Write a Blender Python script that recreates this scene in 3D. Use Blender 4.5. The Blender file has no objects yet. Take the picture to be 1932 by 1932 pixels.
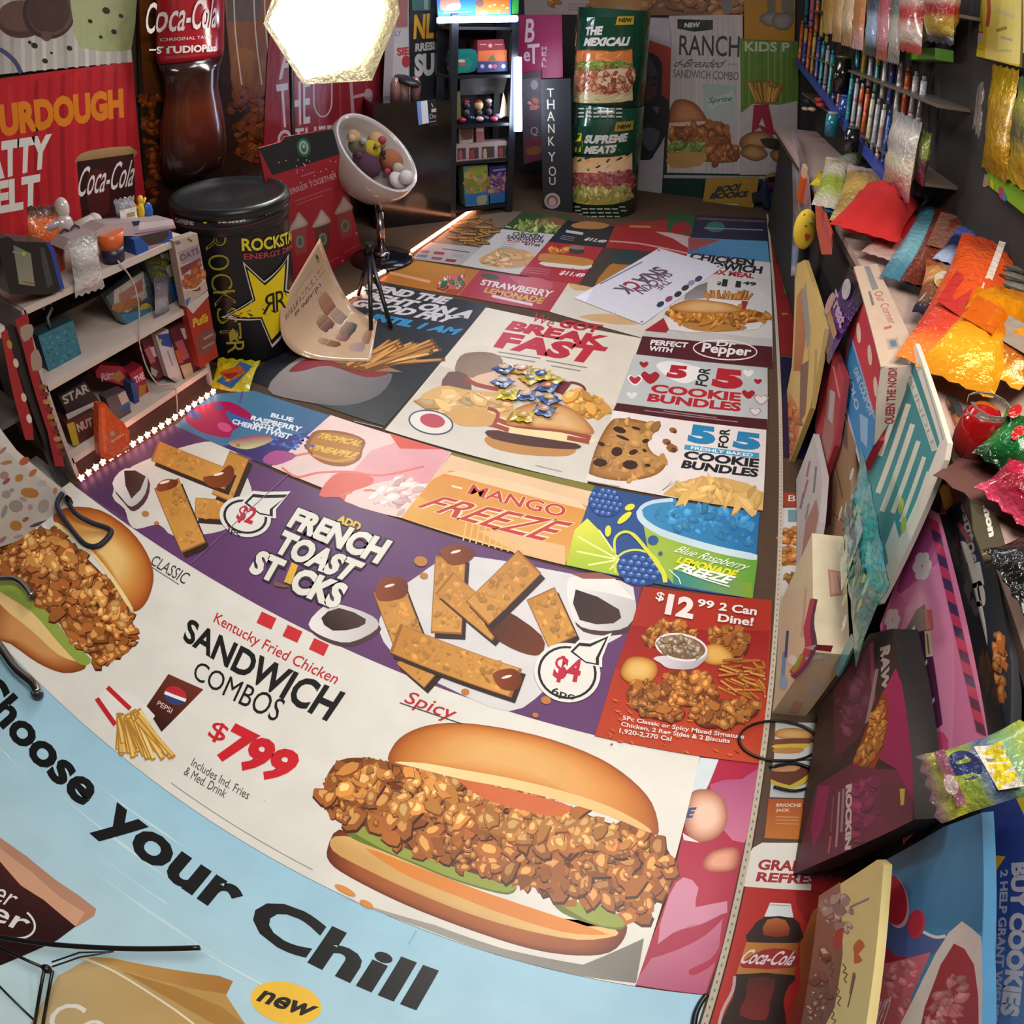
import bpy, bmesh, math, random
from mathutils import Vector, Matrix
from mathutils.geometry import tessellate_polygon
rnd = random.Random(7)
SC = bpy.context.scene
COL = SC.collection
PI = math.pi

# ------------------------------------------------------------------ camera
EYE = Vector((0.0, 0.0, 1.5))
CAM_R = Matrix(((0.93873974, -0.3207002, -0.12617087),
                (0.34280514, 0.90654149, 0.24630704),
                (0.03538841, -0.27447023, 0.9609442)))      # columns: right, forward, up
FK, PX, PY, HALF = 0.798826592, 966.0, 343.7755, 966.0
cd = bpy.data.cameras.new('camera')
cam = bpy.data.objects.new('camera', cd)
COL.objects.link(cam)
r_, f_, u_ = CAM_R.col[0], CAM_R.col[1], CAM_R.col[2]
cam.matrix_world = Matrix.Translation(EYE) @ Matrix((r_, u_, -f_)).transposed().to_4x4()
cd.type = 'PANO'
cd.panorama_type = 'FISHEYE_LENS_POLYNOMIAL'
cd.sensor_width = 2.0
cd.sensor_fit = 'HORIZONTAL'
cd.fisheye_fov = math.radians(320)
cd.fisheye_polynomial_k0 = 0
cd.fisheye_polynomial_k1 = -FK
cd.fisheye_polynomial_k2 = cd.fisheye_polynomial_k3 = cd.fisheye_polynomial_k4 = 0
cd.shift_y = PY / 1932 - 0.5
cd.clip_start = 0.01
SC.camera = cam
SC.view_settings.view_transform = 'Standard'
SC.view_settings.look = 'None'
SC.view_settings.gamma = 1
SC.view_settings.use_curve_mapping = False
SC.view_settings.exposure = EXPOSURE = 0.3

# ------------------------------------------------------------------ world and room light
W = bpy.data.worlds.new('world')
SC.world = W
W.use_nodes = True
W.node_tree.nodes['Background'].inputs[0].default_value = (0.85, 0.88, 1.0, 1)
W.node_tree.nodes['Background'].inputs[1].default_value = 0.07

def area(name, loc, target, size, size_y, power, color=(1, 1, 1), spread=180):
    l = bpy.data.lights.new(name, 'AREA')
    l.shape = 'RECTANGLE'
    l.size, l.size_y, l.energy, l.color = size, size_y, power, color
    l.spread = math.radians(spread)
    o = bpy.data.objects.new(name, l)
    COL.objects.link(o)
    o.location = loc
    o.rotation_euler = (Vector(target) - Vector(loc)).to_track_quat('-Z', 'Y').to_euler()
    return o

area('ceiling_panel_light', (0.15, 0.55, 2.42), (0.0, 0.6, 0), 1.0, 0.7, 37, (1.0, 0.96, 0.90))
area('ceiling_strip_light', (-0.9, 3.1, 2.42), (-0.9, 3.1, 0), 1.6, 0.5, 28, (0.92, 0.95, 1.0))
area('counter_lamp_light', (0.95, 0.9, 2.3), (0.75, 1.5, 0.8), 0.35, 0.35, 16, (1.0, 0.86, 0.66))

# ------------------------------------------------------------------ materials
def lin(h):
    if isinstance(h, (tuple, list)):
        return tuple(h)
    h = h.lstrip('#')
    if len(h) == 3:
        h = ''.join(c * 2 for c in h)
    v = [int(h[i:i + 2], 16) / 255 for i in (0, 2, 4)]
    return tuple(c / 12.92 if c <= 0.04045 else ((c + 0.055) / 1.055) ** 2.4 for c in v)

def mix(a, b, t):
    a, b = lin(a), lin(b)
    return tuple(x + (y - x) * t for x, y in zip(a, b))

MATS = {}
def mat(name, rough=0.5, metal=0.0, coat=0.0, emit=0.0, noise=0.0, nscale=60, bump=0.0, bscale=40, alpha=1.0, trans=0.0, col=None, ior=1.45, spec=0.5):
    if name in MATS:
        return MATS[name]
    m = bpy.data.materials.new(name)
    m.use_nodes = True
    nt = m.node_tree
    b = nt.nodes['Principled BSDF']
    b.inputs['Roughness'].default_value = rough
    b.inputs['Metallic'].default_value = metal
    b.inputs['Coat Weight'].default_value = coat
    b.inputs['Coat Roughness'].default_value = 0.12
    b.inputs['Alpha'].default_value = alpha
    b.inputs['Transmission Weight'].default_value = trans
    b.inputs['IOR'].default_value = ior
    b.inputs['Specular IOR Level'].default_value = spec
    if col is None:
        a = nt.nodes.new('ShaderNodeVertexColor')
        a.layer_name = 'Col'
        src = a.outputs[0]
    else:
        a = nt.nodes.new('ShaderNodeRGB')
        a.outputs[0].default_value = (*lin(col), 1)
        src = a.outputs[0]
    if noise:
        tc = nt.nodes.new('ShaderNodeTexCoord')
        n = nt.nodes.new('ShaderNodeTexNoise')
        n.inputs['Scale'].default_value = nscale
        n.inputs['Detail'].default_value = 5
        nt.links.new(tc.outputs['Object'], n.inputs['Vector'])
        mr = nt.nodes.new('ShaderNodeMapRange')
        mr.inputs[1].default_value = 0.3
        mr.inputs[2].default_value = 0.7
        mr.inputs[3].default_value = 1 - noise
        mr.inputs[4].default_value = 1 + noise
        nt.links.new(n.outputs['Fac'], mr.inputs[0])
        mx = nt.nodes.new('ShaderNodeVectorMath')
        mx.operation = 'SCALE'
        nt.links.new(src, mx.inputs[0])
        nt.links.new(mr.outputs[0], mx.inputs['Scale'])
        src = mx.outputs[0]
    nt.links.new(src, b.inputs['Base Color'])
    if emit:
        nt.links.new(src, b.inputs['Emission Color'])
        b.inputs['Emission Strength'].default_value = emit
    if bump:
        tc2 = nt.nodes.new('ShaderNodeTexCoord')
        n2 = nt.nodes.new('ShaderNodeTexNoise')
        n2.inputs['Scale'].default_value = bscale
        n2.inputs['Detail'].default_value = 3
        nt.links.new(tc2.outputs['Object'], n2.inputs['Vector'])
        bp = nt.nodes.new('ShaderNodeBump')
        bp.inputs['Strength'].default_value = bump
        bp.inputs['Distance'].default_value = 0.02
        nt.links.new(n2.outputs['Fac'], bp.inputs['Height'])
        nt.links.new(bp.outputs[0], b.inputs['Normal'])
    MATS[name] = m
    return m

mat('print', rough=0.42, noise=0.05, nscale=9, spec=0.35)                 # floor and wall vinyl prints
mat('vinyl', rough=0.3, noise=0.04, nscale=14, bump=0.25, bscale=9)       # creased plastic banner
mat('card', rough=0.6, noise=0.04, nscale=30)                             # cardboard and paper
mat('plastic', rough=0.35)
mat('gloss', rough=0.16, coat=0.5)
mat('foil', rough=0.22, metal=0.25, bump=0.5, bscale=38, coat=0.4)
mat('crinkle', rough=0.12, coat=0.6, bump=0.6, bscale=45)
mat('metal', rough=0.18, metal=1.0)
mat('plush', rough=0.95, noise=0.08, nscale=200)
mat('matte', rough=0.85, noise=0.06, nscale=25)
mat('lamp', rough=0.4, emit=14)
mat('tube', rough=0.4, emit=22)
mat('bead', rough=0.4, emit=5)
mat('clear', rough=0.06, trans=0.9, ior=1.15)

# ------------------------------------------------------------------ pixel rays (for reading positions off real surfaces)
def ray(px, py):
    dx, dy = (px - PX) / HALF, -(py - PY) / HALF
    r = math.hypot(dx, dy) + 1e-9
    th = FK * r
    s = math.sin(th) / r
    return CAM_R @ Vector((dx * s, math.cos(th), dy * s))

def at(px, py, o, n):
    d = ray(px, py)
    t = (o - EYE).dot(n) / d.dot(n)
    return EYE + d * t

# ------------------------------------------------------------------ objects
def props(o, label=None, cat=None, group=None, kind=None):
    if label: o['label'] = label
    if cat: o['category'] = cat
    if group: o['group'] = group
    if kind: o['kind'] = kind
    return o

def thing(name, label, cat, loc, group=None, rz=0.0):
    o = bpy.data.objects.new(name, None)
    COL.objects.link(o)
    o.location = loc
    o.rotation_euler = (0, 0, rz)
    o.empty_display_size = 0.05
    return props(o, label, cat, group)

def copy_tree(o, parent=None):
    c = o.copy()
    COL.objects.link(c)
    c.parent = parent
    for ch in list(o.children):
        copy_tree(ch, c)
    return c

class B:
    """collects coloured shapes in world space and links them as ONE mesh object"""
    def __init__(s):
        s.v, s.f, s.c, s.sm = [], [], [], []
    def add(s, vs, fs, col, smooth=False):
        k = len(s.v)
        s.v += [tuple(p) for p in vs]
        percol = isinstance(col, list)
        for i, f in enumerate(fs):
            s.f.append([k + j for j in f])
            if percol and isinstance(col[0], list):
                s.c.append([lin(x) for x in col[i]])
            elif percol:
                s.c.append([lin(col[j]) for j in f])
            else:
                s.c.append([lin(col)] * len(f))
            s.sm.append(smooth)
        return s
    def box(s, lo, hi, col, rot=None, about=None):
        (x0, y0, z0), (x1, y1, z1) = lo, hi
        vs = [Vector(p) for p in ((x0, y0, z0), (x1, y0, z0), (x1, y1, z0), (x0, y1, z0), (x0, y0, z1), (x1, y0, z1), (x1, y1, z1), (x0, y1, z1))]
        if rot is not None:
            c = Vector(about) if about is not None else (Vector(lo) + Vector(hi)) / 2
            vs = [c + rot @ (p - c) for p in vs]
        return s.add(vs, [(3, 2, 1, 0), (4, 5, 6, 7), (0, 1, 5, 4), (1, 2, 6, 5), (2, 3, 7, 6), (3, 0, 4, 7)], col)
    def cyl(s, p0, p1, r0, r1=None, col='888888', n=20, caps=True, smooth=True):
        p0, p1 = Vector(p0), Vector(p1)
        r1 = r0 if r1 is None else r1
        q = (p1 - p0).to_track_quat('Z', 'Y')
        vs = []
        for p, r in ((p0, r0), (p1, r1)):
            vs += [p + q @ Vector((r * math.cos(2 * PI * i / n), r * math.sin(2 * PI * i / n), 0)) for i in range(n)]
        s.add(vs, [(i, (i + 1) % n, n + (i + 1) % n, n + i) for i in range(n)], col, smooth)
        if caps:
            s.add(vs[:n], [tuple(range(n - 1, -1, -1))], col)
            s.add(vs[n:], [tuple(range(n))], col)
        return s
    def lathe(s, c, prof, col, n=32, rot=None, cols=None):
        """prof: [(r,z)...] about vertical axis through c"""
        c = Vector(c)
        vs = []
        for r, z in prof:
            for i in range(n):
                p = Vector((r * math.cos(2 * PI * i / n), r * math.sin(2 * PI * i / n), z))
                vs.append(c + (rot @ p if rot is not None else p))
        for k in range(len(prof) - 1):
            s.add(vs[k * n:(k + 2) * n], [(i, (i + 1) % n, n + (i + 1) % n, n + i) for i in range(n)], cols[k] if cols else col, True)
        return s
    def tube(s, pts, r, col, n=8, closed=False):
        pts = [Vector(p) for p in pts]
        m = len(pts)
        vs = []
        up = Vector((0, 0, 1))
        for i, p in enumerate(pts):
            a = pts[(i - 1) % m] if (closed or i > 0) else p
            b = pts[(i + 1) % m] if (closed or i < m - 1) else p
            t = (b - a).normalized()
            x = t.cross(up)
            if x.length < 0.05:
                x = t.cross(Vector((1, 0, 0)))
            x.normalize()
            y = t.cross(x)
            rr = r[i] if isinstance(r, (list, tuple)) else r
            vs += [p + x * (rr * math.cos(2 * PI * k / n)) + y * (rr * math.sin(2 * PI * k / n)) for k in range(n)]
        fs = []
        for i in range(m if closed else m - 1):
            j = (i + 1) % m
            fs += [(i * n + k, i * n + (k + 1) % n, j * n + (k + 1) % n, j * n + k) for k in range(n)]
        if not closed:
            fs += [tuple(range(n - 1, -1, -1)), tuple((m - 1) * n + k for k in range(n))]
        return s.add(vs, fs, col, True)
    def ball(s, c, r, col, rot=None, n=16, m=10, cfun=None):
        c = Vector(c)
        rx, ry, rz = r if isinstance(r, (tuple, list)) else (r, r, r)
        vs, cs = [], []
        for j in range(m + 1):
            a = -PI / 2 + PI * j / m
            for i in range(n):
                b = 2 * PI * i / n
                u = Vector((math.cos(a) * math.cos(b), math.cos(a) * math.sin(b), math.sin(a)))
                p = Vector((u.x * rx, u.y * ry, u.z * rz))
                vs.append(c + (rot @ p if rot is not None else p))
                cs.append(cfun(u) if cfun else col)
        fs = [(j * n + i, j * n + (i + 1) % n, (j + 1) * n + (i + 1) % n, (j + 1) * n + i) for j in range(m) for i in range(n)]
        return s.add(vs, fs, cs, True)
    def prism(s, poly, d, col, side=None):
        """flat polygon (3D points) extruded by vector d"""
        poly = [Vector(p) for p in poly]
        d = Vector(d)
        n = len(poly)
        back = [p + d for p in poly]
        tri = tessellate_polygon([poly])
        s.add(poly, [t for t in tri], col)
        s.add(back, [tuple(reversed(t)) for t in tri], side or col)
        s.add(poly + back, [(i, n + i, n + (i + 1) % n, (i + 1) % n) for i in range(n)], side or col)
        return s
    def make(s, name, material='plastic', parent=None, label=None, cat=None, group=None, kind=None, fix=True):
        v = [Vector(p) for p in s.v]
        if parent is not None:
            off = parent.matrix_basis.inverted()
            base = None
            v = [off @ p for p in v]
        else:
            lo = Vector((min(p.x for p in v), min(p.y for p in v), min(p.z for p in v)))
            hi = Vector((max(p.x for p in v), max(p.y for p in v), max(p.z for p in v)))
            base = Vector(((lo.x + hi.x) / 2, (lo.y + hi.y) / 2, lo.z))
            v = [p - base for p in v]
        me = bpy.data.meshes.new(name)
        me.from_pydata([tuple(p) for p in v], [], s.f)
        ca = me.color_attributes.new('Col', 'FLOAT_COLOR', 'CORNER')
        flat = []
        for cs in s.c:
            for c in cs:
                flat += [c[0], c[1], c[2], 1.0]
        ca.data.foreach_set('color', flat)
        me.polygons.foreach_set('use_smooth', s.sm)
        if fix:
            bm = bmesh.new()
            bm.from_mesh(me)
            bmesh.ops.remove_doubles(bm, verts=bm.verts, dist=1e-6)
            bmesh.ops.recalc_face_normals(bm, faces=bm.faces)
            bm.to_mesh(me)
            bm.free()
        me.materials.append(MATS[material])
        o = bpy.data.objects.new(name, me)
        COL.objects.link(o)
        if parent is not None:
            o.parent = parent
        else:
            o.location = base
        return props(o, label, cat, group, kind)

# ------------------------------------------------------------------ printed artwork on flat or curved surfaces
def smooth(pts, k=5, closed=True):
    n = len(pts)
    out = []
    for i in range(n if closed else n - 1):
        if closed:
            p0, p1, p2, p3 = pts[i - 1], pts[i], pts[(i + 1) % n], pts[(i + 2) % n]
        else:
            p0, p1, p2, p3 = pts[max(i - 1, 0)], pts[i], pts[i + 1], pts[min(i + 2, n - 1)]
        for j in range(k):
            t = j / k
            out.append(tuple(0.5 * (2 * b + (c - a) * t + (2 * a - 5 * b + 4 * c - d) * t * t + (3 * b - a - 3 * c + d) * t ** 3)
                             for a, b, c, d in zip(p0, p1, p2, p3)))
    if not closed:
        out.append(tuple(pts[-1]))
    return out

def ell(cx, cy, rx, ry=None, rot=0, n=24, a0=0, a1=360):
    ry = rx if ry is None else ry
    c, s = math.cos(math.radians(rot)), math.sin(math.radians(rot))
    out = []
    m = n if a1 - a0 >= 360 else n + 1
    for i in range(m):
        a = math.radians(a0 + (a1 - a0) * i / n)
        x, y = rx * math.cos(a), ry * math.sin(a)
        out.append((cx + x * c - y * s, cy + x * s + y * c))
    return out

def inside(p, poly):
    x, y = p
    r = False
    j = len(poly) - 1
    for i in range(len(poly)):
        xi, yi = poly[i]
        xj, yj = poly[j]
        if (yi > y) != (yj > y) and x < (xj - xi) * (y - yi) / (yj - yi) + xi:
            r = not r
        j = i
    return r

_FONT = {}
def glyphs(txt, bold=0.0, sp=1.0):
    key = (txt, bold, sp)
    if key in _FONT:
        return _FONT[key]
    cu = bpy.data.curves.new('t', 'FONT')
    cu.body = txt
    cu.offset = bold
    cu.space_character = sp
    cu.space_line = 0.95
    cu.align_x = 'LEFT'
    cu.resolution_u = 3
    cu.fill_mode = 'BOTH'
    ob = bpy.data.objects.new('t', cu)
    me = ob.to_mesh()
    vs = [(v.co.x, v.co.y) for v in me.vertices]
    fs = [tuple(p.vertices) for p in me.polygons]
    ob.to_mesh_clear()
    bpy.data.objects.remove(ob)
    bpy.data.curves.remove(cu)
    x0, x1 = min(v[0] for v in vs), max(v[0] for v in vs)
    y0, y1 = min(v[1] for v in vs), max(v[1] for v in vs)
    vs = [((a - x0) / (x1 - x0), (b - y0) / (y1 - y0)) for a, b in vs]
    _FONT[key] = (vs, fs)
    return vs, fs

class Art:
    """a printed sheet: base slab plus printed shapes, all in one mesh. Shapes are given in photo pixels and read onto
    the sheet's own plane (origin o, axes u right / v up); map() may be replaced for curved sheets."""
    dz = 2.5e-5
    fine = 0
    def __init__(s, o, u, v, base=None, col='ffffff', t=0.0012, gain=1.0, world=None, warp=None, unwarp=None, side=None):
        s.o, s.u, s.v = Vector(o), Vector(u).normalized(), Vector(v).normalized()
        s.n = s.u.cross(s.v).normalized()
        s.gain = gain
        s.b = B()
        s.l = 0
        s.warp, s.unwarp = warp, unwarp
        if base is not None or world is not None:
            q = [s.m(*p) for p in base] if base is not None else world
            c = s.k(col)
            sd = s.k(side) if side else tuple(x * 0.75 for x in c)
            n = len(q)
            tri = tessellate_polygon([[Vector((a, b, 0)) for a, b in q]])
            if t is not None:
                s.b.add([s.p(a, b, 0) for a, b in q], tri, c)
                s.b.add([s.p(a, b, -t) for a, b in q], tri, sd)
                s.b.add([s.p(a, b, 0) for a, b in q] + [s.p(a, b, -t) for a, b in q], [(i, (i + 1) % n, n + (i + 1) % n, n + i) for i in range(n)], sd)
            s.l = 1
            s.q = q
    def k(s, c):
        return tuple(min(0.95, x * s.gain) for x in lin(c))
    def m(s, px, py):
        if s.unwarp:
            return s.unwarp(px, py)
        d = at(px, py, s.o, s.n) - s.o
        return d.dot(s.u), d.dot(s.v)
    def p(s, a, b, h):
        if s.warp:
            return s.warp(a, b, h)
        return s.o + s.u * a + s.v * b + s.n * h
    def W(s, q, col, col2=None, ax=None, lift=1):
        """polygon in sheet coordinates; optional linear two-colour print between ax points"""
        tri = tessellate_polygon([[Vector((a, b, 0)) for a, b in q]])
        if s.fine:
            q, tri = list(q), list(tri)
            for _ in range(6):
                new, done, mid = [], True, {}
                def mp(i, j):
                    k = (min(i, j), max(i, j))
                    if k not in mid:
                        mid[k] = len(q)
                        q.append(((q[i][0] + q[j][0]) / 2, (q[i][1] + q[j][1]) / 2))
                    return mid[k]
                big = {tuple(sorted(e)) for t in tri for e in ((t[0], t[1]), (t[1], t[2]), (t[2], t[0])) if abs(q[e[0]][0] - q[e[1]][0]) > s.fine}
                if not big: break
                for t in tri:
                    bs = [tuple(sorted((t[i], t[(i + 1) % 3]))) in big for i in range(3)]
                    if not any(bs): new.append(t); continue
                    i = bs.index(True) if sum(bs) == 1 else max((k for k in range(3) if bs[k]), key=lambda k: abs(q[t[k]][0] - q[t[(k + 1) % 3]][0]))
                    A, Bb, Cc = t[i], t[(i + 1) % 3], t[(i + 2) % 3]
                    m_ = mp(A, Bb)
                    new += [(A, m_, Cc), (m_, Bb, Cc)]
                tri = new
        h = s.l * s.dz
        s.l += lift
        c1 = s.k(col)
        if col2 is not None:
            c2 = s.k(col2)
            (ax0, ay0), (ax1, ay1) = ax
            L = (ax1 - ax0) ** 2 + (ay1 - ay0) ** 2
            cs = []
            for a, b in q:
                t = min(1, max(0, ((a - ax0) * (ax1 - ax0) + (b - ay0) * (ay1 - ay0)) / L))
                cs.append(tuple(x + (y - x) * t for x, y in zip(c1, c2)))
        else:
            cs = c1
        s.b.add([s.p(a, b, h) for a, b in q], tri, cs)
        return s
    def P(s, pts, col, col2=None, ax=None, sm=0, lift=1):
        if sm: pts = smooth(pts, sm)
        return s.W([s.m(*p) for p in pts], col, col2, [s.m(*p) for p in ax] if ax else None, lift)
    def E(s, cx, cy, rx, ry=None, rot=0, col='ffffff', n=24, col2=None, ax=None):
        return s.P(ell(cx, cy, rx, ry, rot, n), col, col2, ax)
    def D(s, pts, cols, c=None, sm=4, ks=None):
        """rounded food look: nested rings of print from edge colour to middle colour"""
        pts = smooth(pts, sm) if sm else pts
        q = [s.m(*p) for p in pts]
        cc = s.m(*c) if c else (sum(a for a, b in q) / len(q), sum(b for a, b in q) / len(q))
        n = len(q)
        m = len(cols)
        ks = ks or [1 - i / m for i in range(m)]
        h = s.l * s.dz
        s.l += 1
        vs, vc = [], []
        for k, col in zip(ks, cols):
            vs += [s.p(cc[0] + (a - cc[0]) * k, cc[1] + (b - cc[1]) * k, h) for a, b in q]
            vc += [s.k(col)] * n
        fs = [(j * n + i, j * n + (i + 1) % n, (j + 1) * n + (i + 1) % n, (j + 1) * n + i) for j in range(m - 1) for i in range(n)]
        vs.append(s.p(cc[0], cc[1], h))
        vc.append(s.k(cols[-1]))
        fs += [((m - 1) * n + i, (m - 1) * n + (i + 1) % n, m * n) for i in range(n)]
        s.b.add(vs, fs, vc)
        return s
    def L(s, pts, w, col, sm=0, closed=False):
        """printed stroke of pixel width w"""
        if sm: pts = smooth(pts, sm, closed)
        n = len(pts)
        le, ri = [], []
        for i, p in enumerate(pts):
            a = pts[(i - 1) % n] if closed or i else p
            b = pts[(i + 1) % n] if closed or i < n - 1 else p
            dx, dy = b[0] - a[0], b[1] - a[1]
            d = math.hypot(dx, dy) or 1
            ww = w[i * (len(w) - 1) // max(1, n - 1)] if isinstance(w, (list, tuple)) else w
            le.append((p[0] - dy / d * ww / 2, p[1] + dx / d * ww / 2))
            ri.append((p[0] + dy / d * ww / 2, p[1] - dx / d * ww / 2))
        h = s.l * s.dz
        s.l += 1
        vs = [s.p(*s.m(*p), h) for p in le + ri]
        fs = [(i, (i + 1) % n, n + (i + 1) % n, n + i) for i in range(n if closed else n - 1)]
        s.b.add(vs, fs, s.k(col))
        return s
    def T(s, txt, tl, tr, bl, col, bold=0.0, sp=1.0, slant=0.0, world=False, outline=None, ow=0.05, br=None):
        """lettering whose ink box has the given corners"""
        if not world:
            tl, tr, bl = s.m(*tl), s.m(*tr), s.m(*bl)
            br = s.m(*br) if br else None
        if br is None:
            br = (tr[0] + bl[0] - tl[0], tr[1] + bl[1] - tl[1])
        for c, bo in ([(outline, bold + ow)] if outline else []) + [(col, bold)]:
            vs, fs = glyphs(txt, bo, sp)
            gx, gy = (ow * 0.5 / max(1, len(txt) * 0.6), ow * 0.7) if bo != bold else (0, 0)
            h = s.l * s.dz + (.0007 if s.fine else 0)
            s.l += 1
            out = []
            for x, y in vs:
                x = x * (1 + 2 * gx) - gx
                y = y * (1 + 2 * gy) - gy
                x += slant * (y - 0.5)
                a = (bl[0] * (1 - x) + br[0] * x) * (1 - y) + (tl[0] * (1 - x) + tr[0] * x) * y
                b = (bl[1] * (1 - x) + br[1] * x) * (1 - y) + (tl[1] * (1 - x) + tr[1] * x) * y
                out.append(s.p(a, b, h))
            s.b.add(out, fs, s.k(c))
        return s
    def X(s, poly, n, r, cols, sm=0, rot=None, asp=1.6, seed=0):
        """crumbly printed texture: many small irregular flecks (dark, mid, light) inside a region"""
        g = random.Random(seed + len(poly) * 31 + n)
        if sm: poly = smooth(poly, sm)
        xs, ys = [p[0] for p in poly], [p[1] for p in poly]
        dark, mid, light = cols
        h0 = s.l * s.dz
        s.l += 4
        done = tries = 0
        while done < n and tries < n * 20:
            tries += 1
            c = (g.uniform(min(xs), max(xs)), g.uniform(min(ys), max(ys)))
            if not inside(c, poly): continue
            done += 1
            a0 = math.radians(g.uniform(0, 180) if rot is None else rot + g.uniform(-25, 25))
            rr = r * g.choice((.45, .6, .8, 1.0, 1.25))
            m = 8
            jit = [g.uniform(0.6, 1.25) for _ in range(m)]
            tone = g.uniform(-0.4, 0.3)
            hz = h0 + s.dz * 3.0 * done / n
            for q, (k, ox, col) in enumerate(((1.10, 0.24, dark), (1.0, 0, mid), (0.55, -0.2, light))):
                if (q == 0 and g.random() < .45) or (q == 2 and g.random() < .35): continue
                pts = []
                for i in range(m):
                    a = 2 * PI * i / m
                    x, y = rr * asp * k * jit[i] * math.cos(a), rr * k * jit[i] * math.sin(a)
                    pts.append((c[0] + x * math.cos(a0) - y * math.sin(a0) + ox * rr * 0.3, c[1] + x * math.sin(a0) + y * math.cos(a0) + ox * rr))
                cc = lin(col)
                cc = tuple(x * (1 + tone) for x in cc)
                s.b.add([s.p(*s.m(*p), hz + q * s.dz * 0.04) for p in pts], [tuple(range(m))], s.k(cc))
        return s
    def S(s, p0, p1, w, cols, w2=None):
        """a chip or stick: long quad, darker edge, lighter core"""
        w2 = w if w2 is None else w2
        s.L([p0, p1], [w, w2], cols[0])
        dx, dy = p1[0] - p0[0], p1[1] - p0[1]
        d = math.hypot(dx, dy) or 1
        o = (dy / d * w * 0.12, -dx / d * w * 0.12)
        s.L([(p0[0] + dx * .04 + o[0], p0[1] + dy * .04 + o[1]), (p1[0] - dx * .04 + o[0], p1[1] - dy * .04 + o[1])], [w * .62, w2 * .62], cols[1])
        return s
    def make(s, name, label, cat, material='print', group=None, parent=None, kind=None):
        return s.b.make(name, material, parent, label, cat, group, kind, fix=False)

FU, FV = (1, 0, 0), (0, 1, 0)
def floor_art(base=None, col='ffffff', z=0.002, gain=1.0, world=None, t=0.0015):
    return Art((0, 0, z), FU, FV, base, col, t, gain, world)
def side_art(x, base, col, t, gain=1.0, side=None):          # upright sheet facing the room's left, at distance x
    return Art((x, 0, 0), (0, -1, 0), (0, 0, 1), base, col, t, gain, side=side)
def left_art(x, base, col, t=0.002, gain=1.0, side=None, world=None):    # upright sheet on the left, facing right
    return Art((x, 0, 0), (0, 1, 0), (0, 0, 1), base, col, t, gain, side=side, world=world)
def back_art(y, base, col, t=0.002, gain=1.0, side=None, world=None):    # upright sheet facing the camera
    return Art((0, y, 0), (1, 0, 0), (0, 0, 1), base, col, t, gain, side=side, world=world)
# ------------------------------------------------------------------ room shell
def shell(name, lo, hi, col, material='matte'):
    B().box(lo, hi, col).make(name, material, kind='structure', label=None)
shell('floor', (-2.7, -1.6, -0.1), (1.7, 5.5, 0.0), '4a3626')
shell('wall_left', (-2.7, -1.6, 0), (-2.42, 5.5, 2.5), '3a302c')
shell('wall_back', (-2.42, 5.26, 0), (1.5, 5.5, 2.5), '2e2a2a')
shell('wall_right', (1.42, -1.6, 0), (1.7, 5.26, 2.5), '4a443e')
shell('wall_front', (-2.42, -1.6, 0), (1.42, -1.45, 2.5), '5a544e')
shell('ceiling', (-2.7, -1.6, 2.5), (1.7, 5.5, 2.6), 'c8c4bc')
tb = B()
tb.box((0.384, -0.6, 0), (0.398, 5.0, 0.006), 'b3a795')
for i in range(240):
    y = -0.5 + i * 0.02
    tb.box((0.3895, y, 0.006), (0.3925, y + 0.007, 0.0064), '6d6358')
tb.make('trim_1', 'card', kind='structure')

# ------------------------------------------------------------------ posters laid over the floor
CK = ('4a2110', '9e5c28', 'd39a58')      # fried chicken print colours
# light blue banner under the camera
a = floor_art(world=[(-1.80, -0.80), (0.380, -0.80), (0.380, 0.131), (-1.80, 0.131)], col='a9d0e2', z=0.002)
a.W([(-1.80, -0.80), (0.380, -0.80), (0.380, 0.131), (-1.80, 0.131)], 'd6edf1', '9ac6dd', ((0, -0.45), (0, 0.12)))
for i in range(26):
    y = rnd.uniform(-0.5, 0.1); x = rnd.uniform(-1.5, 0.2)
    a.W([(x, y), (x + rnd.uniform(.1, .4), y + .012), (x + .25, y + .016)], 'c3dee8')
for w, x0, x1, y0, y1 in (('Choose', -1.39, -0.905, -0.047, 0.056), ('your', -0.853, -0.50, -0.084, 0.029), ('Chill', -0.463, -0.103, -0.049, 0.057)):
    a.T(w, (x0, y1), (x1, y1), (x0, y0), '17191a', bold=0.035, world=True)
a.P([(0, 1580), (50, 1615), (90, 1648), (105, 1660), (150, 1690), (182, 1715), (178, 1728), (143, 1750), (83, 1720), (0, 1660)], 'b98a72')
a.P([(0, 1600), (60, 1645), (110, 1690), (160, 1722), (143, 1748), (83, 1705), (0, 1640)], 'd3a183')
a.P([(-120, 1560), (0, 1625), (40, 1671), (83, 1698), (143, 1748), (107, 1775), (0, 1822), (-120, 1850)], '4a2626', '2c1517', ((0, 1640), (60, 1800)))
a.T('er', (-4, 1672), (33, 1692), (-14, 1700), 'e9e4e2', slant=.15, br=(22, 1712))
a.T('per', (-52, 1690), (54, 1736), (-66, 1726), 'e9e4e2', bold=.01, slant=.1, br=(44, 1772))
a.L(ell(20, 1738, 48, 30, 20, 14, -60, 70), 4, 'e9e4e2')
a.P([(40, 2010), (57, 1932), (110, 1841), (173, 1805), (213, 1808), (300, 1825), (413, 1841), (440, 1851), (427, 1878), (463, 1932), (500, 2010)], 'c6b184', 'b9914f', ((100, 1900), (420, 1850)))
a.P([(173, 1805), (213, 1808), (300, 1825), (413, 1841), (440, 1851), (427, 1875), (380, 1868), (300, 1850), (230, 1830)], 'c79c5c', 'a8753a', ((200, 1810), (430, 1860)))
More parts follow.
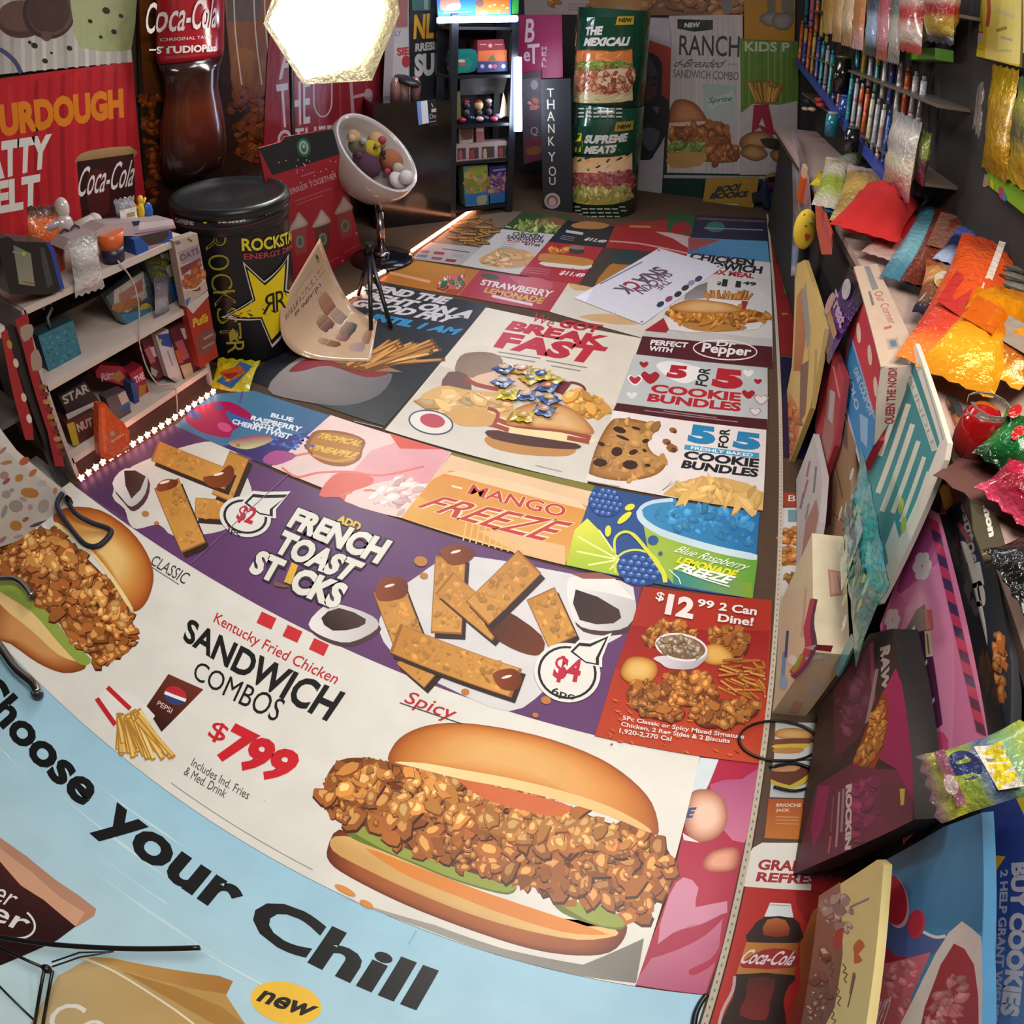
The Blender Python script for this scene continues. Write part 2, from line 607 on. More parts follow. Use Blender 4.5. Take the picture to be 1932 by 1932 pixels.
a.P([(230, 1832), (330, 1862), (420, 1900), (470, 1940), (420, 1940), (330, 1890)], 'ad8144')
a.L([(150, 1805), (220, 1835), (330, 1905), (400, 1960)], 4, 'e8dfc8', sm=4)
a.T('Co', (102, 1884), (208, 1908), (92, 1944), 'eae6dd', slant=.2, br=(196, 1970))
a.E(540, 1892, 68, 39, 12, 'f0c244')
a.T('new', (494, 1866), (596, 1898), (488, 1890), '2c2a24', bold=.03, slant=.12, br=(588, 1922))
a.L([(786, 1756), (770, 1782)], 2, '8ba7b3')
a.make('floor_banner', 'light blue floor banner lettered Choose your Chill, nearest the camera', 'banner', group=None)

# white sandwich banner
a = floor_art(world=[(-2.06, 0.132), (0.243, 0.132), (0.243, 0.735), (-2.06, 0.735)], col='d8d6d0', z=0.0025)
a.P([(640, 1690), (820, 1745), (950, 1790), (1100, 1820), (1215, 1770), (1200, 1855), (1100, 1842), (960, 1808), (800, 1752)], 'a6a39e', '77736d', ((700, 1720), (1150, 1830)))
a.D([(618, 1600), (640, 1565), (700, 1590), (800, 1640), (900, 1680), (1000, 1715), (1080, 1745), (1150, 1745), (1181, 1742), (1178, 1770), (1150, 1797), (1090, 1803), (1000, 1790), (880, 1752), (760, 1705), (660, 1655), (622, 1627)],
    ['632a12', '7d3a1b', '9a5228', 'a45e2f'], ks=[1, .93, .8, .5], sm=3)
a.P([(632, 1578), (700, 1588), (800, 1638), (900, 1678), (1000, 1715), (1080, 1745), (1150, 1750), (1163, 1765), (1090, 1773), (980, 1752), (880, 1722), (780, 1682), (690, 1640), (628, 1605)], 'dcb779', 'c69a5c', ((900, 1690), (870, 1730)), sm=3)
a.P([(690, 1600), (800, 1640), (900, 1678), (1000, 1712), (1120, 1752), (1140, 1764), (1060, 1758), (960, 1728), (860, 1690), (760, 1648)], 'd58338', sm=3)
for p in ([(650, 1562), (690, 1563), (722, 1578), (745, 1582), (762, 1600), (790, 1608), (806, 1624), (840, 1630), (862, 1644), (900, 1648), (918, 1660), (950, 1662), (975, 1673), (958, 1688), (900, 1675), (840, 1655), (780, 1630), (720, 1605), (665, 1582)],
          [(1040, 1697), (1070, 1698), (1090, 1706), (1125, 1708), (1150, 1720), (1170, 1732), (1180, 1748), (1160, 1754), (1110, 1742), (1060, 1722)]):
    a.P(p, '66722a', sm=3)
    a.P([(x, y - 4) for x, y in p[:-1]], '8d9a43', sm=2)
ch = [(615, 1470), (640, 1435), (690, 1430), (740, 1440), (790, 1445), (850, 1475), (920, 1480), (1000, 1500), (1070, 1520), (1140, 1550), (1210, 1570), (1258, 1600), (1272, 1650), (1250, 1690), (1210, 1730), (1185, 1733), (1150, 1710), (1060, 1690), (980, 1665), (900, 1650), (800, 1615), (740, 1588), (690, 1560), (640, 1552), (612, 1520)]
a.P(ch, '6e3715', '54260f', ((700, 1450), (1150, 1720)), sm=3)
a.X(ch, 620, 13, CK, seed=1)
a.X([(640, 1445), (800, 1455), (1000, 1510), (1180, 1565), (1230, 1600), (1000, 1590), (800, 1540), (650, 1500)], 160, 11, ('8a4a1e', 'c88540', 'efc07c'), seed=2)
a.P([(860, 1462), (950, 1488), (1060, 1514), (1075, 1530), (1040, 1540), (960, 1522), (900, 1500)], 'c9673a', sm=3)
a.D([(735, 1440), (740, 1410), (765, 1385), (810, 1368), (870, 1364), (950, 1374), (1040, 1395), (1130, 1430), (1190, 1470), (1230, 1515), (1243, 1568), (1225, 1572), (1150, 1540), (1060, 1512), (960, 1487), (870, 1470), (790, 1450)],
    ['8f4818', 'b26327', 'c47a36', 'd79a55', 'ddab6a'], c=(960, 1425), ks=[1, .93, .82, .55, .25], sm=3)
a.P([(745, 1438), (800, 1440), (870, 1452), (960, 1468), (1060, 1492), (1150, 1522), (1215, 1556), (1225, 1571), (1150, 1540), (1060, 1512), (960, 1487), (870, 1470), (790, 1450)], 'ecd49b', 'd9b477', ((800, 1445), (1200, 1560)), sm=3)
# left sandwich, partly out of frame
a.D([(0, 1100), (40, 1132), (90, 1178), (130, 1225), (155, 1245), (160, 1262), (120, 1270), (70, 1250), (20, 1215), (-30, 1190)], ['7a3a18', 'a35b2c', 'c98f55'], ks=[1, .85, .5], sm=3)
a.P([(-10, 1105), (40, 1130), (90, 1172), (135, 1222), (150, 1248), (110, 1235), (60, 1190), (0, 1140)], 'e3c083', sm=3)
a.P([(-10, 1070), (40, 1105), (90, 1150), (130, 1205), (172, 1244), (152, 1254), (110, 1212), (60, 1155), (-10, 1108)], '8da046', sm=3)
c2 = [(-20, 1040), (60, 1000), (110, 1005), (150, 1040), (200, 1090), (240, 1140), (252, 1180), (256, 1212), (228, 1240), (190, 1250), (165, 1232), (130, 1195), (90, 1155), (50, 1115), (20, 1088), (-20, 1070)]
a.P(c2, '6e3715', sm=3)
a.X(c2, 360, 9, CK, seed=6)
a.X([(40, 1010), (110, 1015), (200, 1100), (245, 1180), (230, 1215), (140, 1120), (60, 1060)], 70, 8, ('8a4a1e', 'd09049', 'f0c27c'), seed=7)
a.D([(100, 975), (130, 957), (190, 963), (245, 1000), (278, 1045), (290, 1085), (284, 1120), (270, 1145), (252, 1154), (238, 1137), (205, 1085), (165, 1035), (117, 1000)], ['8e4216', 'b5672b', 'cf9146', 'e4bd78'], c=(205, 1050), ks=[1, .86, .6, .3], sm=3)
a.P([(105, 985), (150, 1015), (200, 1070), (238, 1125), (252, 1152), (238, 1140), (205, 1088), (165, 1038), (117, 1002)], 'e9cf95', sm=3)
# lettering
a.T('SANDWICH', (357, 1165), (653, 1307), (344, 1208), '161717', bold=.03, br=(616, 1362))
a.T('COMBOS', (374, 1246), (541, 1322), (362, 1279), '161717', bold=.0, br=(519, 1363))
a.T('Kentucky Fried Chicken', (408, 1154), (642, 1272), (402, 1180), 'b8232b', slant=.02, bold=.005, br=(630, 1298))
for cx, cy in ((503, 1171), (552, 1196), (602, 1221)):
    a.P([(cx - 9, cy - 17), (cx + 19, cy - 4), (cx + 9, cy + 17), (cx - 19, cy + 4)], 'c32a30')
a.T('799', (442, 1362), (573, 1425), (406, 1432), 'c4202c', bold=.05, slant=.05, br=(530, 1484))
a.T('$', (406, 1358), (436, 1372), (388, 1394), 'c4202c', bold=.01, br=(418, 1406))
a.T('Includes Ind. Fries', (367, 1430), (474, 1494), (360, 1444), '4b4a49', br=(467, 1509))
a.T('& Med. Drink', (354, 1446), (431, 1491), (346, 1461), '4b4a49', br=(423, 1506))
a.T('CLASSIC', (292, 1046), (359, 1083), (284, 1065), '3c3b3a', slant=.05, br=(349, 1104))
a.L([(285, 1069), (338, 1103)], 1.5, '6b6a68')
a.T('Spicy', (772, 1303), (864, 1335), (760, 1332), 'b3242c', bold=.005, slant=.1, br=(850, 1368))
a.L([(754, 1326), (810, 1345), (872, 1366)], 2, '3c3b3a')
a.L([(323, 1477), (450, 1562), (590, 1641)], 1.3, '8d8b88')
a.P([(318, 1272), (384, 1301), (305, 1381), (276, 1334)], '6a2f20', '2c1613', ((340, 1290), (290, 1360)))
a.E(331, 1313, 22, 17, 25, 'b5283a')
a.P(ell(331, 1313, 22, 17, 25, 16, 0, 180), '2d4274')
a.L([(311, 1307), (331, 1315), (351, 1322)], 6, 'e6e6e8')
a.T('PEPSI', (300, 1322), (327, 1338), (296, 1330), 'd9c9c4', br=(322, 1347))
a.P([(181, 1317), (206, 1295), (262, 1316), (293, 1351), (284, 1364), (245, 1338), (218, 1372)], 'dfdcd8')
a.L([(183, 1318), (218, 1368)], 9, 'b9252d')
a.L([(203, 1297), (246, 1338)], 9, 'b9252d')
g = random.Random(5)
for i in range(34):
    t = i / 33
    x0, y0 = 222 + 40 * t + g.uniform(-6, 6), 1352 - 6 * t + g.uniform(-8, 10)
    x1, y1 = 222 + 100 * t + g.uniform(-8, 12), 1412 + 10 * t + g.uniform(-10, 16)
    a.S((x0, y0), (x1, y1), 9, ('b07f33', g.choice(['e6c272', 'dcb25c', 'eccf8b'])))
for x, y, l in ((652, 1680, 22), (692, 1706, 14)):
    a.E(x, y, l, 6, 28, 'd08a45')
for i in range(60):
    x, y = g.uniform(-1.9, .2), g.uniform(.14, .73)
    a.W([(x, y), (x + .003, y + .001), (x + .001, y + .004)], 'b9b6b0')
a.make('floor_banner', 'wide white floor banner with two fried chicken sandwiches and the price 799', 'banner')

# purple french toast banner
a = floor_art([(140, 916), (1131, 1389), (1212, 1104), (328, 801)], '5f3b68', z=0.0031)
a.P([(328, 801), (480, 862), (430, 930), (250, 985), (140, 916)], '482c52', '5f3b68', ((180, 880), (420, 920)))  # left end darkened: dimmer room light there put into the colour
a.P([(212, 935), (235, 890), (290, 862), (353, 841), (400, 833), (440, 845), (462, 890), (476, 930), (470, 965), (440, 990), (405, 1005), (330, 1012), (300, 990), (258, 998), (243, 985), (235, 960)], 'd0cdc6', sm=3)
a.P([(735, 1130), (790, 1085), (850, 1050), (930, 1055), (1000, 1068), (1090, 1085), (1195, 1108), (1172, 1200), (1090, 1230), (1030, 1300), (960, 1342), (850, 1300), (760, 1250), (715, 1190)], 'cfcdcf', sm=3)
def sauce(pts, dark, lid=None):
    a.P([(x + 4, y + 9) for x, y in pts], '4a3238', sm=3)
    a.P(pts, 'e2dfdd', 'b9b6b8', (pts[0], pts[len(pts) // 2]), sm=3)
    a.P(dark, '2a1c18', '46302a', (dark[0], dark[1]), sm=2)
sauce([(212, 912), (236, 884), (276, 894), (274, 932), (249, 956), (230, 940)], [(234, 888), (275, 899), (248, 941)])
sauce([(582, 1178), (612, 1143), (640, 1140), (702, 1162), (712, 1186), (660, 1212), (612, 1202)], [(606, 1166), (640, 1147), (690, 1168), (676, 1184), (628, 1190)])
sauce([(1070, 1100), (1100, 1086), (1160, 1096), (1200, 1138), (1184, 1182), (1130, 1190), (1084, 1172)], [(1086, 1112), (1168, 1150), (1158, 1176), (1094, 1170)])
a.P([(1072, 1092), (1160, 1092), (1198, 1132), (1150, 1120), (1090, 1108)], 'dedbd8')
a.P([(1076, 1082), (1130, 1080), (1168, 1092), (1100, 1092)], '8a5348')
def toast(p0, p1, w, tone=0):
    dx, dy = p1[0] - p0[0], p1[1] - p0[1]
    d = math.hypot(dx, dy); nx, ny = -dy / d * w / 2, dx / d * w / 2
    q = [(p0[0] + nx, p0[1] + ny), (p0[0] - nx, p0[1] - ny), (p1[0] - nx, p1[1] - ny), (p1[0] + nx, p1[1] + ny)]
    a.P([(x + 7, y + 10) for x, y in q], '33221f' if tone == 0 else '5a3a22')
    ex, ey = dx / d * 5, dy / d * 5
    pts = [(q[0][0] + ex, q[0][1] + ey), q[0], q[1], (q[1][0] + ex, q[1][1] + ey), (q[2][0] - ex, q[2][1] - ey), q[2], q[3], (q[3][0] - ex, q[3][1] - ey)]
    a.P(q, '96602a')
    m = lambda k: [((x - (p0[0] + p1[0]) / 2) * k + (p0[0] + p1[0]) / 2, (y - (p0[1] + p1[1]) / 2) * k + (p0[1] + p1[1]) / 2) for x, y in q]
    a.P(m(.95), 'b97f35', 'c9934a', (p0, p1))
    a.X(m(.82), int(d * w / 150), w * .075, ('b67c34', 'c08840', 'c99650'), seed=int(d))
def syrup(pts):
    a.P(pts, '84421d', '6a2c14', (pts[0], pts[len(pts) // 2]), sm=4)
    c = (sum(p[0] for p in pts) / len(pts), sum(p[1] for p in pts) / len(pts))
    a.E(c[0] - 4, c[1] - 5, 10, 2.5, -15, 'f0d9c4')
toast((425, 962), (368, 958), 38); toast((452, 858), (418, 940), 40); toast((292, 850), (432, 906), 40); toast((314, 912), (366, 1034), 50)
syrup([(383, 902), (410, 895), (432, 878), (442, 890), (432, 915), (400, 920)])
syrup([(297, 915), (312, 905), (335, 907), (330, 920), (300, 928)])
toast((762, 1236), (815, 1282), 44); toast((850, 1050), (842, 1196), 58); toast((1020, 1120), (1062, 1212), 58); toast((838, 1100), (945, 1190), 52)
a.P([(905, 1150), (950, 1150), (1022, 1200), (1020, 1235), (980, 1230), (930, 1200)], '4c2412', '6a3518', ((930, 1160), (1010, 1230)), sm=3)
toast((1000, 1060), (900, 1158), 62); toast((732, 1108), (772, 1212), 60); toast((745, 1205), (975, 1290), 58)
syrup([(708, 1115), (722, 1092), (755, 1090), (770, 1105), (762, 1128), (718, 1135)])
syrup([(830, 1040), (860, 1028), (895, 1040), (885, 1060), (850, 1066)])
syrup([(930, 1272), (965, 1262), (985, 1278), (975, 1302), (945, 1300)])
for x, y, r in ((794, 1060, 13), (800, 1087, 8), (275, 970, 7), (296, 988, 5), (1030, 1322, 10), (878, 1306, 8), (1010, 1350, 6), (450, 840, 4)):
    a.E(x, y, r, r * .75, 10, 'b5763a', 10)
def bottle(cx, cy, rx, ry, tip, txt, sub, tx, sx):
    for k, c in ((7, 'dcdad6'), (0, '1f1d1f'), (-5, 'dcdad6')):
        a.E(cx, cy, rx + k, ry + k * .85, 12, c, 28)
    bx, by = cx + rx * .55, cy - ry * .75
    for k, c in ((9, 'dcdad6'), (3, '1f1d1f'), (-3, 'dcdad6')):
        a.P([(bx - 22 - k, by - 2), (bx - 8, by - 16 - k), (bx + 12, by - 14 - k), (tip[0] + k, tip[1] - k), (bx + 26 + k, by + 10), (bx + 26 + k, by + 22 + k * .6), (bx + 4, by + 18 + k * .5)], c)
    a.T(txt, *tx[:3], 'b3263c', bold=.04, br=tx[3])
    a.T(sub, *sx[:3], '1f1d1f', bold=.02, br=sx[3])
bottle(463, 976, 42, 32, (540, 937), '$2', '3pc', ((455, 953), (489, 960), (443, 985), (473, 996)), ((428, 992), (456, 1004), (426, 1003), (452, 1016)))
bottle(1070, 1270, 56, 50, (1145, 1204), '$4', '6pc', ((1050, 1236), (1100, 1246), (1040, 1286), (1090, 1296)), ((1042, 1297), (1086, 1308), (1038, 1314), (1080, 1326)))
a.T('ADD', (641, 972), (684, 989), (634, 985), 'd2b93a', bold=.05, br=(677, 1003))
for w, q in (('FRENCH', ((563, 958), (742, 1022), (540, 994), (712, 1066))), ('TOAST', ((538, 1000), (691, 1064), (514, 1042), (656, 1100))), ('ST  CKS', ((491, 1037), (661, 1106), (467, 1080), (634, 1152)))):
    a.T(w, *q[:3], 'dcdad2', bold=.055, outline='2b2630', ow=.07, br=q[3])
a.P([(551, 1062), (563, 1068), (549, 1104), (536, 1099)], 'd8ae3c')
a.P([(519, 1098), (548, 1108), (536, 1110), (518, 1106)], '7a5a3a')
a.L([(545, 895), (360, 1065)], 1.5, '806088')
a.make('floor_banner', 'purple floor banner of french toast sticks with $2 and $4 bubbles', 'banner')

# pink poster with gold crest
a = floor_art([(624, 783), (852, 853), (762, 978), (512, 880)], 'dcc2c0', z=0.0037)
a.P([(660, 895), (700, 850), (760, 830), (850, 853), (762, 978), (640, 930)], 'd6a2a9', 'd88f98', ((700, 860), (760, 970)))
a.P([(602, 935), (628, 897), (660, 892), (705, 902), (690, 925), (660, 950), (640, 938)], 'd06458', sm=3)
a.P([(734, 817), (836, 848), (754, 846)], 'd0574c')
a.P([(650, 945), (700, 915), (760, 905), (800, 920), (770, 965), (762, 978)], 'e5c5c2', sm=3)
for p in ([(545, 862), (600, 852), (640, 850)], [(532, 882), (560, 900), (600, 892), (660, 890), (720, 897), (800, 880)], [(640, 935), (700, 925), (780, 950)]):
    a.L(p, 4, 'd3756c', sm=4)
a.X([(660, 930), (760, 900), (800, 915), (764, 972)], 40, 6, ('d9979a', 'e8c4c2', 'f3dedb'), rot=-20, asp=2.5)
a.P([(578, 845), (582, 826), (600, 812), (650, 815), (688, 830), (684, 850), (678, 868), (650, 880), (615, 876), (590, 862)], '8a5228', sm=3)
a.P([(584, 842), (603, 816), (650, 820), (682, 832), (672, 866), (645, 874), (600, 862)], 'a8702c', sm=3)
a.T('TROPICAL', (604, 816), (686, 832), (598, 826), 'd7b04a', bold=.04, slant=.1, br=(680, 843))
a.T('PINEAPPLE', (592, 838), (676, 854), (586, 848), 'd7b04a', bold=.04, slant=.1, br=(670, 866))
a.L([(590, 858), (630, 870), (670, 864)], 5, 'c98a3c', sm=3)
a.make('floor_poster', 'pale pink floor poster with a gold crest and coral petals', 'poster')

# blue and magenta twist poster
a = floor_art([(398, 744), (480, 737), (627, 785), (514, 881), (330, 803)], '3f7196', z=0.0034)
a.P([(398, 744), (480, 737), (627, 785), (585, 820), (480, 790)], '4a7f9f', '355a86', ((430, 745), (600, 800)))
a.P([(585, 815), (626, 786), (514, 880), (420, 842), (480, 830)], '35478a', '3b2a66', ((600, 800), (480, 860)))
a.P([(350, 790), (372, 768), (420, 757), (450, 765), (476, 785), (466, 800), (440, 812), (430, 826), (380, 815)], '9c1450', sm=4)
a.P([(425, 775), (450, 785), (475, 795), (465, 806), (440, 800)], '2f63a0', sm=3)
a.E(366, 782, 14, 8, 20, '3b4d8f'); a.E(413, 768, 10, 5, 20, '4a4a8f'); a.E(424, 806, 14, 8, 20, 'c24b82')
a.L([(452, 760), (458, 738)], 4, '5d4b93')
a.P([(430, 836), (470, 822), (515, 822), (510, 834), (465, 848)], '8f3a62', 'c2c890', ((470, 825), (470, 848)), sm=3)
for i in range(26):
    a.E(g.uniform(515, 590), g.uniform(822, 850), g.uniform(3, 7), 3, 20, g.choice(['3f63b0', '4a4fa0', '2f3f8a', '5a76b8']), 8)
a.P([(520, 850), (560, 860), (520, 878), (495, 868)], 'a04b86', sm=3)
for w, q in (('BLUE', ((513, 779), (555, 789), (510, 787), (552, 797))), ('RASPBERRY', ((476, 784), (572, 806), (472, 792), (566, 816))), ('WITH A', ((478, 795), (534, 808), (475, 803), (530, 816))), ('CHERRY TWIST', ((440, 790), (552, 820), (437, 799), (545, 830)))):
    a.T(w, *q[:3], 'dfe4ee', bold=.04, br=q[3])
a.make('floor_poster', 'blue and magenta floor poster lettered BLUE RASPBERRY WITH A CHERRY TWIST', 'poster')

# black late night fries poster
a = floor_art(world=[(-1.735, 1.625), (-1.045, 1.635), (-1.055, 2.735), (-1.735, 2.735)], col='262a30', z=0.003)
a.P([(560, 690), (620, 640), (680, 690), (760, 745), (724, 790), (600, 760)], '3a3f45', '24272c', ((600, 700), (740, 790)))
for w, c, q in (('SPEND THE', 'b9b6bb', ((692, 533), (851, 561), (684, 546), (842, 575))), ('NIGHT ON A', 'b9b6bb', ((679, 547), (899, 587), (670, 560), (890, 603))), ('GOOD FRY', 'b9b6bb', ((674, 563), (868, 597), (663, 577), (852, 611))), ('UNTIL 1 AM', '2f7fb0', ((692, 588), (869, 620), (683, 601), (862, 633)))):
    a.T(w, *q[:3], c, bold=.06, slant=.06, br=q[3])
a.P([(505, 735), (545, 688), (600, 668), (700, 700), (740, 706), (715, 745), (650, 765), (560, 755)], '8d8688', '5d5a5e', ((560, 690), (640, 760)), sm=3)
a.P([(545, 700), (580, 676), (640, 676), (720, 700), (735, 705), (690, 712), (620, 690), (570, 700)], '7d2a35', sm=3)
a.P([(590, 668), (640, 660), (720, 688), (760, 702), (700, 700), (640, 685)], '8e6a50')
for i in range(30):
    t = g.random()
    x0, y0 = 640 + 60 * t, 690 + 10 * t
    x1, y1 = 715 + 140 * g.random() ** .8, 640 + 45 * g.random()
    a.S((x0, y0), (x1, y1), 10, ('6b4424', g.choice(['c08f52', 'a8763c', 'd2a668', 'b98348'])), 6)
a.L([(668, 795), (722, 808)], 1.5, '8a8a8a')
a.make('floor_poster', 'black floor poster about a good fry UNTIL 1 AM', 'poster')

# breakfast poster
a = floor_art([(917, 580), (1221, 640), (1108, 912), (726, 811)], 'cbc3b6', z=0.0041)
a.P([(830, 690), (1160, 765), (1108, 912), (726, 811)], 'bdb5aa', 'cdc8bf', ((940, 700), (900, 850)))
for w, q, b_ in (('We', ((1012, 590), (1052, 602), (1000, 605), (1040, 618)), 0), ('GOT', ((1062, 602), (1139, 613), (1051, 617), (1127, 629)), .05), ('BREAK', ((968, 605), (1154, 635), (952, 622), (1141, 656)), .06), ('FAST', ((950, 626), (1148, 655), (930, 655), (1122, 688)), .06)):
    a.T(w, *q[:3], 'a92837', bold=b_, br=q[3])
for p in ([(940, 664), (1020, 676)], [(1030, 680), (1108, 694)], [(1040, 690), (1095, 700)], [(938, 671), (1010, 683)]):
    a.L(p, 2.2, '7d766f')
a.P([(868, 672), (900, 664), (935, 668), (948, 686), (905, 712), (860, 705)], '7d675a', '8f7a66', ((880, 670), (930, 710)), sm=3)
a.P([(846, 702), (880, 706), (890, 735), (870, 745), (832, 733)], '6a4f4a', sm=2)
a.P([(832, 728), (880, 735), (960, 748), (965, 800), (900, 800), (820, 775), (790, 752)], 'c8a068', sm=3)
a.X([(800, 752), (880, 742), (955, 755), (955, 795), (870, 790), (810, 770)], 60, 8, ('b3864c', 'd0aa72', 'dfc294'), asp=2.6, rot=12)
a.P([(890, 714), (940, 700), (985, 705), (1020, 735), (985, 748), (915, 735)], 'cfb197', sm=3)
a.L([(878, 712), (900, 726), (960, 738), (1005, 742)], 8, '93483c', sm=3)
a.L(ell(1078, 735, 26, 13, 5, 18, -100, 130), 5, '6d3238')
a.P([(1052, 715), (1080, 722), (1062, 745), (1040, 738)], '6d3238')
a.X([(1060, 742), (1120, 745), (1152, 775), (1130, 790), (1080, 772)], 50, 8, ('a8702c', 'd39a48', 'e8bc72'))
a.P([(915, 826), (960, 822), (1060, 842), (1088, 842), (1072, 860), (990, 858), (930, 845)], 'b4824a', sm=3)
a.P([(920, 812), (1000, 818), (1090, 838), (1082, 848), (1000, 842), (930, 828)], '4f302a', sm=3)
a.P([(925, 796), (1000, 806), (1115, 826), (1105, 838), (1020, 826), (940, 812)], 'e2cf9e', sm=3)
for p in ([(935, 790), (960, 800), (1000, 806), (1060, 812), (1115, 826)], [(925, 800), (960, 812)], [(1070, 826), (1112, 834)]):
    a.L(p, 9, '93483c', sm=3)
a.D([(955, 800), (975, 770), (1030, 757), (1080, 772), (1112, 800), (1118, 820), (1060, 812), (1000, 806)], ['a06a38', 'c28f58', 'd2a875'], ks=[1, .8, .4], sm=3)
a.P([(855, 770), (920, 776), (935, 800), (880, 805), (850, 792)], 'c79a60', sm=3)
a.L([(920, 770), (940, 780), (930, 806)], 7, '93483c', sm=3)
a.E(813, 797, 43, 23, 10, '3c4a66', 28); a.E(813, 797, 40, 20.5, 10, 'd6d3cd', 28); a.E(816, 794, 24, 13, 10, 'b04a58', 20)
a.L([(1010, 878), (1060, 890)], 1.5, '9a948c')
a.make('floor_poster', 'cream floor poster lettered We GOT BREAKFAST with egg sandwiches', 'poster')

# mango freeze poster, with a sliver of an olive poster under it
a = floor_art([(846, 852), (1108, 912), (1122, 916), (1105, 950), (840, 875)], '79722c', z=0.0022)
a.make('floor_poster', 'olive green sliver of poster between the BREAKFAST and MANGO posters', 'poster')
a = floor_art([(850, 858), (1119, 928), (1066, 1066), (757, 977)], 'dbb995', z=0.0044)
a.P([(815, 905), (850, 888), (950, 905), (1090, 945), (1112, 958), (1066, 1066), (900, 1018), (757, 977)], 'cf8a3e', 'd49a4c', ((930, 900), (900, 1010)), sm=0)
a.P([(836, 893), (870, 888), (960, 906), (1092, 944), (1108, 962), (960, 925), (870, 900)], 'e3c29c')
a.P([(757, 977), (790, 935), (830, 960), (850, 1002)], 'd9a44e', 'cf9540', ((780, 950), (830, 990)))
a.P([(900, 1000), (960, 1005), (1066, 1030), (1066, 1066), (960, 1035)], 'd9b081')
for i in range(9):
    x = 880 + i * 12
    a.L([(x, 985 + i * 3), (x - 6, 1020 + i * 3)], 3, 'e3b36a')
a.T('MANGO', (892, 914), (1071, 955), (881, 931), 'b83a34', bold=.015, outline='e8d3b0', ow=.03, br=(1062, 977))
a.T('FREEZE', (824, 934), (1068, 985), (800, 960), 'b83a34', bold=.01, slant=.12, outline='e8d3b0', ow=.04, br=(1038, 1024))
a.L([(852, 917), (872, 922)], 4, 'e8d3b0')
a.make('floor_poster', 'orange floor poster lettered MANGO FREEZE', 'poster')

# blue raspberry lemonade poster
a = floor_art([(1121, 917), (1433, 967), (1420, 1129), (1068, 1066)], '2c4c86', z=0.0046)
a.P([(1214, 990), (1260, 1015), (1430, 1050), (1420, 1129), (1270, 1102), (1225, 1050)], '9cb243', '5d9536', ((1230, 1020), (1410, 1060)))
a.P([(1270, 1075), (1340, 1090), (1418, 1100), (1420, 1129), (1270, 1102)], '2f7f7c', '7d9a2a', ((1300, 1090), (1415, 1110)))
a.P([(1206, 968), (1216, 951), (1262, 943), (1433, 966), (1427, 1046), (1350, 1032), (1262, 1006), (1222, 990)], '3c86b4', '2369a0', ((1230, 960), (1400, 1010)))
a.X([(1225, 965), (1262, 948), (1420, 968), (1415, 1025), (1262, 992)], 70, 7, ('2a6ea8', '3a86b8', '4f97c4'))
a.L([(1270, 943), (1232, 947), (1210, 958), (1208, 975), (1225, 992), (1262, 1010), (1350, 1036), (1428, 1052)], [7, 12, 13, 10], 'b9cfd8', sm=4)
a.P([(1068, 1066), (1084, 1000), (1108, 978), (1130, 1000), (1166, 1050), (1168, 1086)], 'd5d84a', '9fb82c', ((1100, 990), (1110, 1070)), sm=0)
for q in ((1090, 1012), (1088, 1040), (1110, 1066), (1150, 1075), (1130, 1000)):
    a.L([(1168, 1056), q], 3, 'e9eaa0')
def berry(cx, cy, rx, ry):
    a.E(cx, cy, rx, ry, 15, '213f80')
    for i in range(5):
        for j in range(6):
            x, y = cx + (j - 2.5) * rx * .34 + (i % 2) * rx * .15, cy + (i - 2) * ry * .38 + (j - 2.5) * 2
            if ((x - cx) / rx) ** 2 + ((y - cy) / ry) ** 2 < .82:
                a.E(x, y, rx * .15, ry * .16, 0, '3d64a4', 9); a.E(x + 1, y - 1.5, rx * .06, ry * .05, 0, '9db8d6', 6)
a.L(ell(1203, 1072, 44, 34, 12, 20, 150, 330), 4, 'c9cf5c'); berry(1205, 1075, 42, 30); berry(1142, 948, 32, 28)
a.L([(1160, 1045), (1160, 1018), (1175, 1005), (1195, 1010), (1225, 1045), (1250, 1080), (1255, 1100)], [5, 5, 7, 9, 8], 'cdd04a', sm=4)
for x, y, rx, r in ((1178, 978, 17, -40), (1188, 958, 10, -20), (1147, 1003, 11, 95)):
    a.E(x, y, rx, 6, r, 'd8d63c', 12)
a.E(1232, 1020, 10, 9, 0, '2f5590', 14); a.E(1246, 1045, 4, 4, 0, '2f5590', 9)
a.T('Blue Raspberry', (1280, 1030), (1414, 1064), (1273, 1047), 'e4eae6', slant=.12, br=(1404, 1082))
a.T('LEMONADE', (1281, 1050), (1392, 1078), (1277, 1063), 'd4d420', bold=.05, slant=.05, br=(1386, 1093))
a.T('FREEZE', (1280, 1063), (1385, 1088), (1275, 1076), 'dfe5e2', bold=.05, slant=.1, br=(1376, 1104))
a.L([(1290, 1080), (1330, 1094), (1376, 1108)], 2.5, 'dfe5e2')
a.L([(1262, 1076), (1280, 1092), (1284, 1103)], 2, 'dfe5e2')
a.make('floor_poster', 'blue floor poster lettered Blue Raspberry LEMONADE FREEZE with lemon and berries', 'poster')

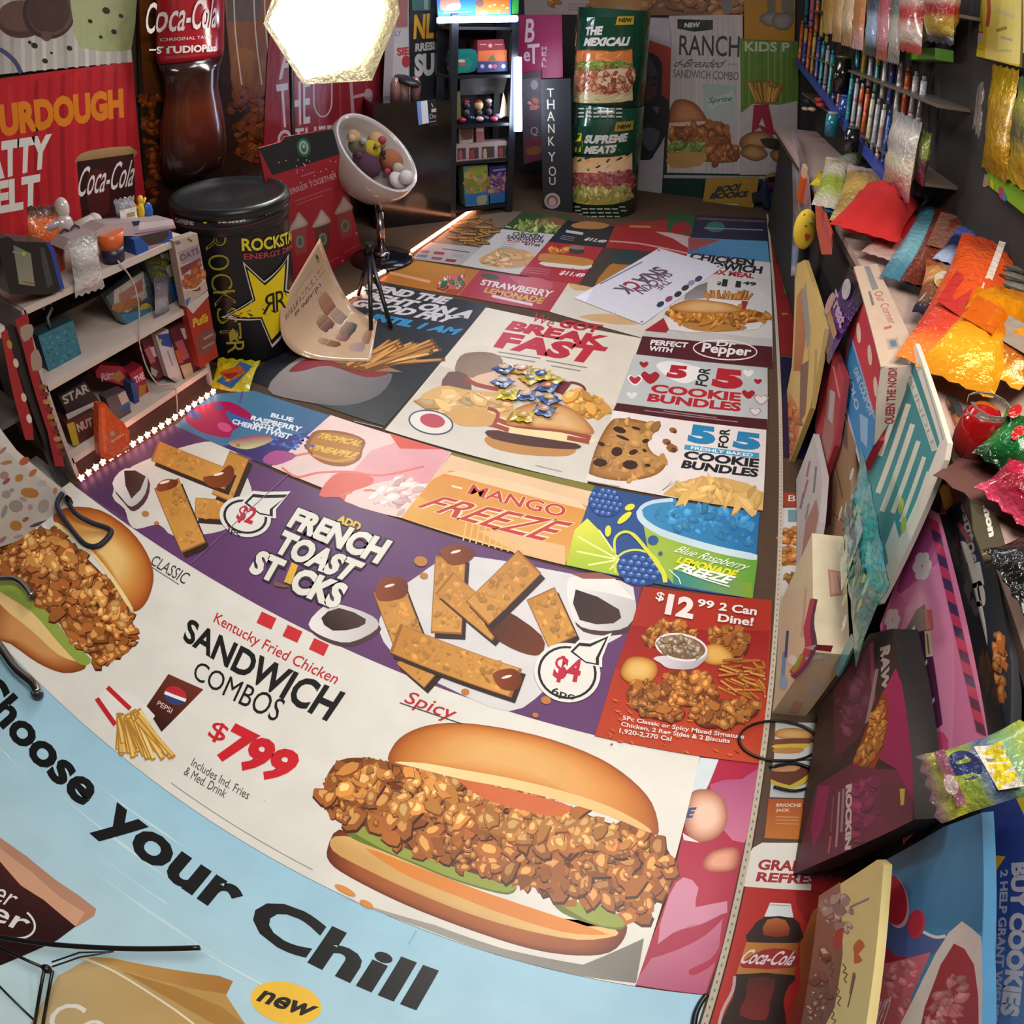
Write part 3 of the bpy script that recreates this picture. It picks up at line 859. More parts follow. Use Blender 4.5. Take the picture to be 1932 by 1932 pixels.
# cookie bundles, blue lettering
a = floor_art([(1158, 774), (1446, 810), (1439, 963), (1104, 907)], 'd8cfce', z=0.0049)
ck = [(1152, 795), (1172, 789), (1208, 793), (1240, 804), (1229, 824), (1222, 838), (1233, 856), (1256, 868), (1252, 885), (1230, 899), (1190, 907), (1150, 905), (1116, 896), (1112, 886), (1128, 835)]
a.D(ck, ['7d5228', '9c6a34', 'b0814a', 'b58850'], ks=[1, .9, .7, .4], sm=3)
a.X(ck, 60, 6, ('94642f', 'b0824a', 'c2955c'))
for x, y, rx, ry in ((1169, 811, 13, 6), (1164, 852, 11, 9), (1189, 877, 15, 9), (1132, 873, 14, 8), (1200, 808, 9, 3), (1218, 832, 7, 4), (1195, 853, 9, 5), (1175, 826, 14, 3), (1135, 838, 7, 4), (1222, 878, 6, 3), (1216, 850, 5, 3)):
    a.E(x, y, rx, ry, g.uniform(-20, 30), '3b2018', 9)
for x, y, r in ((1270, 812, 8), (1258, 834, 9), (1268, 846, 12)):
    a.E(x, y, r, r * .7, 20, '8a5c34', 7); a.E(x + 3, y + 3, r * .5, r * .4, 20, '5a3620', 6)
a.P([(1250, 933), (1275, 912), (1320, 900), (1365, 901), (1410, 912), (1440, 930), (1439, 963), (1345, 951)], 'c79c58', 'd0a967', ((1300, 905), (1350, 950)))
a.X([(1265, 928), (1320, 905), (1400, 915), (1432, 935), (1430, 955), (1345, 946)], 30, 8, ('b98c48', 'cda563', 'd9b678'), asp=3)
a.L([(1280, 906), (1250, 925), (1268, 908)], 1.5, 'a9a09c')
a.T('5', (1303, 800), (1351, 806), (1296, 834), '2579a8', bold=.07, br=(1349, 842))
a.T('FOR', (1354, 844), (1358, 808), (1373, 846), '1f2024', bold=.03, br=(1378, 810))
a.T('5', (1388, 813), (1436, 819), (1381, 845), '2579a8', bold=.07, br=(1434, 852))
a.P([(1292, 839), (1432, 855), (1432, 865), (1291, 848)], '3f8fb8')
a.T('FRESHLY BAKED', (1304, 842), (1421, 856), (1303, 848), 'e3e6e8', bold=.02, br=(1420, 862))
a.T('COOKIE', (1293, 850), (1433, 866), (1288, 865), '1d1f24', bold=.045, br=(1431, 883))
a.T('BUNDLES', (1290, 868), (1432, 885), (1284, 883), '1d1f24', bold=.045, br=(1429, 901))
a.L([(1108, 908), (1170, 919)], 1.8, '8a8480')
a.make('floor_poster', 'white floor poster of 5 FOR 5 cookie bundles in blue numerals', 'poster')
# cookie bundles, red lettering
a = floor_art([(1196, 668), (1448, 694), (1448, 811), (1157, 774)], 'aeb2b3', z=0.0052)
a.P([(1164, 760), (1448, 791), (1448, 811), (1157, 774)], '471a20')
a.L([(1252, 775), (1352, 788)], 1.6, '9a7a7c'); a.L([(1216, 774), (1392, 796)], 1.6, '9a7a7c')
a.P([(1238, 690), (1262, 681), (1300, 688), (1330, 700), (1300, 722), (1268, 716)], 'd9d5d6', sm=4)
def heart(x, y, s_, c, o=None):
    q = [(x, y + s_), (x - s_ * 1.25, y - s_ * .15), (x - s_ * .75, y - s_ * .75), (x - s_ * .1, y - s_ * .35), (x + s_ * .7, y - s_ * .7), (x + s_ * 1.25, y - s_ * .05)]
    if o: a.P([(x + (p - x) * 1.25, y + (r - y) * 1.3) for p, r in q], o, sm=3)
    a.P(q, c, sm=3)
heart(1227, 711, 14, '94202e'); heart(1198, 716, 9, 'a52a36', 'e4dfdd'); heart(1215, 687, 7, '94202e'); heart(1192, 745, 8, 'cfd0d0'); heart(1412, 743, 10, '94202e'); heart(1436, 753, 9, 'd5c9c9', '8d8a8a'); heart(1425, 776, 7, 'd5c9c9', '8d8a8a'); heart(1430, 719, 6, '94202e'); heart(1412, 703, 8, 'd3d4d4')
a.T('5', (1263, 688), (1299, 691), (1256, 712), 'a3202d', bold=.07, br=(1294, 716))
a.T('FOR', (1311, 726), (1320, 692), (1334, 730), '26262a', bold=.03, br=(1341, 696))
a.T('5', (1349, 694), (1402, 699), (1341, 730), 'a3202d', bold=.08, br=(1402, 737))
a.T('COOKIE', (1231, 724), (1399, 741), (1226, 740), 'a3202d', bold=.045, br=(1397, 758))
a.T('BUNDLES', (1225, 742), (1399, 760), (1220, 757), 'a3202d', bold=.045, br=(1397, 777))
a.make('floor_poster', 'grey floor poster of 5 FOR 5 cookie bundles in red with hearts', 'poster')
# Dr Pepper chicken box poster
a = floor_art([(1297, 479), (1453, 495), (1458, 694), (1200, 668)], 'c3bebc', z=0.0055)
a.P([(1212, 634), (1457, 654), (1458, 694), (1200, 668)], '4c1d24')
a.P([(1220, 618), (1300, 622), (1457, 640), (1457, 654), (1212, 634)], 'b3adab')
for w, c, q in (('CHICKEN', '23262b', ((1304, 477), (1424, 489), (1299, 489), (1422, 503))), ('SANDWICH', '23262b', ((1294, 489), (1440, 503), (1288, 502), (1437, 517))), ('BOX MEAL', '9c2632', ((1330, 506), (1424, 516), (1327, 515), (1422, 526))), ('11', '23262b', ((1364, 526), (1399, 531), (1361, 540), (1397, 543))), ('$', '23262b', ((1354, 530), (1362, 532), (1352, 538), (1360, 539))), ('49', '23262b', ((1402, 530), (1428, 533), (1400, 537), (1426, 540)))):
    a.T(w, *q[:3], c, bold=.05, br=q[3])
a.P([(1295, 547), (1335, 532), (1333, 562), (1290, 566)], '6d6a6a', '8a8684', ((1300, 540), (1330, 560)))
for i in range(26):
    x = 1338 + i * 2.9
    a.S((x - 2 + g.uniform(-4, 4), 566), (x + (i - 13) * .5 + g.uniform(-5, 5), 551 + g.uniform(-4, 5)), 5, ('7a4a1e', g.choice(['c08440', 'a86c2e'])))
a.P([(1338, 563), (1412, 569), (1406, 584), (1340, 580)], 'd2ccca'); a.P([(1400, 568), (1412, 569), (1406, 584), (1396, 583)], '8f2a3a')
a.P([(1216, 624), (1252, 600), (1262, 622), (1256, 628)], '94242e')
a.P([(1258, 600), (1390, 606), (1445, 604), (1430, 622), (1300, 628), (1262, 622)], 'cfc9c5')
a.P([(1286, 602), (1340, 611), (1400, 614), (1402, 623), (1330, 626), (1290, 617)], 'a8743a', sm=3)
q = [(1256, 588), (1300, 583), (1360, 586), (1410, 584), (1456, 597), (1440, 606), (1390, 612), (1320, 611), (1268, 601)]
a.P(q, '7a4318', sm=3); a.X(q, 90, 5, ('7a4318', 'b4762f', 'd29a4c'), asp=2.2)
a.D([(1264, 580), (1300, 566), (1340, 568), (1382, 575), (1402, 588), (1340, 592), (1280, 588)], ['8f5a2a', 'b98349', 'caa06a'], ks=[1, .8, .4], sm=3)
a.T('PERFECT', (1229, 641), (1299, 647), (1226, 651), 'd6d0d0', bold=.04, br=(1296, 657))
a.T('WITH', (1226, 653), (1270, 657), (1223, 662), 'd6d0d0', bold=.04, br=(1267, 666))
a.L(ell(1368, 661, 60, 18, 4, 30), 2.2, 'd6d0d0', closed=True)
a.T('Dr', (1354, 643), (1390, 646), (1351, 653), 'd6d0d0', bold=.02, br=(1386, 656))
a.T('Pepper', (1327, 647), (1420, 656), (1322, 670), 'd6d0d0', bold=.03, br=(1414, 678))
a.make('floor_poster', 'white CHICKEN SANDWICH box meal floor poster with maroon Dr Pepper band', 'poster')
# red $12.99 poster
a = floor_art([(1213, 1106), (1456, 1132), (1437, 1441), (1122, 1388)], '9c2a1a', z=0.0058)
a.P([(1190, 1180), (1452, 1190), (1445, 1280), (1160, 1262)], '8e1519', '9c2a1a', ((1300, 1190), (1300, 1262)))
a.P([(1160, 1262), (1445, 1300), (1437, 1441), (1122, 1388)], 'a5331b', 'b03c1e', ((1300, 1300), (1270, 1410)))
def lump(pts, n, r, seed):
    a.P([(x + 3, y + 5) for x, y in pts], '5a140c', sm=3)
    a.P(pts, '6b3514', sm=3); a.X(pts, n, r, ('5f2e10', '9c5e26', 'c68c48'), sm=3, seed=seed)
lump([(1212, 1210), (1225, 1185), (1255, 1172), (1290, 1176), (1315, 1200), (1280, 1215), (1230, 1218)], 60, 6, 21)
lump([(1337, 1205), (1345, 1188), (1375, 1182), (1405, 1188), (1412, 1210), (1400, 1235), (1360, 1232)], 60, 6, 22)
a.D([(1330, 1220), (1355, 1215), (1380, 1232), (1382, 1248), (1350, 1255), (1325, 1245)], ['8f5a1e', 'c08a38', 'd2a256'], ks=[1, .8, .4])
for i in range(46):
    x0, y0 = g.uniform(1340, 1440), g.uniform(1245, 1305)
    t = math.radians(g.uniform(-10, 40))
    a.S((x0, y0), (min(x0 + 40 * math.cos(t), 1443), y0 + 40 * math.sin(t)), 5.5, ('7a3d12', g.choice(['b8742c', 'a8622a', 'c98a40'])))
a.P([(1237, 1240), (1333, 1232), (1320, 1255), (1300, 1264), (1262, 1262), (1246, 1252)], 'cdc6cc', 'a39ca4', ((1250, 1240), (1300, 1265)), sm=3)
a.E(1285, 1222, 50, 26, 10, 'd3ccd0'); a.E(1285, 1222, 46, 22, 10, '6d5640')
a.X(ell(1285, 1222, 42, 19, 10), 60, 5, ('4d3b2c', '857058', 'b0a08c'))
a.D([(1172, 1262), (1185, 1243), (1210, 1240), (1235, 1250), (1240, 1270), (1225, 1288), (1190, 1290), (1173, 1278)], ['8f5a1e', 'b98234', 'd0a054', 'd9b06a'], ks=[1, .85, .6, .3])
lump([(1250, 1290), (1262, 1270), (1300, 1265), (1335, 1275), (1350, 1300), (1345, 1325), (1300, 1330), (1262, 1318)], 90, 7, 23)
lump([(1182, 1310), (1200, 1288), (1240, 1290), (1260, 1320), (1290, 1340), (1275, 1358), (1230, 1352), (1195, 1335)], 90, 7, 24)
lump([(1305, 1340), (1330, 1325), (1370, 1320), (1420, 1326), (1425, 1345), (1380, 1365), (1330, 1370), (1308, 1358)], 80, 7, 25)
for i in range(30):
    a.E(g.uniform(1150, 1430), g.uniform(1320, 1425), g.uniform(2, 7), 2, g.uniform(0, 40), g.choice(['c25a2a', 'cc6a30', 'a8301a']), 6)
wt = 'ddd2d0'
for w, q, b_ in (('$', ((1240, 1117), (1255, 1121), (1235, 1134), (1250, 1139)), .02), ('12', ((1261, 1121), (1312, 1131), (1253, 1160), (1306, 1170)), .05), ('99', ((1317, 1131), (1348, 1136), (1314, 1145), (1345, 1151)), .03), ('2 Can', ((1358, 1138), (1429, 1147), (1355, 1153), (1426, 1163)), .03), ('Dine!', ((1355, 1159), (1422, 1167), (1353, 1174), (1419, 1183)), .03), ('5Pc Classic or Spicy Mixed Signature', ((1175, 1351), (1404, 1387), (1173, 1361), (1402, 1398)), .02), ('Chicken, 2 Reg Sides & 2 Biscuits', ((1172, 1363), (1377, 1395), (1170, 1373), (1375, 1406)), .02), ('1,920-2,270 Cal', ((1169, 1375), (1267, 1391), (1167, 1385), (1265, 1401)), .02)):
    a.T(w, *q[:3], wt, bold=b_, br=q[3])
a.make('floor_poster', 'red floor poster with the price $12.99, 2 Can Dine, and fried chicken', 'poster')
# pink poster beside the trim
a = floor_art([(1320, 1428), (1438, 1441), (1413, 1550), (1390, 1660), (1358, 1800), (1332, 1877), (1195, 1858), (1260, 1690), (1289, 1570)], 'a3123c', z=0.0022)
a.P([(1340, 1480), (1400, 1470), (1432, 1450), (1425, 1500), (1405, 1590), (1360, 1560)], 'a54c78', 'c06a8c', ((1360, 1480), (1410, 1580)), sm=2)
a.P([(1262, 1690), (1290, 1655), (1318, 1675), (1312, 1712), (1372, 1700), (1358, 1745), (1300, 1760), (1240, 1790)], 'c27f9b', sm=2)
a.P([(1240, 1790), (1300, 1745), (1362, 1740), (1355, 1800), (1330, 1876), (1196, 1857)], 'b96a88', 'a84a6c', ((1250, 1780), (1300, 1860)))
a.P([(1215, 1808), (1270, 1760), (1320, 1745), (1372, 1722), (1330, 1765), (1270, 1795)], 'a01a44', sm=3)
a.P([(1300, 1830), (1340, 1810), (1362, 1780), (1350, 1815), (1310, 1840)], 'a01a44', sm=3)
a.P([(1321, 1429), (1356, 1433), (1338, 1478), (1316, 1520), (1300, 1500)], 'c8d4dc')
a.D([(1292, 1560), (1302, 1498), (1340, 1490), (1366, 1510), (1372, 1550), (1352, 1580), (1315, 1588)], ['8d5a48', 'c99078', 'e3bda8'], ks=[1, .75, .4])
a.D([(1325, 1630), (1345, 1605), (1392, 1600), (1388, 1640), (1340, 1645)], ['8d3a38', 'c47a62', 'd99a80'], ks=[1, .7, .4])
a.T('E', (1300, 1524), (1315, 1523), (1293, 1544), '2c4a7c', bold=.05, br=(1306, 1543))
a.P([(1288, 1572), (1320, 1590), (1290, 1585)], 'e5d5d2')
a.make('floor_poster', 'crimson and pink floor poster with finger tips beside the trim', 'poster')

# far rows of floor posters
def wp(name_label, base, col, z, draw=None):
    global a
    a = floor_art(base, col, z=z)
    if draw: draw()
    a.make('floor_poster', name_label, 'poster')
def d_wrap():
    a.P([(740, 515), (790, 492), (880, 508), (860, 535), (800, 530)], 'b5813c', 'a3682c', ((800, 495), (790, 530)))
    a.L([(735, 514), (812, 532)], 5, 'c7936a')
    a.X([(822, 530), (850, 518), (880, 520), (870, 545), (830, 540)], 34, 5, ('4a2a26', 'b5545a', 'c9c6b4'), seed=3)
    a.X([(835, 532), (870, 525), (872, 545), (840, 542)], 16, 4, ('26382a', '3f6a48', '8aa070'), seed=9)
    a.P([(845, 545), (868, 548), (862, 557), (838, 552)], '8f3a2c')
wp('orange brown floor poster of a wrap, left of the strawberry poster', [(777, 489), (905, 510), (865, 558), (713, 530)], 'a4682c', .0031, d_wrap)
def d_straw():
    a.P([(960, 520), (1072, 534), (1050, 566), (985, 548)], 'ad4a54', '9b3540', ((980, 525), (1050, 560)))
    a.E(1010, 535, 34, 12, 8, 'b05560')
    a.T('STRAWBERRY', (911, 527), (1046, 549), (905, 537), 'd2c6c4', bold=.03, br=(1037, 562))
    a.T('LEMONADE', (918, 542), (1030, 562), (912, 551), 'b89a4a', bold=.03, br=(1021, 574))
    a.L([(928, 558), (1005, 575)], 5, 'c7b3b0')
    a.E(925, 522, 18, 5, 10, '3d4a35')
wp('red floor poster lettered STRAWBERRY LEMONADE', [(905, 510), (1073, 533), (1037, 588), (865, 558)], '98303c', .0034, d_straw)
def d_white():
    a.P([(905, 488), (930, 474), (950, 466), (1000, 476), (1004, 498), (960, 507), (912, 499)], 'b58d5c', sm=3)
    a.X([(908, 490), (950, 472), (1000, 480), (1000, 498), (950, 502)], 40, 4, ('8f6236', 'bd9460', 'd6b88c'), asp=2.5, rot=8)
    for w, c, q in (('CHICKEN', '2a2a30', ((969, 437), (1026, 444), (966, 444), (1022, 452))), ('SANDWICH', '2a2a30', ((958, 443), (1027, 452), (955, 450), (1023, 459))), ('BOX MEAL', '9a2d3a', ((959, 451), (1013, 457), (957, 455), (1011, 462))), ('$11.49', '2a2a30', ((991, 458), (1020, 461), (989, 463), (1018, 467)))):
        a.T(w, *q[:3], c, bold=.04, br=q[3])
    for i in range(4): a.L([(950 - i * 3, 456 + i * 4), (975 - i * 3, 459 + i * 4)], 1.3, '8a8688')
wp('white floor poster lettered CHICKEN SANDWICH with a grilled sandwich', [(947, 432), (1047, 442), (979, 518), (868, 500)], 'b3afad', .0037, d_white)
def d_cls():
    a.P([(1016, 485), (1030, 478), (1110, 488), (1118, 498), (1100, 502), (1025, 494)], 'b0783c', sm=3)
    a.P([(1022, 494), (1100, 502), (1116, 499), (1108, 508), (1030, 502)], 'c9c2bc', sm=2)
    a.X([(1030, 468), (1065, 464), (1078, 474), (1040, 478)], 20, 4, ('8f4a1a', 'c77a2c', 'e09a4a'))
    a.E(1088, 473, 15, 7, 5, '3f3633'); a.E(1088, 467, 15, 4, 5, '7d6f66')
    a.T('CLASSIC', (1066, 501), (1106, 505), (1064, 506), 'cfc0c0', bold=.02, br=(1104, 510))
    a.T('$11.49', (1059, 510), (1104, 516), (1055, 519), 'd9cfcf', bold=.04, slant=.1, br=(1100, 525))
    for i in range(3): a.L([(990 - i * 3, 504 + i * 4), (1040 - i * 3, 510 + i * 4)], 1.4, 'b06a70')
wp('red floor poster lettered CLASSIC $11.49 with a long sandwich', [(1034, 456), (1139, 467), (1092, 537), (979, 518)], '9a2b35', .0040, d_cls)
def d_fr():
    for i in range(60):
        x0, y0 = g.uniform(840, 920), g.uniform(412, 462)
        a.S((x0, y0), (x0 + g.uniform(10, 45), y0 + g.uniform(-6, 10)), 5, ('4a2f18', g.choice(['8a6434', '75502a', 'a07a44'])))
    a.P([(798, 468), (812, 458), (905, 468), (869, 501), (776, 489)], 'a09b9b')
    for x, y, c in ((802, 474, '8f5a6a'), (830, 477, '7d2a36'), (865, 482, '8f938a'), (798, 482, '4f7190'), (826, 487, '7a4a5c'), (852, 491, '7d2a36')):
        a.P([(x - 10, y - 2), (x + 10, y), (x + 6, y + 5), (x - 13, y + 3)], c)
    a.L([(835, 470), (886, 477)], 2, '5a5658')
wp('brown fries floor poster at the far end of the light strip', [(900, 391), (985, 400), (947, 432), (868, 501), (776, 489)], '6e6154', .0028, d_fr)
def d_grn():
    a.P([(1000, 421), (1030, 410), (1068, 416), (1055, 428), (1020, 428)], '7d4a34', sm=2)
    a.X([(965, 425), (1000, 418), (1060, 424), (1050, 436), (990, 436)], 40, 4, ('2f4a26', '7d8a44', 'b5a878'), asp=2.5)
    a.L([(954, 427), (964, 429)], 2, 'b9c4b0')
wp('green burger floor poster in front of the THANK YOU board', [(987, 400), (1078, 410), (1047, 442), (947, 432)], '2f4d2c', .0040, d_grn)
def d_blk():
    a.P([(1080, 423), (1110, 417), (1150, 424), (1130, 432), (1085, 430)], 'a06e44', sm=3)
    a.T('$11.49', (1106, 447), (1144, 453), (1103, 454), 'c9c6c6', bold=.05, slant=.15, br=(1141, 460))
    a.L([(1068, 436), (1100, 441)], 5, 'b9b6b6')
    for i in range(3): a.L([(1060 - i * 2, 444 + i * 3), (1085 - i * 2, 448 + i * 3)], 1.2, '77777c')
wp('black $11.49 floor poster before the green sandwich cylinder', [(1070, 415), (1158, 427), (1142, 467), (1034, 456)], '25262c', .0043, d_blk)
def d_red():
    a.P([(1236, 437), (1300, 446), (1303, 470), (1270, 450)], 'b59a98', sm=2)  # white gloss on the sheet, put into its colour
    a.L([(1150, 455), (1210, 460), (1298, 478)], 3, 'bd8480', sm=3)
    a.P([(1190, 420), (1255, 418), (1250, 432), (1170, 430)], '8a2a2c')
    a.L([(1188, 427), (1228, 428)], 4, 'a07a3c')
wp('red floor poster with a painted white gloss right of the black $11.49 poster', [(1160, 425), (1262, 414), (1310, 420), (1297, 481), (1142, 467)], '90292c', .0031, d_red)
def d_gr2():
    a.P([(1270, 425), (1290, 418), (1305, 430), (1300, 440), (1268, 438)], '8a2328', sm=3)
wp('small green and red floor poster below the BOO! BOOKS sign', [(1262, 400), (1318, 405), (1308, 446), (1258, 436)], '24502f', .0034, d_gr2)
def d_nav():
    a.P([(1300, 448), (1448, 455), (1452, 496), (1297, 480)], '2f6392', '5a93b8', ((1310, 485), (1420, 458)))
    a.P([(1298, 449), (1360, 452), (1300, 476)], '8f4448')
    a.E(1350, 428, 18, 10, 0, '2f6a66'); a.L([(1328, 430), (1440, 434)], 2, '8a8496'); a.L([(1315, 412), (1444, 418)], 4, '6a4a5c')
wp('navy and blue floor poster above the CHICKEN SANDWICH box meal poster', [(1312, 405), (1446, 412), (1452, 496), (1297, 480)], '20243c', .0048, d_nav)
def d_dk():
    a.P([(1150, 500), (1185, 492), (1205, 498), (1180, 520), (1120, 545)], 'a06a34', sm=2)
    a.P([(1158, 478), (1190, 470), (1215, 480), (1195, 500), (1160, 498)], '2c3d40')
wp('dark floor poster half under the white paper sheet', [(1142, 467), (1250, 480), (1210, 560), (1092, 537)], '3f3735', .0043, d_dk)
def d_cr():
    a.P([(1072, 533), (1100, 537), (1125, 545), (1085, 548)], 'bd9a64', sm=2)
    a.P([(1090, 598), (1150, 592), (1212, 610), (1160, 612)], 'bd9a70', sm=2)
wp('cream floor poster with pastries beside the BREAKFAST poster', [(1073, 533), (1262, 558), (1222, 640), (1037, 588)], 'c3bcb2', .0037, d_cr)

# white sheet lying askew on top
a = floor_art([(1083, 562), (1243, 468), (1364, 503), (1212, 612)], 'c6c4cf', z=0.0075)
pu = '5b4658'
a.T('SNA', (1264, 512), (1216, 539), (1238, 502), pu, bold=.04, br=(1189, 527))
a.T('C', (1214, 540), (1200, 548), (1187, 528), '92283c', bold=.04, br=(1172, 536))
a.T('K', (1198, 549), (1184, 557), (1170, 537), pu, bold=.04, br=(1155, 545))
a.T('SHACKIN', (1271, 519), (1213, 556), (1255, 510), pu, bold=.03, br=(1196, 547))
a.T('THE', (1268, 533), (1246, 548), (1256, 527), pu, bold=.02, br=(1234, 542))
for x, y, c in ((1246, 574, '2a3052'), (1262, 564, '7a3b58'), (1279, 555, '2b2a30'), (1293, 543, '3a2a34'), (1304, 534, '8a7f92'), (1318, 526, '3a3f5a')):
    a.E(x, y, 8, 5, -30, c, 10)
a.L([(1132, 536), (1212, 494)], 2.2, '5a6a80')
for x, y in ((1092, 563), (1243, 472), (1355, 503), (1211, 607)):
    a.E(x, y, 2.5, 1.6, 0, '5a5a60', 8)
a.P([(1084, 562), (1120, 543), (1105, 570)], 'd8d6e2')
a.make('paper_sheet', 'white sheet lettered THE SHACKIN SNACK lying askew on the posters', 'paper', 'card')

# strip right of the trim: menu and cola posters
a = floor_art(world=[(0.402, 0.43), (0.62, 0.43), (0.62, 1.95), (0.402, 1.95)], col='4f3a2c', z=0.002)
a.P([(1476, 929), (1512, 931), (1508, 956), (1474, 955)], '8f3a20'); a.T('B', (1488, 934), (1502, 935), (1487, 945), 'c9c2bc', br=(1500, 946))
a.P([(1475, 958), (1512, 958), (1510, 1125), (1472, 1125)], 'bdb8b4')
a.P([(1487, 962), (1508, 962), (1506, 985), (1487, 985)], '64848c')
a.X([(1478, 1000), (1507, 1000), (1505, 1024), (1477, 1024)], 24, 6, ('6e3c16', 'a5682e', 'c9945a'), asp=2, rot=0)
a.X([(1477, 1035), (1507, 1035), (1504, 1062), (1476, 1062)], 24, 6, ('6e3c16', 'a5682e', 'b98a50'), asp=2, rot=0)
a.X([(1480, 1085), (1504, 1080), (1502, 1106), (1490, 1106)], 14, 5, ('5a2a20', '8a5a2a', 'a98a40'))
a.P([(1472, 1125), (1510, 1125), (1500, 1290), (1462, 1290)], 'a9a49c')
a.P([(1463, 1362), (1545, 1364), (1543, 1432), (1460, 1432)], 'b5b4b2')
a.D([(1463, 1390), (1468, 1377), (1500, 1374), (1530, 1380), (1533, 1392), (1500, 1396)], ['8f5a28', 'b58348', 'c79c64'], ks=[1, .8, .4])
a.P([(1463, 1395), (1532, 1393), (1526, 1404), (1462, 1406)], '6a3a30', sm=2); a.P([(1462, 1405), (1525, 1403), (1520, 1411), (1462, 1412)], 'b8a23c', sm=2); a.P([(1462, 1412), (1515, 1411), (1508, 1421), (1463, 1421)], 'a8743c', sm=2)
a.P([(1458, 1434), (1540, 1436), (1530, 1506), (1452, 1504)], 'a9adb0')
a.P([(1453, 1468), (1465, 1446), (1500, 1443), (1528, 1452), (1520, 1478), (1480, 1488)], '5a2f22', sm=3); a.P([(1454, 1470), (1490, 1482), (1526, 1460), (1530, 1466), (1500, 1488), (1462, 1484)], 'b09a34', sm=2); a.P([(1456, 1455), (1480, 1443), (1510, 1444), (1500, 1455)], 'b5825a', sm=2)
a.P([(1450, 1507), (1517, 1508), (1510, 1584), (1442, 1581)], '9c4a1e', 'b0672a', ((1480, 1510), (1475, 1580)))
a.T('BRIOCHE', (1465, 1516), (1512, 1516), (1464, 1522), 'd0b8a4', bold=.03, br=(1511, 1523)); a.T('JACK', (1464, 1526), (1490, 1526), (1463, 1533), 'd0b8a4', bold=.03, br=(1489, 1533))
for y in (1541, 1547, 1554): a.L([(1463, y), (1506, y + 1)], 1.5, 'c08a62')
a.P([(1399, 1672), (1408, 1620), (1420, 1600), (1438, 1590), (1530, 1590), (1530, 1680)], 'd3cfc6')
a.T('GRANDE', (1433, 1621), (1560, 1624), (1428, 1641), '96252b', bold=.04, br=(1556, 1645)); a.T('REFRESH', (1430, 1645), (1570, 1650), (1425, 1663), '96252b', bold=.04, br=(1566, 1669))
a.make('floor_poster', 'brown menu poster right of the trim with burgers and GRA REF lettering', 'poster')
a = floor_art(world=[(0.402, -0.35), (0.62, -0.35), (0.62, 0.43), (0.402, 0.43)], col='a8201a', z=0.0024)
a.P([(1500, 1680), (1570, 1690), (1560, 1760), (1520, 1740)], '8a1414', sm=2)
a.P([(1510, 1780), (1560, 1700), (1580, 1960), (1480, 1960), (1510, 1860)], '8f3020', 'a8602c', ((1520, 1900), (1540, 1740)), sm=2)
a.P([(1453, 1703), (1492, 1705), (1497, 1731), (1442, 1729)], 'cfd2d4'); a.L([(1453, 1707), (1491, 1709)], 2, '9aa0a6')
a.P([(1442, 1730), (1497, 1732), (1512, 1755), (1506, 1779), (1410, 1777), (1418, 1752)], '2a1610', sm=2)
a.P([(1448, 1735), (1482, 1736), (1488, 1765), (1440, 1764)], '7a1f14', 'a8602c', ((1460, 1765), (1460, 1734)), sm=2)
a.P([(1408, 1778), (1506, 1779), (1499, 1840), (1389, 1838)], 'b5762e', '8f5522', ((1410, 1800), (1500, 1800)))
a.P([(1405, 1812), (1440, 1792), (1480, 1790), (1503, 1800), (1497, 1826), (1402, 1826)], '8f1f26', sm=2)
a.T('Coca-Cola', (1406, 1790), (1505, 1795), (1398, 1818), 'd9c8c8', bold=.02, slant=.12, br=(1497, 1822))
a.P([(1389, 1838), (1499, 1840), (1488, 1860), (1478, 1890), (1484, 1932), (1478, 2000), (1352, 2000), (1362, 1925), (1384, 1880)], '2b1713', sm=2)
a.P([(1412, 1845), (1462, 1848), (1452, 1890), (1445, 1925), (1395, 1915), (1408, 1880)], '6e2018', '4a1c18', ((1430, 1900), (1430, 1845)), sm=2)
a.L([(1386, 1842), (1382, 1870), (1362, 1910), (1352, 1960)], 6, 'b59a9c', sm=3)
a.make('floor_poster', 'red floor poster of a Coca-Cola bottle in the near right corner', 'poster')
# ------------------------------------------------------------------ left wall banners
a = left_art(-2.385, [(-120, -120), (238, -90), (250, 117), (-120, 155)], 'a7a39e')
for i in range(16):
    x = -60 + i * 20
    a.P([(x, -60), (x + 7, -60), (x + 8, 140 - x * .09), (x + 1, 140 - x * .09)], g.choice(['b9b5af', '97938f', 'c2beb8']))
a.E(40, 38, 46, 34, 0, '4a3430'); a.E(40, 30, 44, 30, 0, '5d4640'); a.E(92, 24, 50, 50, 0, '3b2b28'); a.E(95, 22, 44, 45, 0, '584440')
a.E(92, 22, 40, 40, 0, '46322e'); a.E(88, 68, 10, 10, 0, '5d4640')
a.P([(140, -40), (250, -40), (250, 80), (235, 95), (190, 96), (150, 85), (138, 40)], 'a3ab80', '8b9468', ((150, 0), (240, 90)), sm=3)
for x, y, r in ((65, 86, 7), (56, 80, 4), (131, 91, 6), (85, 115, 6), (97, 100, 3), (200, 20, 8), (215, 60, 6), (170, 40, 5), (228, 30, 5), (190, 70, 4)):
    a.E(x, y, r, r * .8, 30, '2e2422', 8)
a.L([(-20, 88), (5, 96), (28, 116), (40, 138)], 8, '3f4670', sm=4)
a.make('wall_banner', 'pale folded wall banner with dark cookies and mint scoop, above the SOURDOUGH banner', 'banner', 'vinyl')
a = left_art(-2.38, [(-140, 170), (251, 117), (284, 440), (-140, 510)], 'a81f28')
for i in range(15):
    x = -110 + i * 25
    a.P([(x, 162 - x * .18), (x + 8, 161 - x * .18), (x + 15, 450), (x + 6, 450)], g.choice(['991a23', 'b5242c', '8d161e']))
a.T('SOURDOUGH', (-74, 208), (232, 166), (-66, 272), 'c9741e', bold=.06, br=(234, 222))
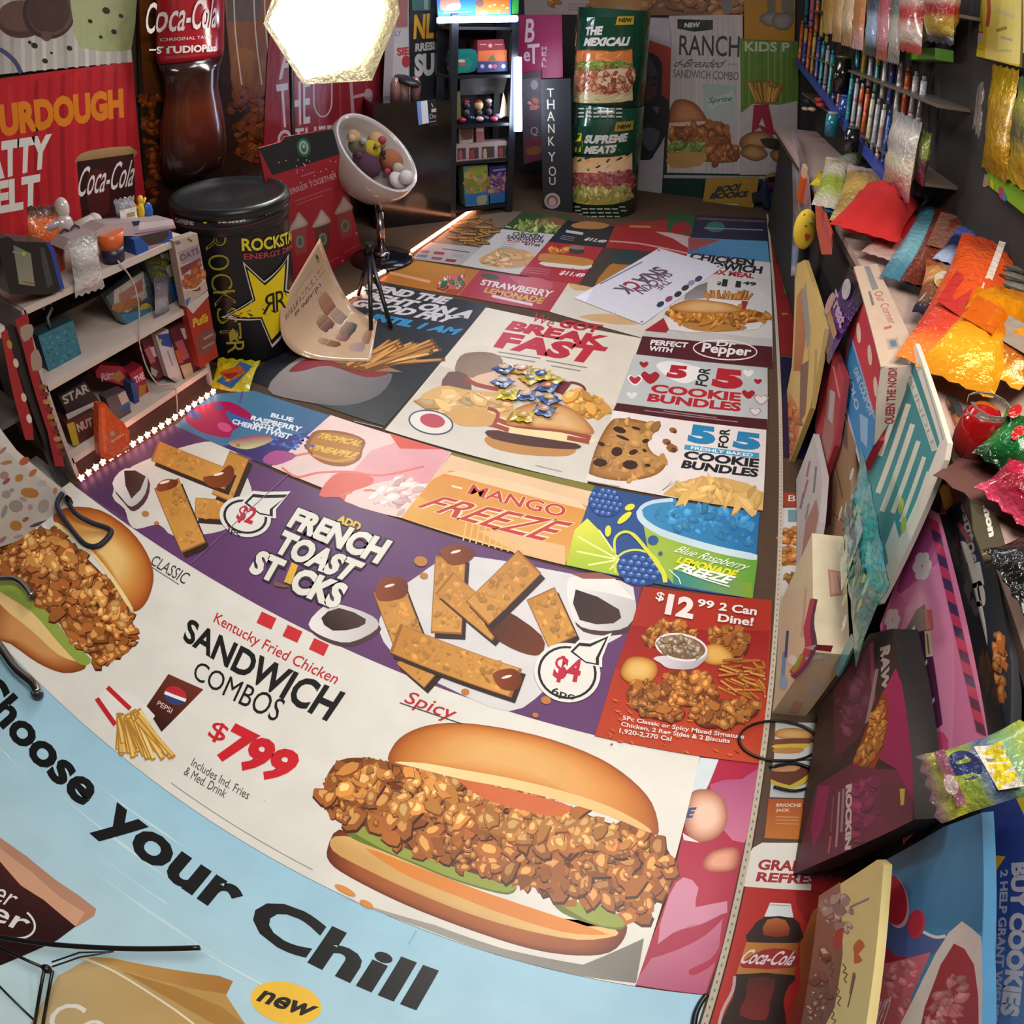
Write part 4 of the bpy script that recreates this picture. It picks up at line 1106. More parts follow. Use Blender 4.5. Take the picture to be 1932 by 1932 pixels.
a.T('PATTY', (-56, 276), (98, 252), (-50, 350), 'cdc8c4', bold=.05, br=(92, 316))
a.T('MELT', (-56, 352), (76, 328), (-50, 412), 'cdc8c4', bold=.05, br=(74, 390))
a.P([(146, 296), (170, 284), (245, 276), (252, 300), (150, 312)], 'a3835a', '7d5a38', ((200, 280), (200, 312)), sm=2)
a.P([(145, 305), (252, 290), (258, 410), (155, 415)], '2a1213', '3a1a1a', ((150, 350), (250, 350)))
a.P([(165, 330), (200, 325), (205, 400), (170, 405)], '4a1d1c', sm=2)
a.T('Coca-Cola', (150, 316), (256, 300), (149, 372), 'd2cccb', bold=.005, slant=.1, br=(254, 350))
a.make('wall_banner', 'red SOURDOUGH PATTY MELT wall banner with a cola glass', 'banner', 'vinyl')
a = left_art(-2.39, [(262, -90), (520, -80), (505, 300), (470, 350), (284, 440)], '2c1a14')
a.P([(262, -60), (290, -60), (310, 180), (272, 180)], '7d4a1c', '4a2814', ((270, 0), (275, 180)))
a.X([(266, 180), (300, 180), (318, 300), (284, 400)], 60, 7, ('2a1209', '6a3014', '8a4a20'), seed=31)
a.P([(420, -60), (520, -60), (510, 110), (440, 170)], '8f5c40', '6a3f2c', ((430, 0), (500, 150)))
a.P([(425, -60), (500, -60), (490, 40), (430, 42)], '5c4f4c')
a.P([(445, 90), (505, 120), (500, 180), (440, 170)], '8a5a34', '6a3a1c', ((470, 90), (470, 180)), sm=3)
a.X([(440, 170), (500, 180), (498, 300), (450, 300)], 90, 8, ('2a1209', '6a3014', '7d4522'), seed=32)
a.T('P', (312, 256), (322, 255), (312, 288), 'b9b4b4', br=(322, 287))
for x in (312, 440, 478, 498):
    a.L([(x, -40), (x + 4, 60), (x + 16, 160)], 2.5, 'b8a8a0', sm=3)
a.make('wall_banner', 'dark brown film wrapped wall banner behind the giant cola bottle', 'banner', 'vinyl')
a = left_art(-2.385, [(522, -90), (790, -60), (716, 262), (640, 300), (497, 300)], '84222c')
for x0 in (530, 560, 600, 640, 690):
    a.L([(x0, 60), (x0 + 4, 260)], 3, '9a3c44')
a.T('AND', (524, 82), (640, 62), (526, 150), 'b9aeb0', bold=.0, br=(642, 132))
a.T('THE', (521, 160), (586, 150), (528, 242), 'c5babb', bold=.01, br=(585, 232))
a.T('OTHER HOL', (522, 246), (700, 228), (525, 290), 'b9aeb0', bold=.01, br=(700, 270))
a.L(ell(609, 190, 17, 30, 0, 20, 0, 200), 2.5, 'b9aeb0'); a.L([(592, 150), (592, 190)], 2.5, 'b9aeb0'); a.L([(626, 150), (626, 190)], 2.5, 'b9aeb0')
a.L([(662, 155), (666, 216)], 6, 'a5868b'); a.L([(664, 184), (696, 176)], 6, 'a5868b'); a.E(695, 178, 8, 11, 0, 'a5868b')
a.make('wall_banner', 'red wall banner lettered THE in white behind the bright lamp', 'banner', 'vinyl')

# giant cola bottle display
t = thing('bottle_display', 'giant cola bottle display with red STUDIOPass label above the black barrel', 'bottle display', (-2.30, 2.02, 0.722))
def relief(prof, col, dx=0.45, cols=None):
    b = B(); n = 28; vs = []; cs = []
    for r, z, c in prof:
        for i in range(n):
            an = 2 * PI * i / n
            vs.append((-2.30 + r * dx * math.cos(an), 2.02 + 0.03 * (0.72 - z) * -1 + r * math.sin(an), z))
            cs.append(c)
    m = len(prof)
    b.add(vs, [(k * n + i, k * n + (i + 1) % n, (k + 1) * n + (i + 1) % n, (k + 1) * n + i) for k in range(m - 1) for i in range(n)] + [tuple(range(n)), tuple((m - 1) * n + i for i in range(n))], cs, True)
    return b
relief([(.13, .722, '1a0f0d'), (.185, .735, '1c100e'), (.20, .80, '2a1310'), (.205, .86, '34150f'), (.198, .95, '4a1c12'), (.175, 1.05, '56220f'), (.160, 1.12, '3a1810'), (.170, 1.20, '2a1511'), (.193, 1.26, '2a1511')], None).make('body', 'gloss', t)
relief([(.196, 1.262, '9c1c28'), (.203, 1.30, '9c1c28'), (.203, 1.62, '9c1c28'), (.196, 1.66, '9c1c28')], None).make('label_wrap', 'gloss', t)
relief([(.18, 1.66, '2a1511'), (.12, 1.95, '2a1511'), (.07, 2.10, '2a1511')], None).make('neck', 'gloss', t)
relief([(.074, 2.10, 'b01c24'), (.074, 2.16, 'b01c24')], None).make('cap', 'plastic', t)
def bw(aa, bb, h):
    s_ = max(-.99, min(.99, (aa - 2.04) / .203))
    return Vector((-2.30 + .203 * .45 * math.sqrt(1 - s_ * s_) + 0.005 + h, aa, bb))
a = left_art(-2.21, None, 'fff'); a.warp = bw; a.dz = 6e-4
wt = 'd6cfd0'
a.T('Coca-Cola', (294, 4), (412, -4), (296, 64), wt, bold=.01, slant=.06, br=(410, 52))
a.T('ORIGINAL TASTE', (321, 72), (398, 66), (321, 78), wt, bold=.0, br=(398, 72))
a.T('STUDIOPass', (314, 88), (408, 83), (315, 102), wt, bold=.04, br=(407, 97))
a.L([(300, 94), (313, 94)], 3, wt)
a.make('label_print', None, None, 'print', parent=t)

# black energy drink barrel
BC = (-1.96, 1.90)
t = thing('drum_cooler', 'black drum cooler with yellow star and ROCKSTAR lettering', 'drum', (BC[0], BC[1], 0))
B().lathe((BC[0], BC[1], 0), [(0, 0.003), (.25, .003), (.258, .02), (.26, .60)], '101114', 40).make('body', 'plastic', t)
B().lathe((BC[0], BC[1], 0), [(.26, .60), (.266, .604), (.266, .662), (.26, .668)], '15161a', 40).make('rim_band', 'plastic', t)
B().lathe((BC[0], BC[1], 0), [(.262, .666), (.272, .672), (.272, .70), (.262, .712), (.245, .716), (.235, .704), (.10, .708), (0, .71)], '17181b', 40).make('lid', 'plastic', t)
def cyl_unwarp(cx, cy, R):
    def f(px, py):
        d = ray(px, py); ox, oy = EYE.x - cx, EYE.y - cy
        A, Bq, C = d.x * d.x + d.y * d.y, 2 * (ox * d.x + oy * d.y), ox * ox + oy * oy - R * R
        D = Bq * Bq - 4 * A * C
        tt = (-Bq - math.sqrt(D)) / (2 * A) if D > 0 else -Bq / (2 * A)
        p = EYE + d * tt
        return math.atan2(p.y - cy, p.x - cx) * R, p.z
    return f
def cyl_warp(cx, cy, R):
    return lambda aa, bb, h: Vector((cx + (R + h) * math.cos(aa / R), cy + (R + h) * math.sin(aa / R), bb))
def cyl_art(cx, cy, R):
    c = Art((0, 0, 0), (1, 0, 0), (0, 0, 1), warp=cyl_warp(cx, cy, R), unwarp=cyl_unwarp(cx, cy, R))
    c.fine = R * .07
    c.dz = 2.5e-4
    return c
a = cyl_art(BC[0], BC[1], .2665)
a.T('CAFFEINE', (330, 410), (366, 414), (331, 419), 'a9a9a4', bold=.04, br=(366, 425))
a.T('GUARANA', (410, 410), (463, 407), (410, 421), 'c9c9c4', bold=.04, br=(463, 418))
a.T('L-CARNITINE', (500, 398), (531, 384), (501, 406), '8f8f8b', bold=.04, br=(531, 392))
for x, y in ((387, 418), (484, 405)): a.E(x, y, 4, 4, 0, 'c9c04a', 10)
for k in (0, 1):
    a.L([(322, 396 + k * 21), (345, 404 + k * 22), (380, 409 + k * 22), (430, 409 + k * 22), (480, 401 + k * 21), (530, 383 + k * 20)], 1.5, '6d2a30', sm=5)
a.make('rim_print', None, None, 'print', parent=t)
a = cyl_art(BC[0], BC[1], .2605)
for i, (ch_, y) in enumerate(zip('ROCKST', (440, 478, 514, 546, 578, 608))):
    x = 386 + i * 5.6
    a.T(ch_, (x + 40, y), (x + 42, y + 30), (x, y + 3), '8f8a30', bold=.0, br=(x + 3, y + 33))
    a.T(ch_, (x + 37, y + 4), (x + 39, y + 26), (x + 3, y + 7), '1c1d14', bold=-.015, br=(x + 6, y + 29))
a.T('R', (460, 642), (463, 664), (427, 645), '8f8a30', br=(430, 666))
a.P([(432, 628), (440, 618), (446, 628), (456, 626), (448, 636), (452, 644), (442, 640), (434, 646)], '8f8a30')
a.T('ROCKSTAR', (455, 449), (548, 430), (456, 473), 'c6bc38', bold=.03, br=(550, 452))
a.T('ENERGY DRINK', (459, 478), (556, 454), (460, 489), '9a3a44', bold=.03, br=(558, 464))
st = [(462, 500), (498, 534), (540, 487), (536, 548), (566, 560), (548, 582), (541, 612), (512, 648), (492, 600), (425, 596), (479, 565)]
def sc(pts, k, c=(506, 574)): return [(c[0] + (x - c[0]) * k, c[1] + (y - c[1]) * k) for x, y in pts]
a.P(sc(st, 1.10), 'c2c0bb'); a.P(sc(st, 1.02), '0e0e10'); a.P(sc(st, .9), 'd3bd16')
a.T('R', (516, 551), (492, 557), (518, 588), '14130c', br=(494, 592)); a.T('R', (518, 550), (536, 544), (520, 588), '14130c', br=(538, 580))
o = a.make('wrap_print', None, None, 'print', parent=t)

# ------------------------------------------------------------------ white shelf unit
SX = -1.82
t = thing('shelf_unit', 'low white laminate shelf unit crowded with snack boxes, left side', 'shelf', (-2.02, 1.14, 0))
for z, nm in ((.655, 'shelf_board'), (.375, 'shelf_board'), (.075, 'shelf_board')):
    B().box((-2.24, .775, z - .012), (SX, 1.505, z + .012), 'b9aca4').make(nm, 'card', t)
for y in (.765, 1.505):
    B().box((-2.24, y, 0), (SX, y + .016, .66), 'a99c96').make('side_panel', 'card', t)
B().box((-2.25, .78, 0), (-2.235, 1.50, .66), '2e2724').make('back_panel', 'matte', t)
B().box((-1.845, .78, 0), (-1.835, 1.50, .063), '4a2f2a').make('kick_board', 'matte', t)

# neighbouring rack at the left edge
t = thing('rack', 'dark post rack with a white top at the left edge of the photo', 'rack', (-2.0, .45, 0))
B().box((-2.24, .10, .60), (-1.84, .70, .632), 'cfc8be').make('top_board', 'card', t)
for y in (.715, .12):
    B().box((-1.86, y - .02, 0), (-1.825, y + .018, .62), '1b1817').make('post', 'plastic', t)
B().box((-2.24, .12, .30), (-1.86, .69, .32), '57504a').make('lower_board', 'card', t)
a = left_art(-1.81, [(28, 604), (52, 590), (62, 640), (76, 720), (108, 820), (122, 880), (104, 880), (90, 815), (60, 720), (45, 660)], '8a1c22')
for q in ([(38, 618), (60, 612), (62, 632), (45, 645)], [(58, 668), (72, 660), (80, 690), (62, 700)]): a.P(q, '8f7d70', sm=2)
for y in range(730, 870, 14): a.E(78 + (y - 720) * .28, y, 8, 5, 0, g.choice(['7a4a1e', '9a6a3a', '6d1a1e', 'a37a4a']), 9)
a.make('cardboard_strip', 'red strip of printed card hanging on the dark post', 'card strip', 'card')
a = left_art(-1.80, [(2, 628), (14, 622), (30, 690), (60, 790), (64, 830), (48, 830), (24, 740)], '8f1d22')
for x, y in ((18, 650), (30, 685), (45, 750), (55, 790)): a.E(x, y, 5, 9, -15, g.choice(['bfae9a', 'c9c3b6', '9a7a2a']), 10)
a.make('cardboard_strip', 'narrow red and white strip of card left of the dark post', 'card strip', 'card')
b = B()
for i in range(9): b.ball((-1.93 + .05 * rnd.random(), .42 + i * .02, .642), (.03, .02, .012), rnd.choice(['d9711c', 'c9501a', 'e08a2a']))
b.make('snack_spill', 'foil', label='orange crinkled wrapper on the white rack top at the left edge', cat='wrapper')

# ------------------------------------------------------------------ things on and in the shelf unit
def lbox(name, label, cat, x, base, depth, col, draw=None, material='card', side=None):
    global a
    a = left_art(x, base, col, t=depth, side=side)
    if draw: draw()
    return a.make(name, label, cat, material)
def d(): 
    a.P([(25, 462), (58, 478), (66, 540), (36, 536)], '5f6458', '7a7a6a', ((30, 470), (60, 535)), sm=1)
    a.E(45, 479, 4, 4, 0, '8f9a1e', 10); a.L([(24, 475), (40, 478)], 4, '6d747c'); a.L([(44, 531), (66, 536)], 3, '8a4a22')
    a.P([(76, 466), (84, 470), (100, 535), (90, 545), (80, 500)], '34383a')
    a.L([(90, 458), (98, 470), (118, 545)], 8, '1d3a86')
lbox('speaker', 'black box with a blue edge and grey panel at the left on the shelf top', 'speaker', -1.80, [(-6, 452), (16, 446), (28, 455), (94, 458), (102, 470), (120, 542), (104, 552), (84, 556), (20, 556)], .12, '17171a', d, 'plastic')
def pouch(name, label, cat, c, u, v, w, h, th, cols, crimp=.06, group=None, draw=None, material='crinkle', seed=0, parent=None, n=9, m=11):
    """sealed snack bag: pillow with flat crimped ends; cols = colours from top to bottom"""
    gg = random.Random(seed * 17 + int(w * 1000) + int(h * 999))
    c, u, v = Vector(c), Vector(u).normalized(), Vector(v).normalized()
    nn = u.cross(v).normalized()
    b = B()
    for sgn in (1, -1):
        vs, cs = [], []
        for j in range(m + 1):
            y = j / m
            e = max(0, min(1, (min(y, 1 - y) - crimp) / .28))
            e = math.sin(e * PI / 2)
            wid = w * (1 - .10 * e)
            for i in range(n + 1):
                x = i / n * 2 - 1
                puff = th * .5 * e * max(0, 1 - abs(x) ** 2.6) ** .6
                jj = gg.uniform(-1, 1) * th * .09 * (1 if 0 < i < n and 0 < j < m else 0)
                zig = .004 * (1 if i % 2 else -1) if j in (0, m) else 0
                vs.append(c + u * (x * wid / 2) + v * ((y - .5) * h + zig) + nn * (sgn * (puff + .0006) + jj))
                k = (1 - y) * (len(cols) - 1)
                q = min(int(k), len(cols) - 2) if len(cols) > 1 else 0
                cs.append(mix(cols[q], cols[min(q + 1, len(cols) - 1)], max(0, min(1, (k - q) * 3 - 1))) if len(cols) > 1 else lin(cols[0]))
        b.add(vs, [(j * (n + 1) + i, j * (n + 1) + i + 1, (j + 1) * (n + 1) + i + 1, (j + 1) * (n + 1) + i) for j in range(m) for i in range(n)], cs, True)
    if draw:
        art = Art(c + nn * (th * .5 + .002), u, v)
        draw(art, w, h)
        b.v, off = b.v + art.b.v, len(b.v)
        b.f += [[k + off for k in f] for f in art.b.f]; b.c += art.b.c; b.sm += art.b.sm
    return b.make(name, material, parent, label, cat, group, fix=False)
def lp(px, py, x): return at(px, py, Vector((x, 0, 0)), Vector((1, 0, 0)))
LU, LV = (0, 1, 0), (0, 0, 1)
pouch('snack_bag', 'orange crinkled snack bag leaning behind the black and blue box', 'snack bag', lp(88, 465, -1.98), (0, 1, -.25), (-.1, .3, 1), .17, .27, .06, ['3a2a22', 'c9602a', '9c3018', 'b5501f', '6d1d14'], seed=1)
pouch('plastic_bag', 'crumpled translucent white plastic bag hanging over the shelf edge', 'plastic bag', lp(162, 500, -1.80), (0, 1, -.1), (0, .05, 1), .125, .19, .06, ['8f8a8a', 'b9b4b4', 'a09a9a', 'c2bebe', '9c979a'], seed=2)
t = thing('figurine', 'white teardrop figurine with dark ring glasses lying on the shelf top', 'figurine', lp(120, 428, -1.98) - Vector((0, 0, .05)))
cpt = lp(120, 425, -1.98)
B().ball(cpt, (.03, .04, .04), 'a99c9a').make('body', 'gloss', t)
B().ball(cpt + Vector((0, -.06, .015)), (.025, .05, .02), '8d8284').make('arm', 'gloss', t)
B().ball(cpt + Vector((-.01, .01, .055)), (.03, .028, .04), 'b9b1ab').make('head', 'gloss', t)
for dy in (-.02, .025):
    B().tube([cpt + Vector((.035, dy + .018 * math.cos(i * PI / 6), -.02 + .018 * math.sin(i * PI / 6))) for i in range(12)], .004, '2a1c1e', closed=True).make('ring', 'plastic', t)
t = thing('bottle', 'pale round capped roll lying behind the boxes on the shelf top', 'bottle', lp(175, 425, -2.0))
p0, p1 = lp(140, 432, -2.0), lp(178, 418, -2.0)
B().cyl(p0, p1, .024, .03, 'a39a94').make('body', 'card', t)
B().ball(p1, .032, 'b3aaa6').make('cap', 'card', t)
a = left_art(-1.86, [(118, 470), (135, 452), (180, 437), (200, 424), (255, 418), (326, 414), (332, 430), (262, 446), (190, 444), (150, 462), (132, 472)], 'a8969a', t=.10, side='8d7d80')
a.P([(262, 420), (326, 414), (329, 424), (262, 434)], 'c9bcbc'); a.L([(255, 442), (331, 430)], 3, '9a5a50'); a.P([(248, 418), (264, 416), (262, 425), (252, 427)], '2a2348')
a.make('cardboard_tray', 'long flattened white card tray lying across the shelf top', 'tray', 'card')
def d():
    a.P([(262, 446), (318, 434), (318, 446), (300, 462), (282, 464)], '3a2c28'); a.P([(280, 464), (308, 458), (308, 465), (280, 472)], '9a7a8a')
lbox('display_box', 'small blue cut out display box on the shelf top by the drum', 'box', -1.83, [(252, 452), (324, 436), (328, 460), (258, 482)], .09, '1d4a92', d)
t = thing('jar', 'round orange lidded jar with dark body on the shelf top', 'jar', lp(212, 490, -1.87))
jb = lp(215, 493, -1.87)
B().cyl(jb, jb + Vector((0, 0, .055)), .042, .046, '231f38').make('jar_body', 'plastic', t)
B().cyl(jb + Vector((0, 0, .055)), jb + Vector((0, 0, .11)), .046, .054, 'c25a2a').make('lid', 'plastic', t)
def dpk(ar, w, h):
    ar.W([(-w * .4, -h * .3), (w * .4, -h * .3), (w * .4, h * .12), (-w * .4, h * .12)], 'd6d2cc')
    ar.W([(-w * .1, -h * .22), (w * .3, -h * .22), (w * .3, -h * .05), (-w * .1, -h * .05)], '9c8a5a')
pouch('snack_bag', 'clear and white small packet standing on the long card tray', 'snack bag', lp(237, 398, -1.95), (0, 1, -.1), (0, 0, 1), .10, .10, .03, ['77757c', '8a8790', '3a3a58', 'a9a5ac'], draw=dpk, seed=3)
t = thing('toy_figure', 'little yellow and blue toy figure at the end of the card tray', 'toy', lp(268, 412, -1.95))
tp = lp(268, 413, -1.95)
B().ball(tp + Vector((0, 0, .03)), (.012, .016, .035), 'c9a51c').make('body', 'plastic', t)
B().ball(tp + Vector((0, .004, .075)), (.012, .012, .016), 'd3b52a').make('head', 'plastic', t)
B().cyl(tp + Vector((0, -.012, .04)), tp + Vector((0, -.035, .075)), .005, None, 'd3b52a', 8).make('arm', 'plastic', t)
B().cyl(tp + Vector((0, .012, .05)), tp + Vector((0, .03, .075)), .005, None, 'd3b52a', 8).make('arm', 'plastic', t)
B().ball(tp + Vector((.0, .035, .02)), (.012, .022, .035), '24549a').make('blue_pack', 'plastic', t)
# middle shelf
t = thing('handbag', 'small teal handbag with a grey loop handle on the middle shelf', 'bag', lp(115, 700, -1.90))
a = left_art(-1.89, [(72, 634), (138, 604), (155, 672), (92, 700)], '33687a', t=.05, side='1d3a46')
for i in range(60):
    x, y = g.uniform(78, 148), g.uniform(612, 695)
    if inside((x, y), [(76, 636), (136, 608), (152, 670), (94, 696)]): a.P([(x - 3, y), (x, y - 3), (x + 3, y), (x, y + 3)], g.choice(['3d7f92', '2b5668', '458a9a']))
a.make('pouch_body', None, None, 'card', parent=t)
B().tube([lp(95, 622, -1.9), lp(90, 600, -1.9), lp(98, 582, -1.9), lp(97, 572, -1.9), lp(86, 572, -1.9), lp(80, 584, -1.9)], .006, '59665f').make('handle', 'plastic', t)
def d():
    a.P([(215, 548), (270, 512), (278, 560), (240, 590), (215, 580)], '9a938c', sm=1); a.P([(224, 556), (268, 526), (270, 548), (226, 575)], '8d5a58')
    a.P([(212, 575), (262, 560), (262, 576), (222, 590)], '8a5a34', sm=2); a.E(276, 582, 12, 10, 0, 'a99a34', 14); a.P([(228, 595), (286, 580), (278, 606), (242, 615)], '2f6a92')
lbox('snack_box', 'blue and white printed packet slumped on the middle shelf', 'packet', -1.92, [(200, 560), (268, 510), (290, 530), (294, 590), (280, 622), (232, 610)], .04, '3d4a52', d, 'crinkle')
def d():
    a.P([(302, 480), (318, 476), (334, 520), (345, 580), (330, 560), (318, 520)], 'b9b3ad'); a.P([(312, 524), (332, 520), (350, 575), (335, 582)], '235a92')
    a.X([(285, 492), (306, 486), (318, 520), (305, 545), (290, 520)], 26, 6, ('2f3a1c', '5d6a26', '6a4a24')); a.P([(316, 475), (322, 472), (336, 520), (332, 522)], '7a2a26')
lbox('cereal_box', 'cereal box in green white and blue turned sideways at the right of the middle shelf', 'box', -1.90, [(272, 490), (322, 470), (350, 578), (318, 592), (290, 540)], .05, '3a4038', d)
pouch('snack_bag', 'clear empty bag slumped beside the middle shelf cereal box', 'plastic bag', lp(305, 560, -1.86), (0, 1, -.2), (0, .2, 1), .08, .16, .03, ['4a4a58', '6d6a78', '8f8c94', '5d5a66'], seed=5)
# bottom shelf
def d():
    a.T('STAR', (116, 748), (165, 722), (122, 764), '9c968f', bold=.03, br=(170, 738)); a.P([(124, 782), (182, 756), (186, 762), (128, 792)], 'a99f98')
lbox('game_case', 'black cased box on a white cover lying on the bottom shelf', 'box', -1.88, [(110, 748), (160, 720), (190, 760), (134, 795)], .09, '17161a', d)
def d():
    a.P([(126, 800), (140, 796), (150, 838), (138, 842)], 'a58a1c'); a.T('NUT', (143, 800), (172, 787), (148, 816), 'a98f86', bold=.05, br=(176, 803))
lbox('snack_box', 'yellow and brown box standing under the black case, bottom shelf', 'box', -1.86, [(125, 800), (178, 775), (190, 815), (140, 843)], .08, '4a1d1a', d)
def d():
    a.T('Ritz', (190, 705), (215, 698), (192, 720), 'b98a94', bold=.04, br=(216, 714)); a.P([(206, 712), (225, 698), (236, 712), (224, 722)], '9a6a3a')
lbox('snack_box', 'red cracker carton tipped over on the bottom shelf', 'box', -1.93, [(180, 700), (190, 688), (232, 692), (246, 712), (232, 728), (182, 712)], .06, '8f1d34', d)
def d():
    a.T('THE', (252, 712), (270, 702), (256, 724), 'c9b0b4', bold=.05, br=(274, 714)); a.P([(262, 728), (276, 724), (275, 746), (262, 750)], '9a6a2a')
lbox('snack_box', 'upright red carton in the middle of the bottom shelf', 'box', -1.90, [(244, 706), (268, 690), (282, 742), (262, 752)], .06, '8f1830', d)
def d():
    a.P([(222, 745), (236, 737), (244, 756), (230, 765)], '9a928c'); a.P([(228, 766), (244, 758), (246, 768), (232, 776)], '1f4a7c')
lbox('snack_box', 'grey blue and white carton at the front of the bottom shelf', 'box', -1.85, [(200, 752), (236, 736), (248, 778), (214, 794)], .05, '4a4048', d)
lbox('snack_box', 'thin blue box between the red carton and the grey carton', 'box', -1.88, [(246, 724), (256, 720), (264, 760), (256, 764)], .05, '27407a')
def dvd(lines, lab, base, x):
    def d():
        for q, c in lines: a.P(q, c)
    lbox('disc_case', lab, 'disc case', x, base, .10, '4a0f1c', d)
dvd([([(272, 660), (284, 652), (294, 682), (284, 686)], '8f4a55'), ([(283, 656), (290, 653), (296, 672), (290, 674)], 'a89a9c'), ([(284, 692), (298, 700), (294, 712), (286, 706)], '77847c')], 'dark red disc case at the left of three on the bottom shelf', [(265, 640), (296, 625), (315, 706), (296, 716)], -1.88)
def d():
    a.P([(296, 632), (322, 628), (326, 656), (306, 652)], '263a7c', sm=1); a.P([(298, 640), (306, 640), (304, 648), (298, 646)], 'a09a3a')
    a.L([(316, 662), (326, 690)], 3, '77757c'); a.P([(318, 712), (330, 712), (346, 724), (340, 726)], '8d8a92')
lbox('disc_case', 'white disc case with blue picture standing between two dark red cases', 'disc case', -1.85, [(294, 634), (320, 620), (348, 722), (318, 712)], .09, 'a9a4a6', d)
dvd([([(330, 646), (344, 640), (358, 674), (346, 680)], '8f4450'), ([(340, 620), (350, 618), (356, 638), (348, 640)], 'a09498'), ([(340, 690), (360, 684), (368, 714), (352, 722)], 'a08f72'), ([(330, 662), (340, 658), (346, 684), (338, 686)], 'a03a24')], 'dark red disc case at the right end of the bottom shelf', [(320, 622), (352, 606), (378, 705), (350, 722)], -1.84)
# cereal boxes stuck on the end of the shelf unit
def d():
    a.P([(336, 476), (374, 460), (380, 486), (342, 500)], '7d7880'); a.T('OATS', (338, 482), (374, 466), (341, 494), '6d3044', bold=.03, br=(376, 478))
    a.P([(340, 505), (378, 486), (380, 492), (344, 520)], '6a2a3a')
    a.X([(346, 520), (380, 492), (384, 520), (366, 545), (348, 545)], 36, 6, ('5a2a14', '8f4a26', 'a8683c')); a.L([(346, 548), (370, 545), (386, 528)], 3, 'b9aa9c')
    a.E(335, 458, 6, 4, 0, '5d5a68', 10); a.P([(350, 566), (360, 560), (352, 582)], '3a5a9a'); a.L([(354, 450), (362, 456)], 4, '5a4a44')
lbox('cereal_box', 'pale cereal box standing at the end of the shelf beside the drum, upper of two', 'cereal box', -1.80, [(328, 455), (372, 440), (392, 546), (351, 580)], .04, 'a39388', d)
def d():
    a.P([(352, 578), (392, 548), (394, 558), (364, 592)], 'b0a79e')
    a.T("Puffs", (362, 602), (392, 590), (366, 618), 'b99a1c', bold=.04, slant=.1, br=(394, 606))
    a.P([(372, 635), (402, 618), (406, 650), (378, 672)], '6a4038', sm=2); a.L([(384, 640), (402, 630)], 4, '9a7a6a'); a.L([(382, 658), (404, 645)], 4, '8f6a5c')
lbox('cereal_box', 'orange red cereal box at the end of the shelf beside the drum, lower of two', 'cereal box', -1.80, [(351, 582), (391, 548), (412, 672), (378, 694)], .04, '8f2a18', d)
# cable
B().tube([lp(x, y, -1.805) for x, y in smooth([(222, 492), (250, 530), (262, 580), (262, 632), (266, 660), (280, 700), (300, 725), (328, 726), (334, 760), (334, 785)], 4, False)], .003, 'a69c98', 6).make('cable', 'plastic', label='thin white cable trailing down the front of the shelf unit', cat='cable')
# orange tag bag on the floor
a = left_art(-1.74, [(186, 764), (200, 762), (212, 780), (232, 796), (245, 815), (244, 848), (206, 868), (190, 862), (186, 820)], 'c4420f', t=.03)
a.P([(190, 770), (198, 768), (202, 850), (196, 858)], 'd85a24'); a.E(212, 818, 5, 5, 0, '9a8a80', 10); a.L([(210, 834), (234, 818)], 4, 'b98a74'); a.L([(232, 848), (244, 842)], 3, 'b98a74')
a.make('snack_bag', 'bright orange snack bag hanging low in front of the shelf unit', 'snack bag', 'crinkle')
c = at(440, 712, Vector((0, 0, .03)), Vector((0, 0, 1)))
def dy(ar, w, h):
    ar.W([(-w * .3, -h * .2), (w * .1, -h * .35), (w * .42, h * .3), (w * .1, h * .38)], '1d5a92')
    ar.W([(-w * .3, h * .05), (-w * .02, -h * .2), (w * .3, h * .1), (w * .12, h * .3)], 'a8501c'); ar.W([(-w * .22, h * .02), (0, -h * .12), (w * .18, h * .1)], '7a2418')
pouch('snack_bag', 'yellow and blue candy bag lying by the foot of the black drum', 'snack bag', c, (1, .35, .05), (-.2, .8, .55), .20, .17, .04, ['a39a14', 'c2b41c', 'b0a818', 'c9bb20'], draw=dy, seed=6)

# ------------------------------------------------------------------ string lights along the left edge
def light_string(label, pts, n, r, name, starry):
    t = thing(name, label, 'string lights', pts[0])
    B().tube(pts, .004, '6a5248', 6).make('wire', 'plastic', t)
    L = [(pts[i + 1] - pts[i]).length for i in range(len(pts) - 1)]
    for k in range(n):
        s_ = (k + .5) / n * sum(L); i = 0
        while i < len(L) - 1 and s_ > L[i]: s_ -= L[i]; i += 1
        p = pts[i].lerp(pts[i + 1], s_ / L[i])
        b = B()
        if starry:
            q = [p + Vector((.012, 0, 0)) + Vector((0, (r if j % 2 == 0 else r * .42) * math.cos(j * PI / 5 + .3), (r if j % 2 == 0 else r * .42) * math.sin(j * PI / 5 + .3))) for j in range(10)]
            b.prism(q, (-.012, 0, 0), (1.0, .50, .38))
        else:
            b.ball(p, (r, r * 1.3, r), (1.0, .40, .20), n=8, m=6)
        b.make('bulb', 'bead', t)
def fz(px, py, z): return at(px, py, Vector((0, 0, z)), Vector((0, 0, 1)))
light_string('star shaped fairy lights along the floor in front of the shelf unit', [fz(x, y, .022) for x, y in ((145, 905), (190, 872), (253, 834), (333, 783), (406, 734))], 20, .0135, 'light_string', True)
light_string('longest rope of orange lights, on the floor before the tall dark shelf', [fz(x, y, .02) for x, y in ((776, 474), (836, 433), (897, 391))], 34, .012, 'light_rope', False)
light_string('short rope of orange lights between the curled card and the tripod', [fz(x, y, .02) for x, y in ((644, 569), (687, 543))], 7, .012, 'light_rope', False)
light_string('shortest rope of orange lights, just right of the tripod legs', [fz(x, y, .02) for x, y in ((706, 521), (727, 511))], 4, .012, 'light_rope', False)
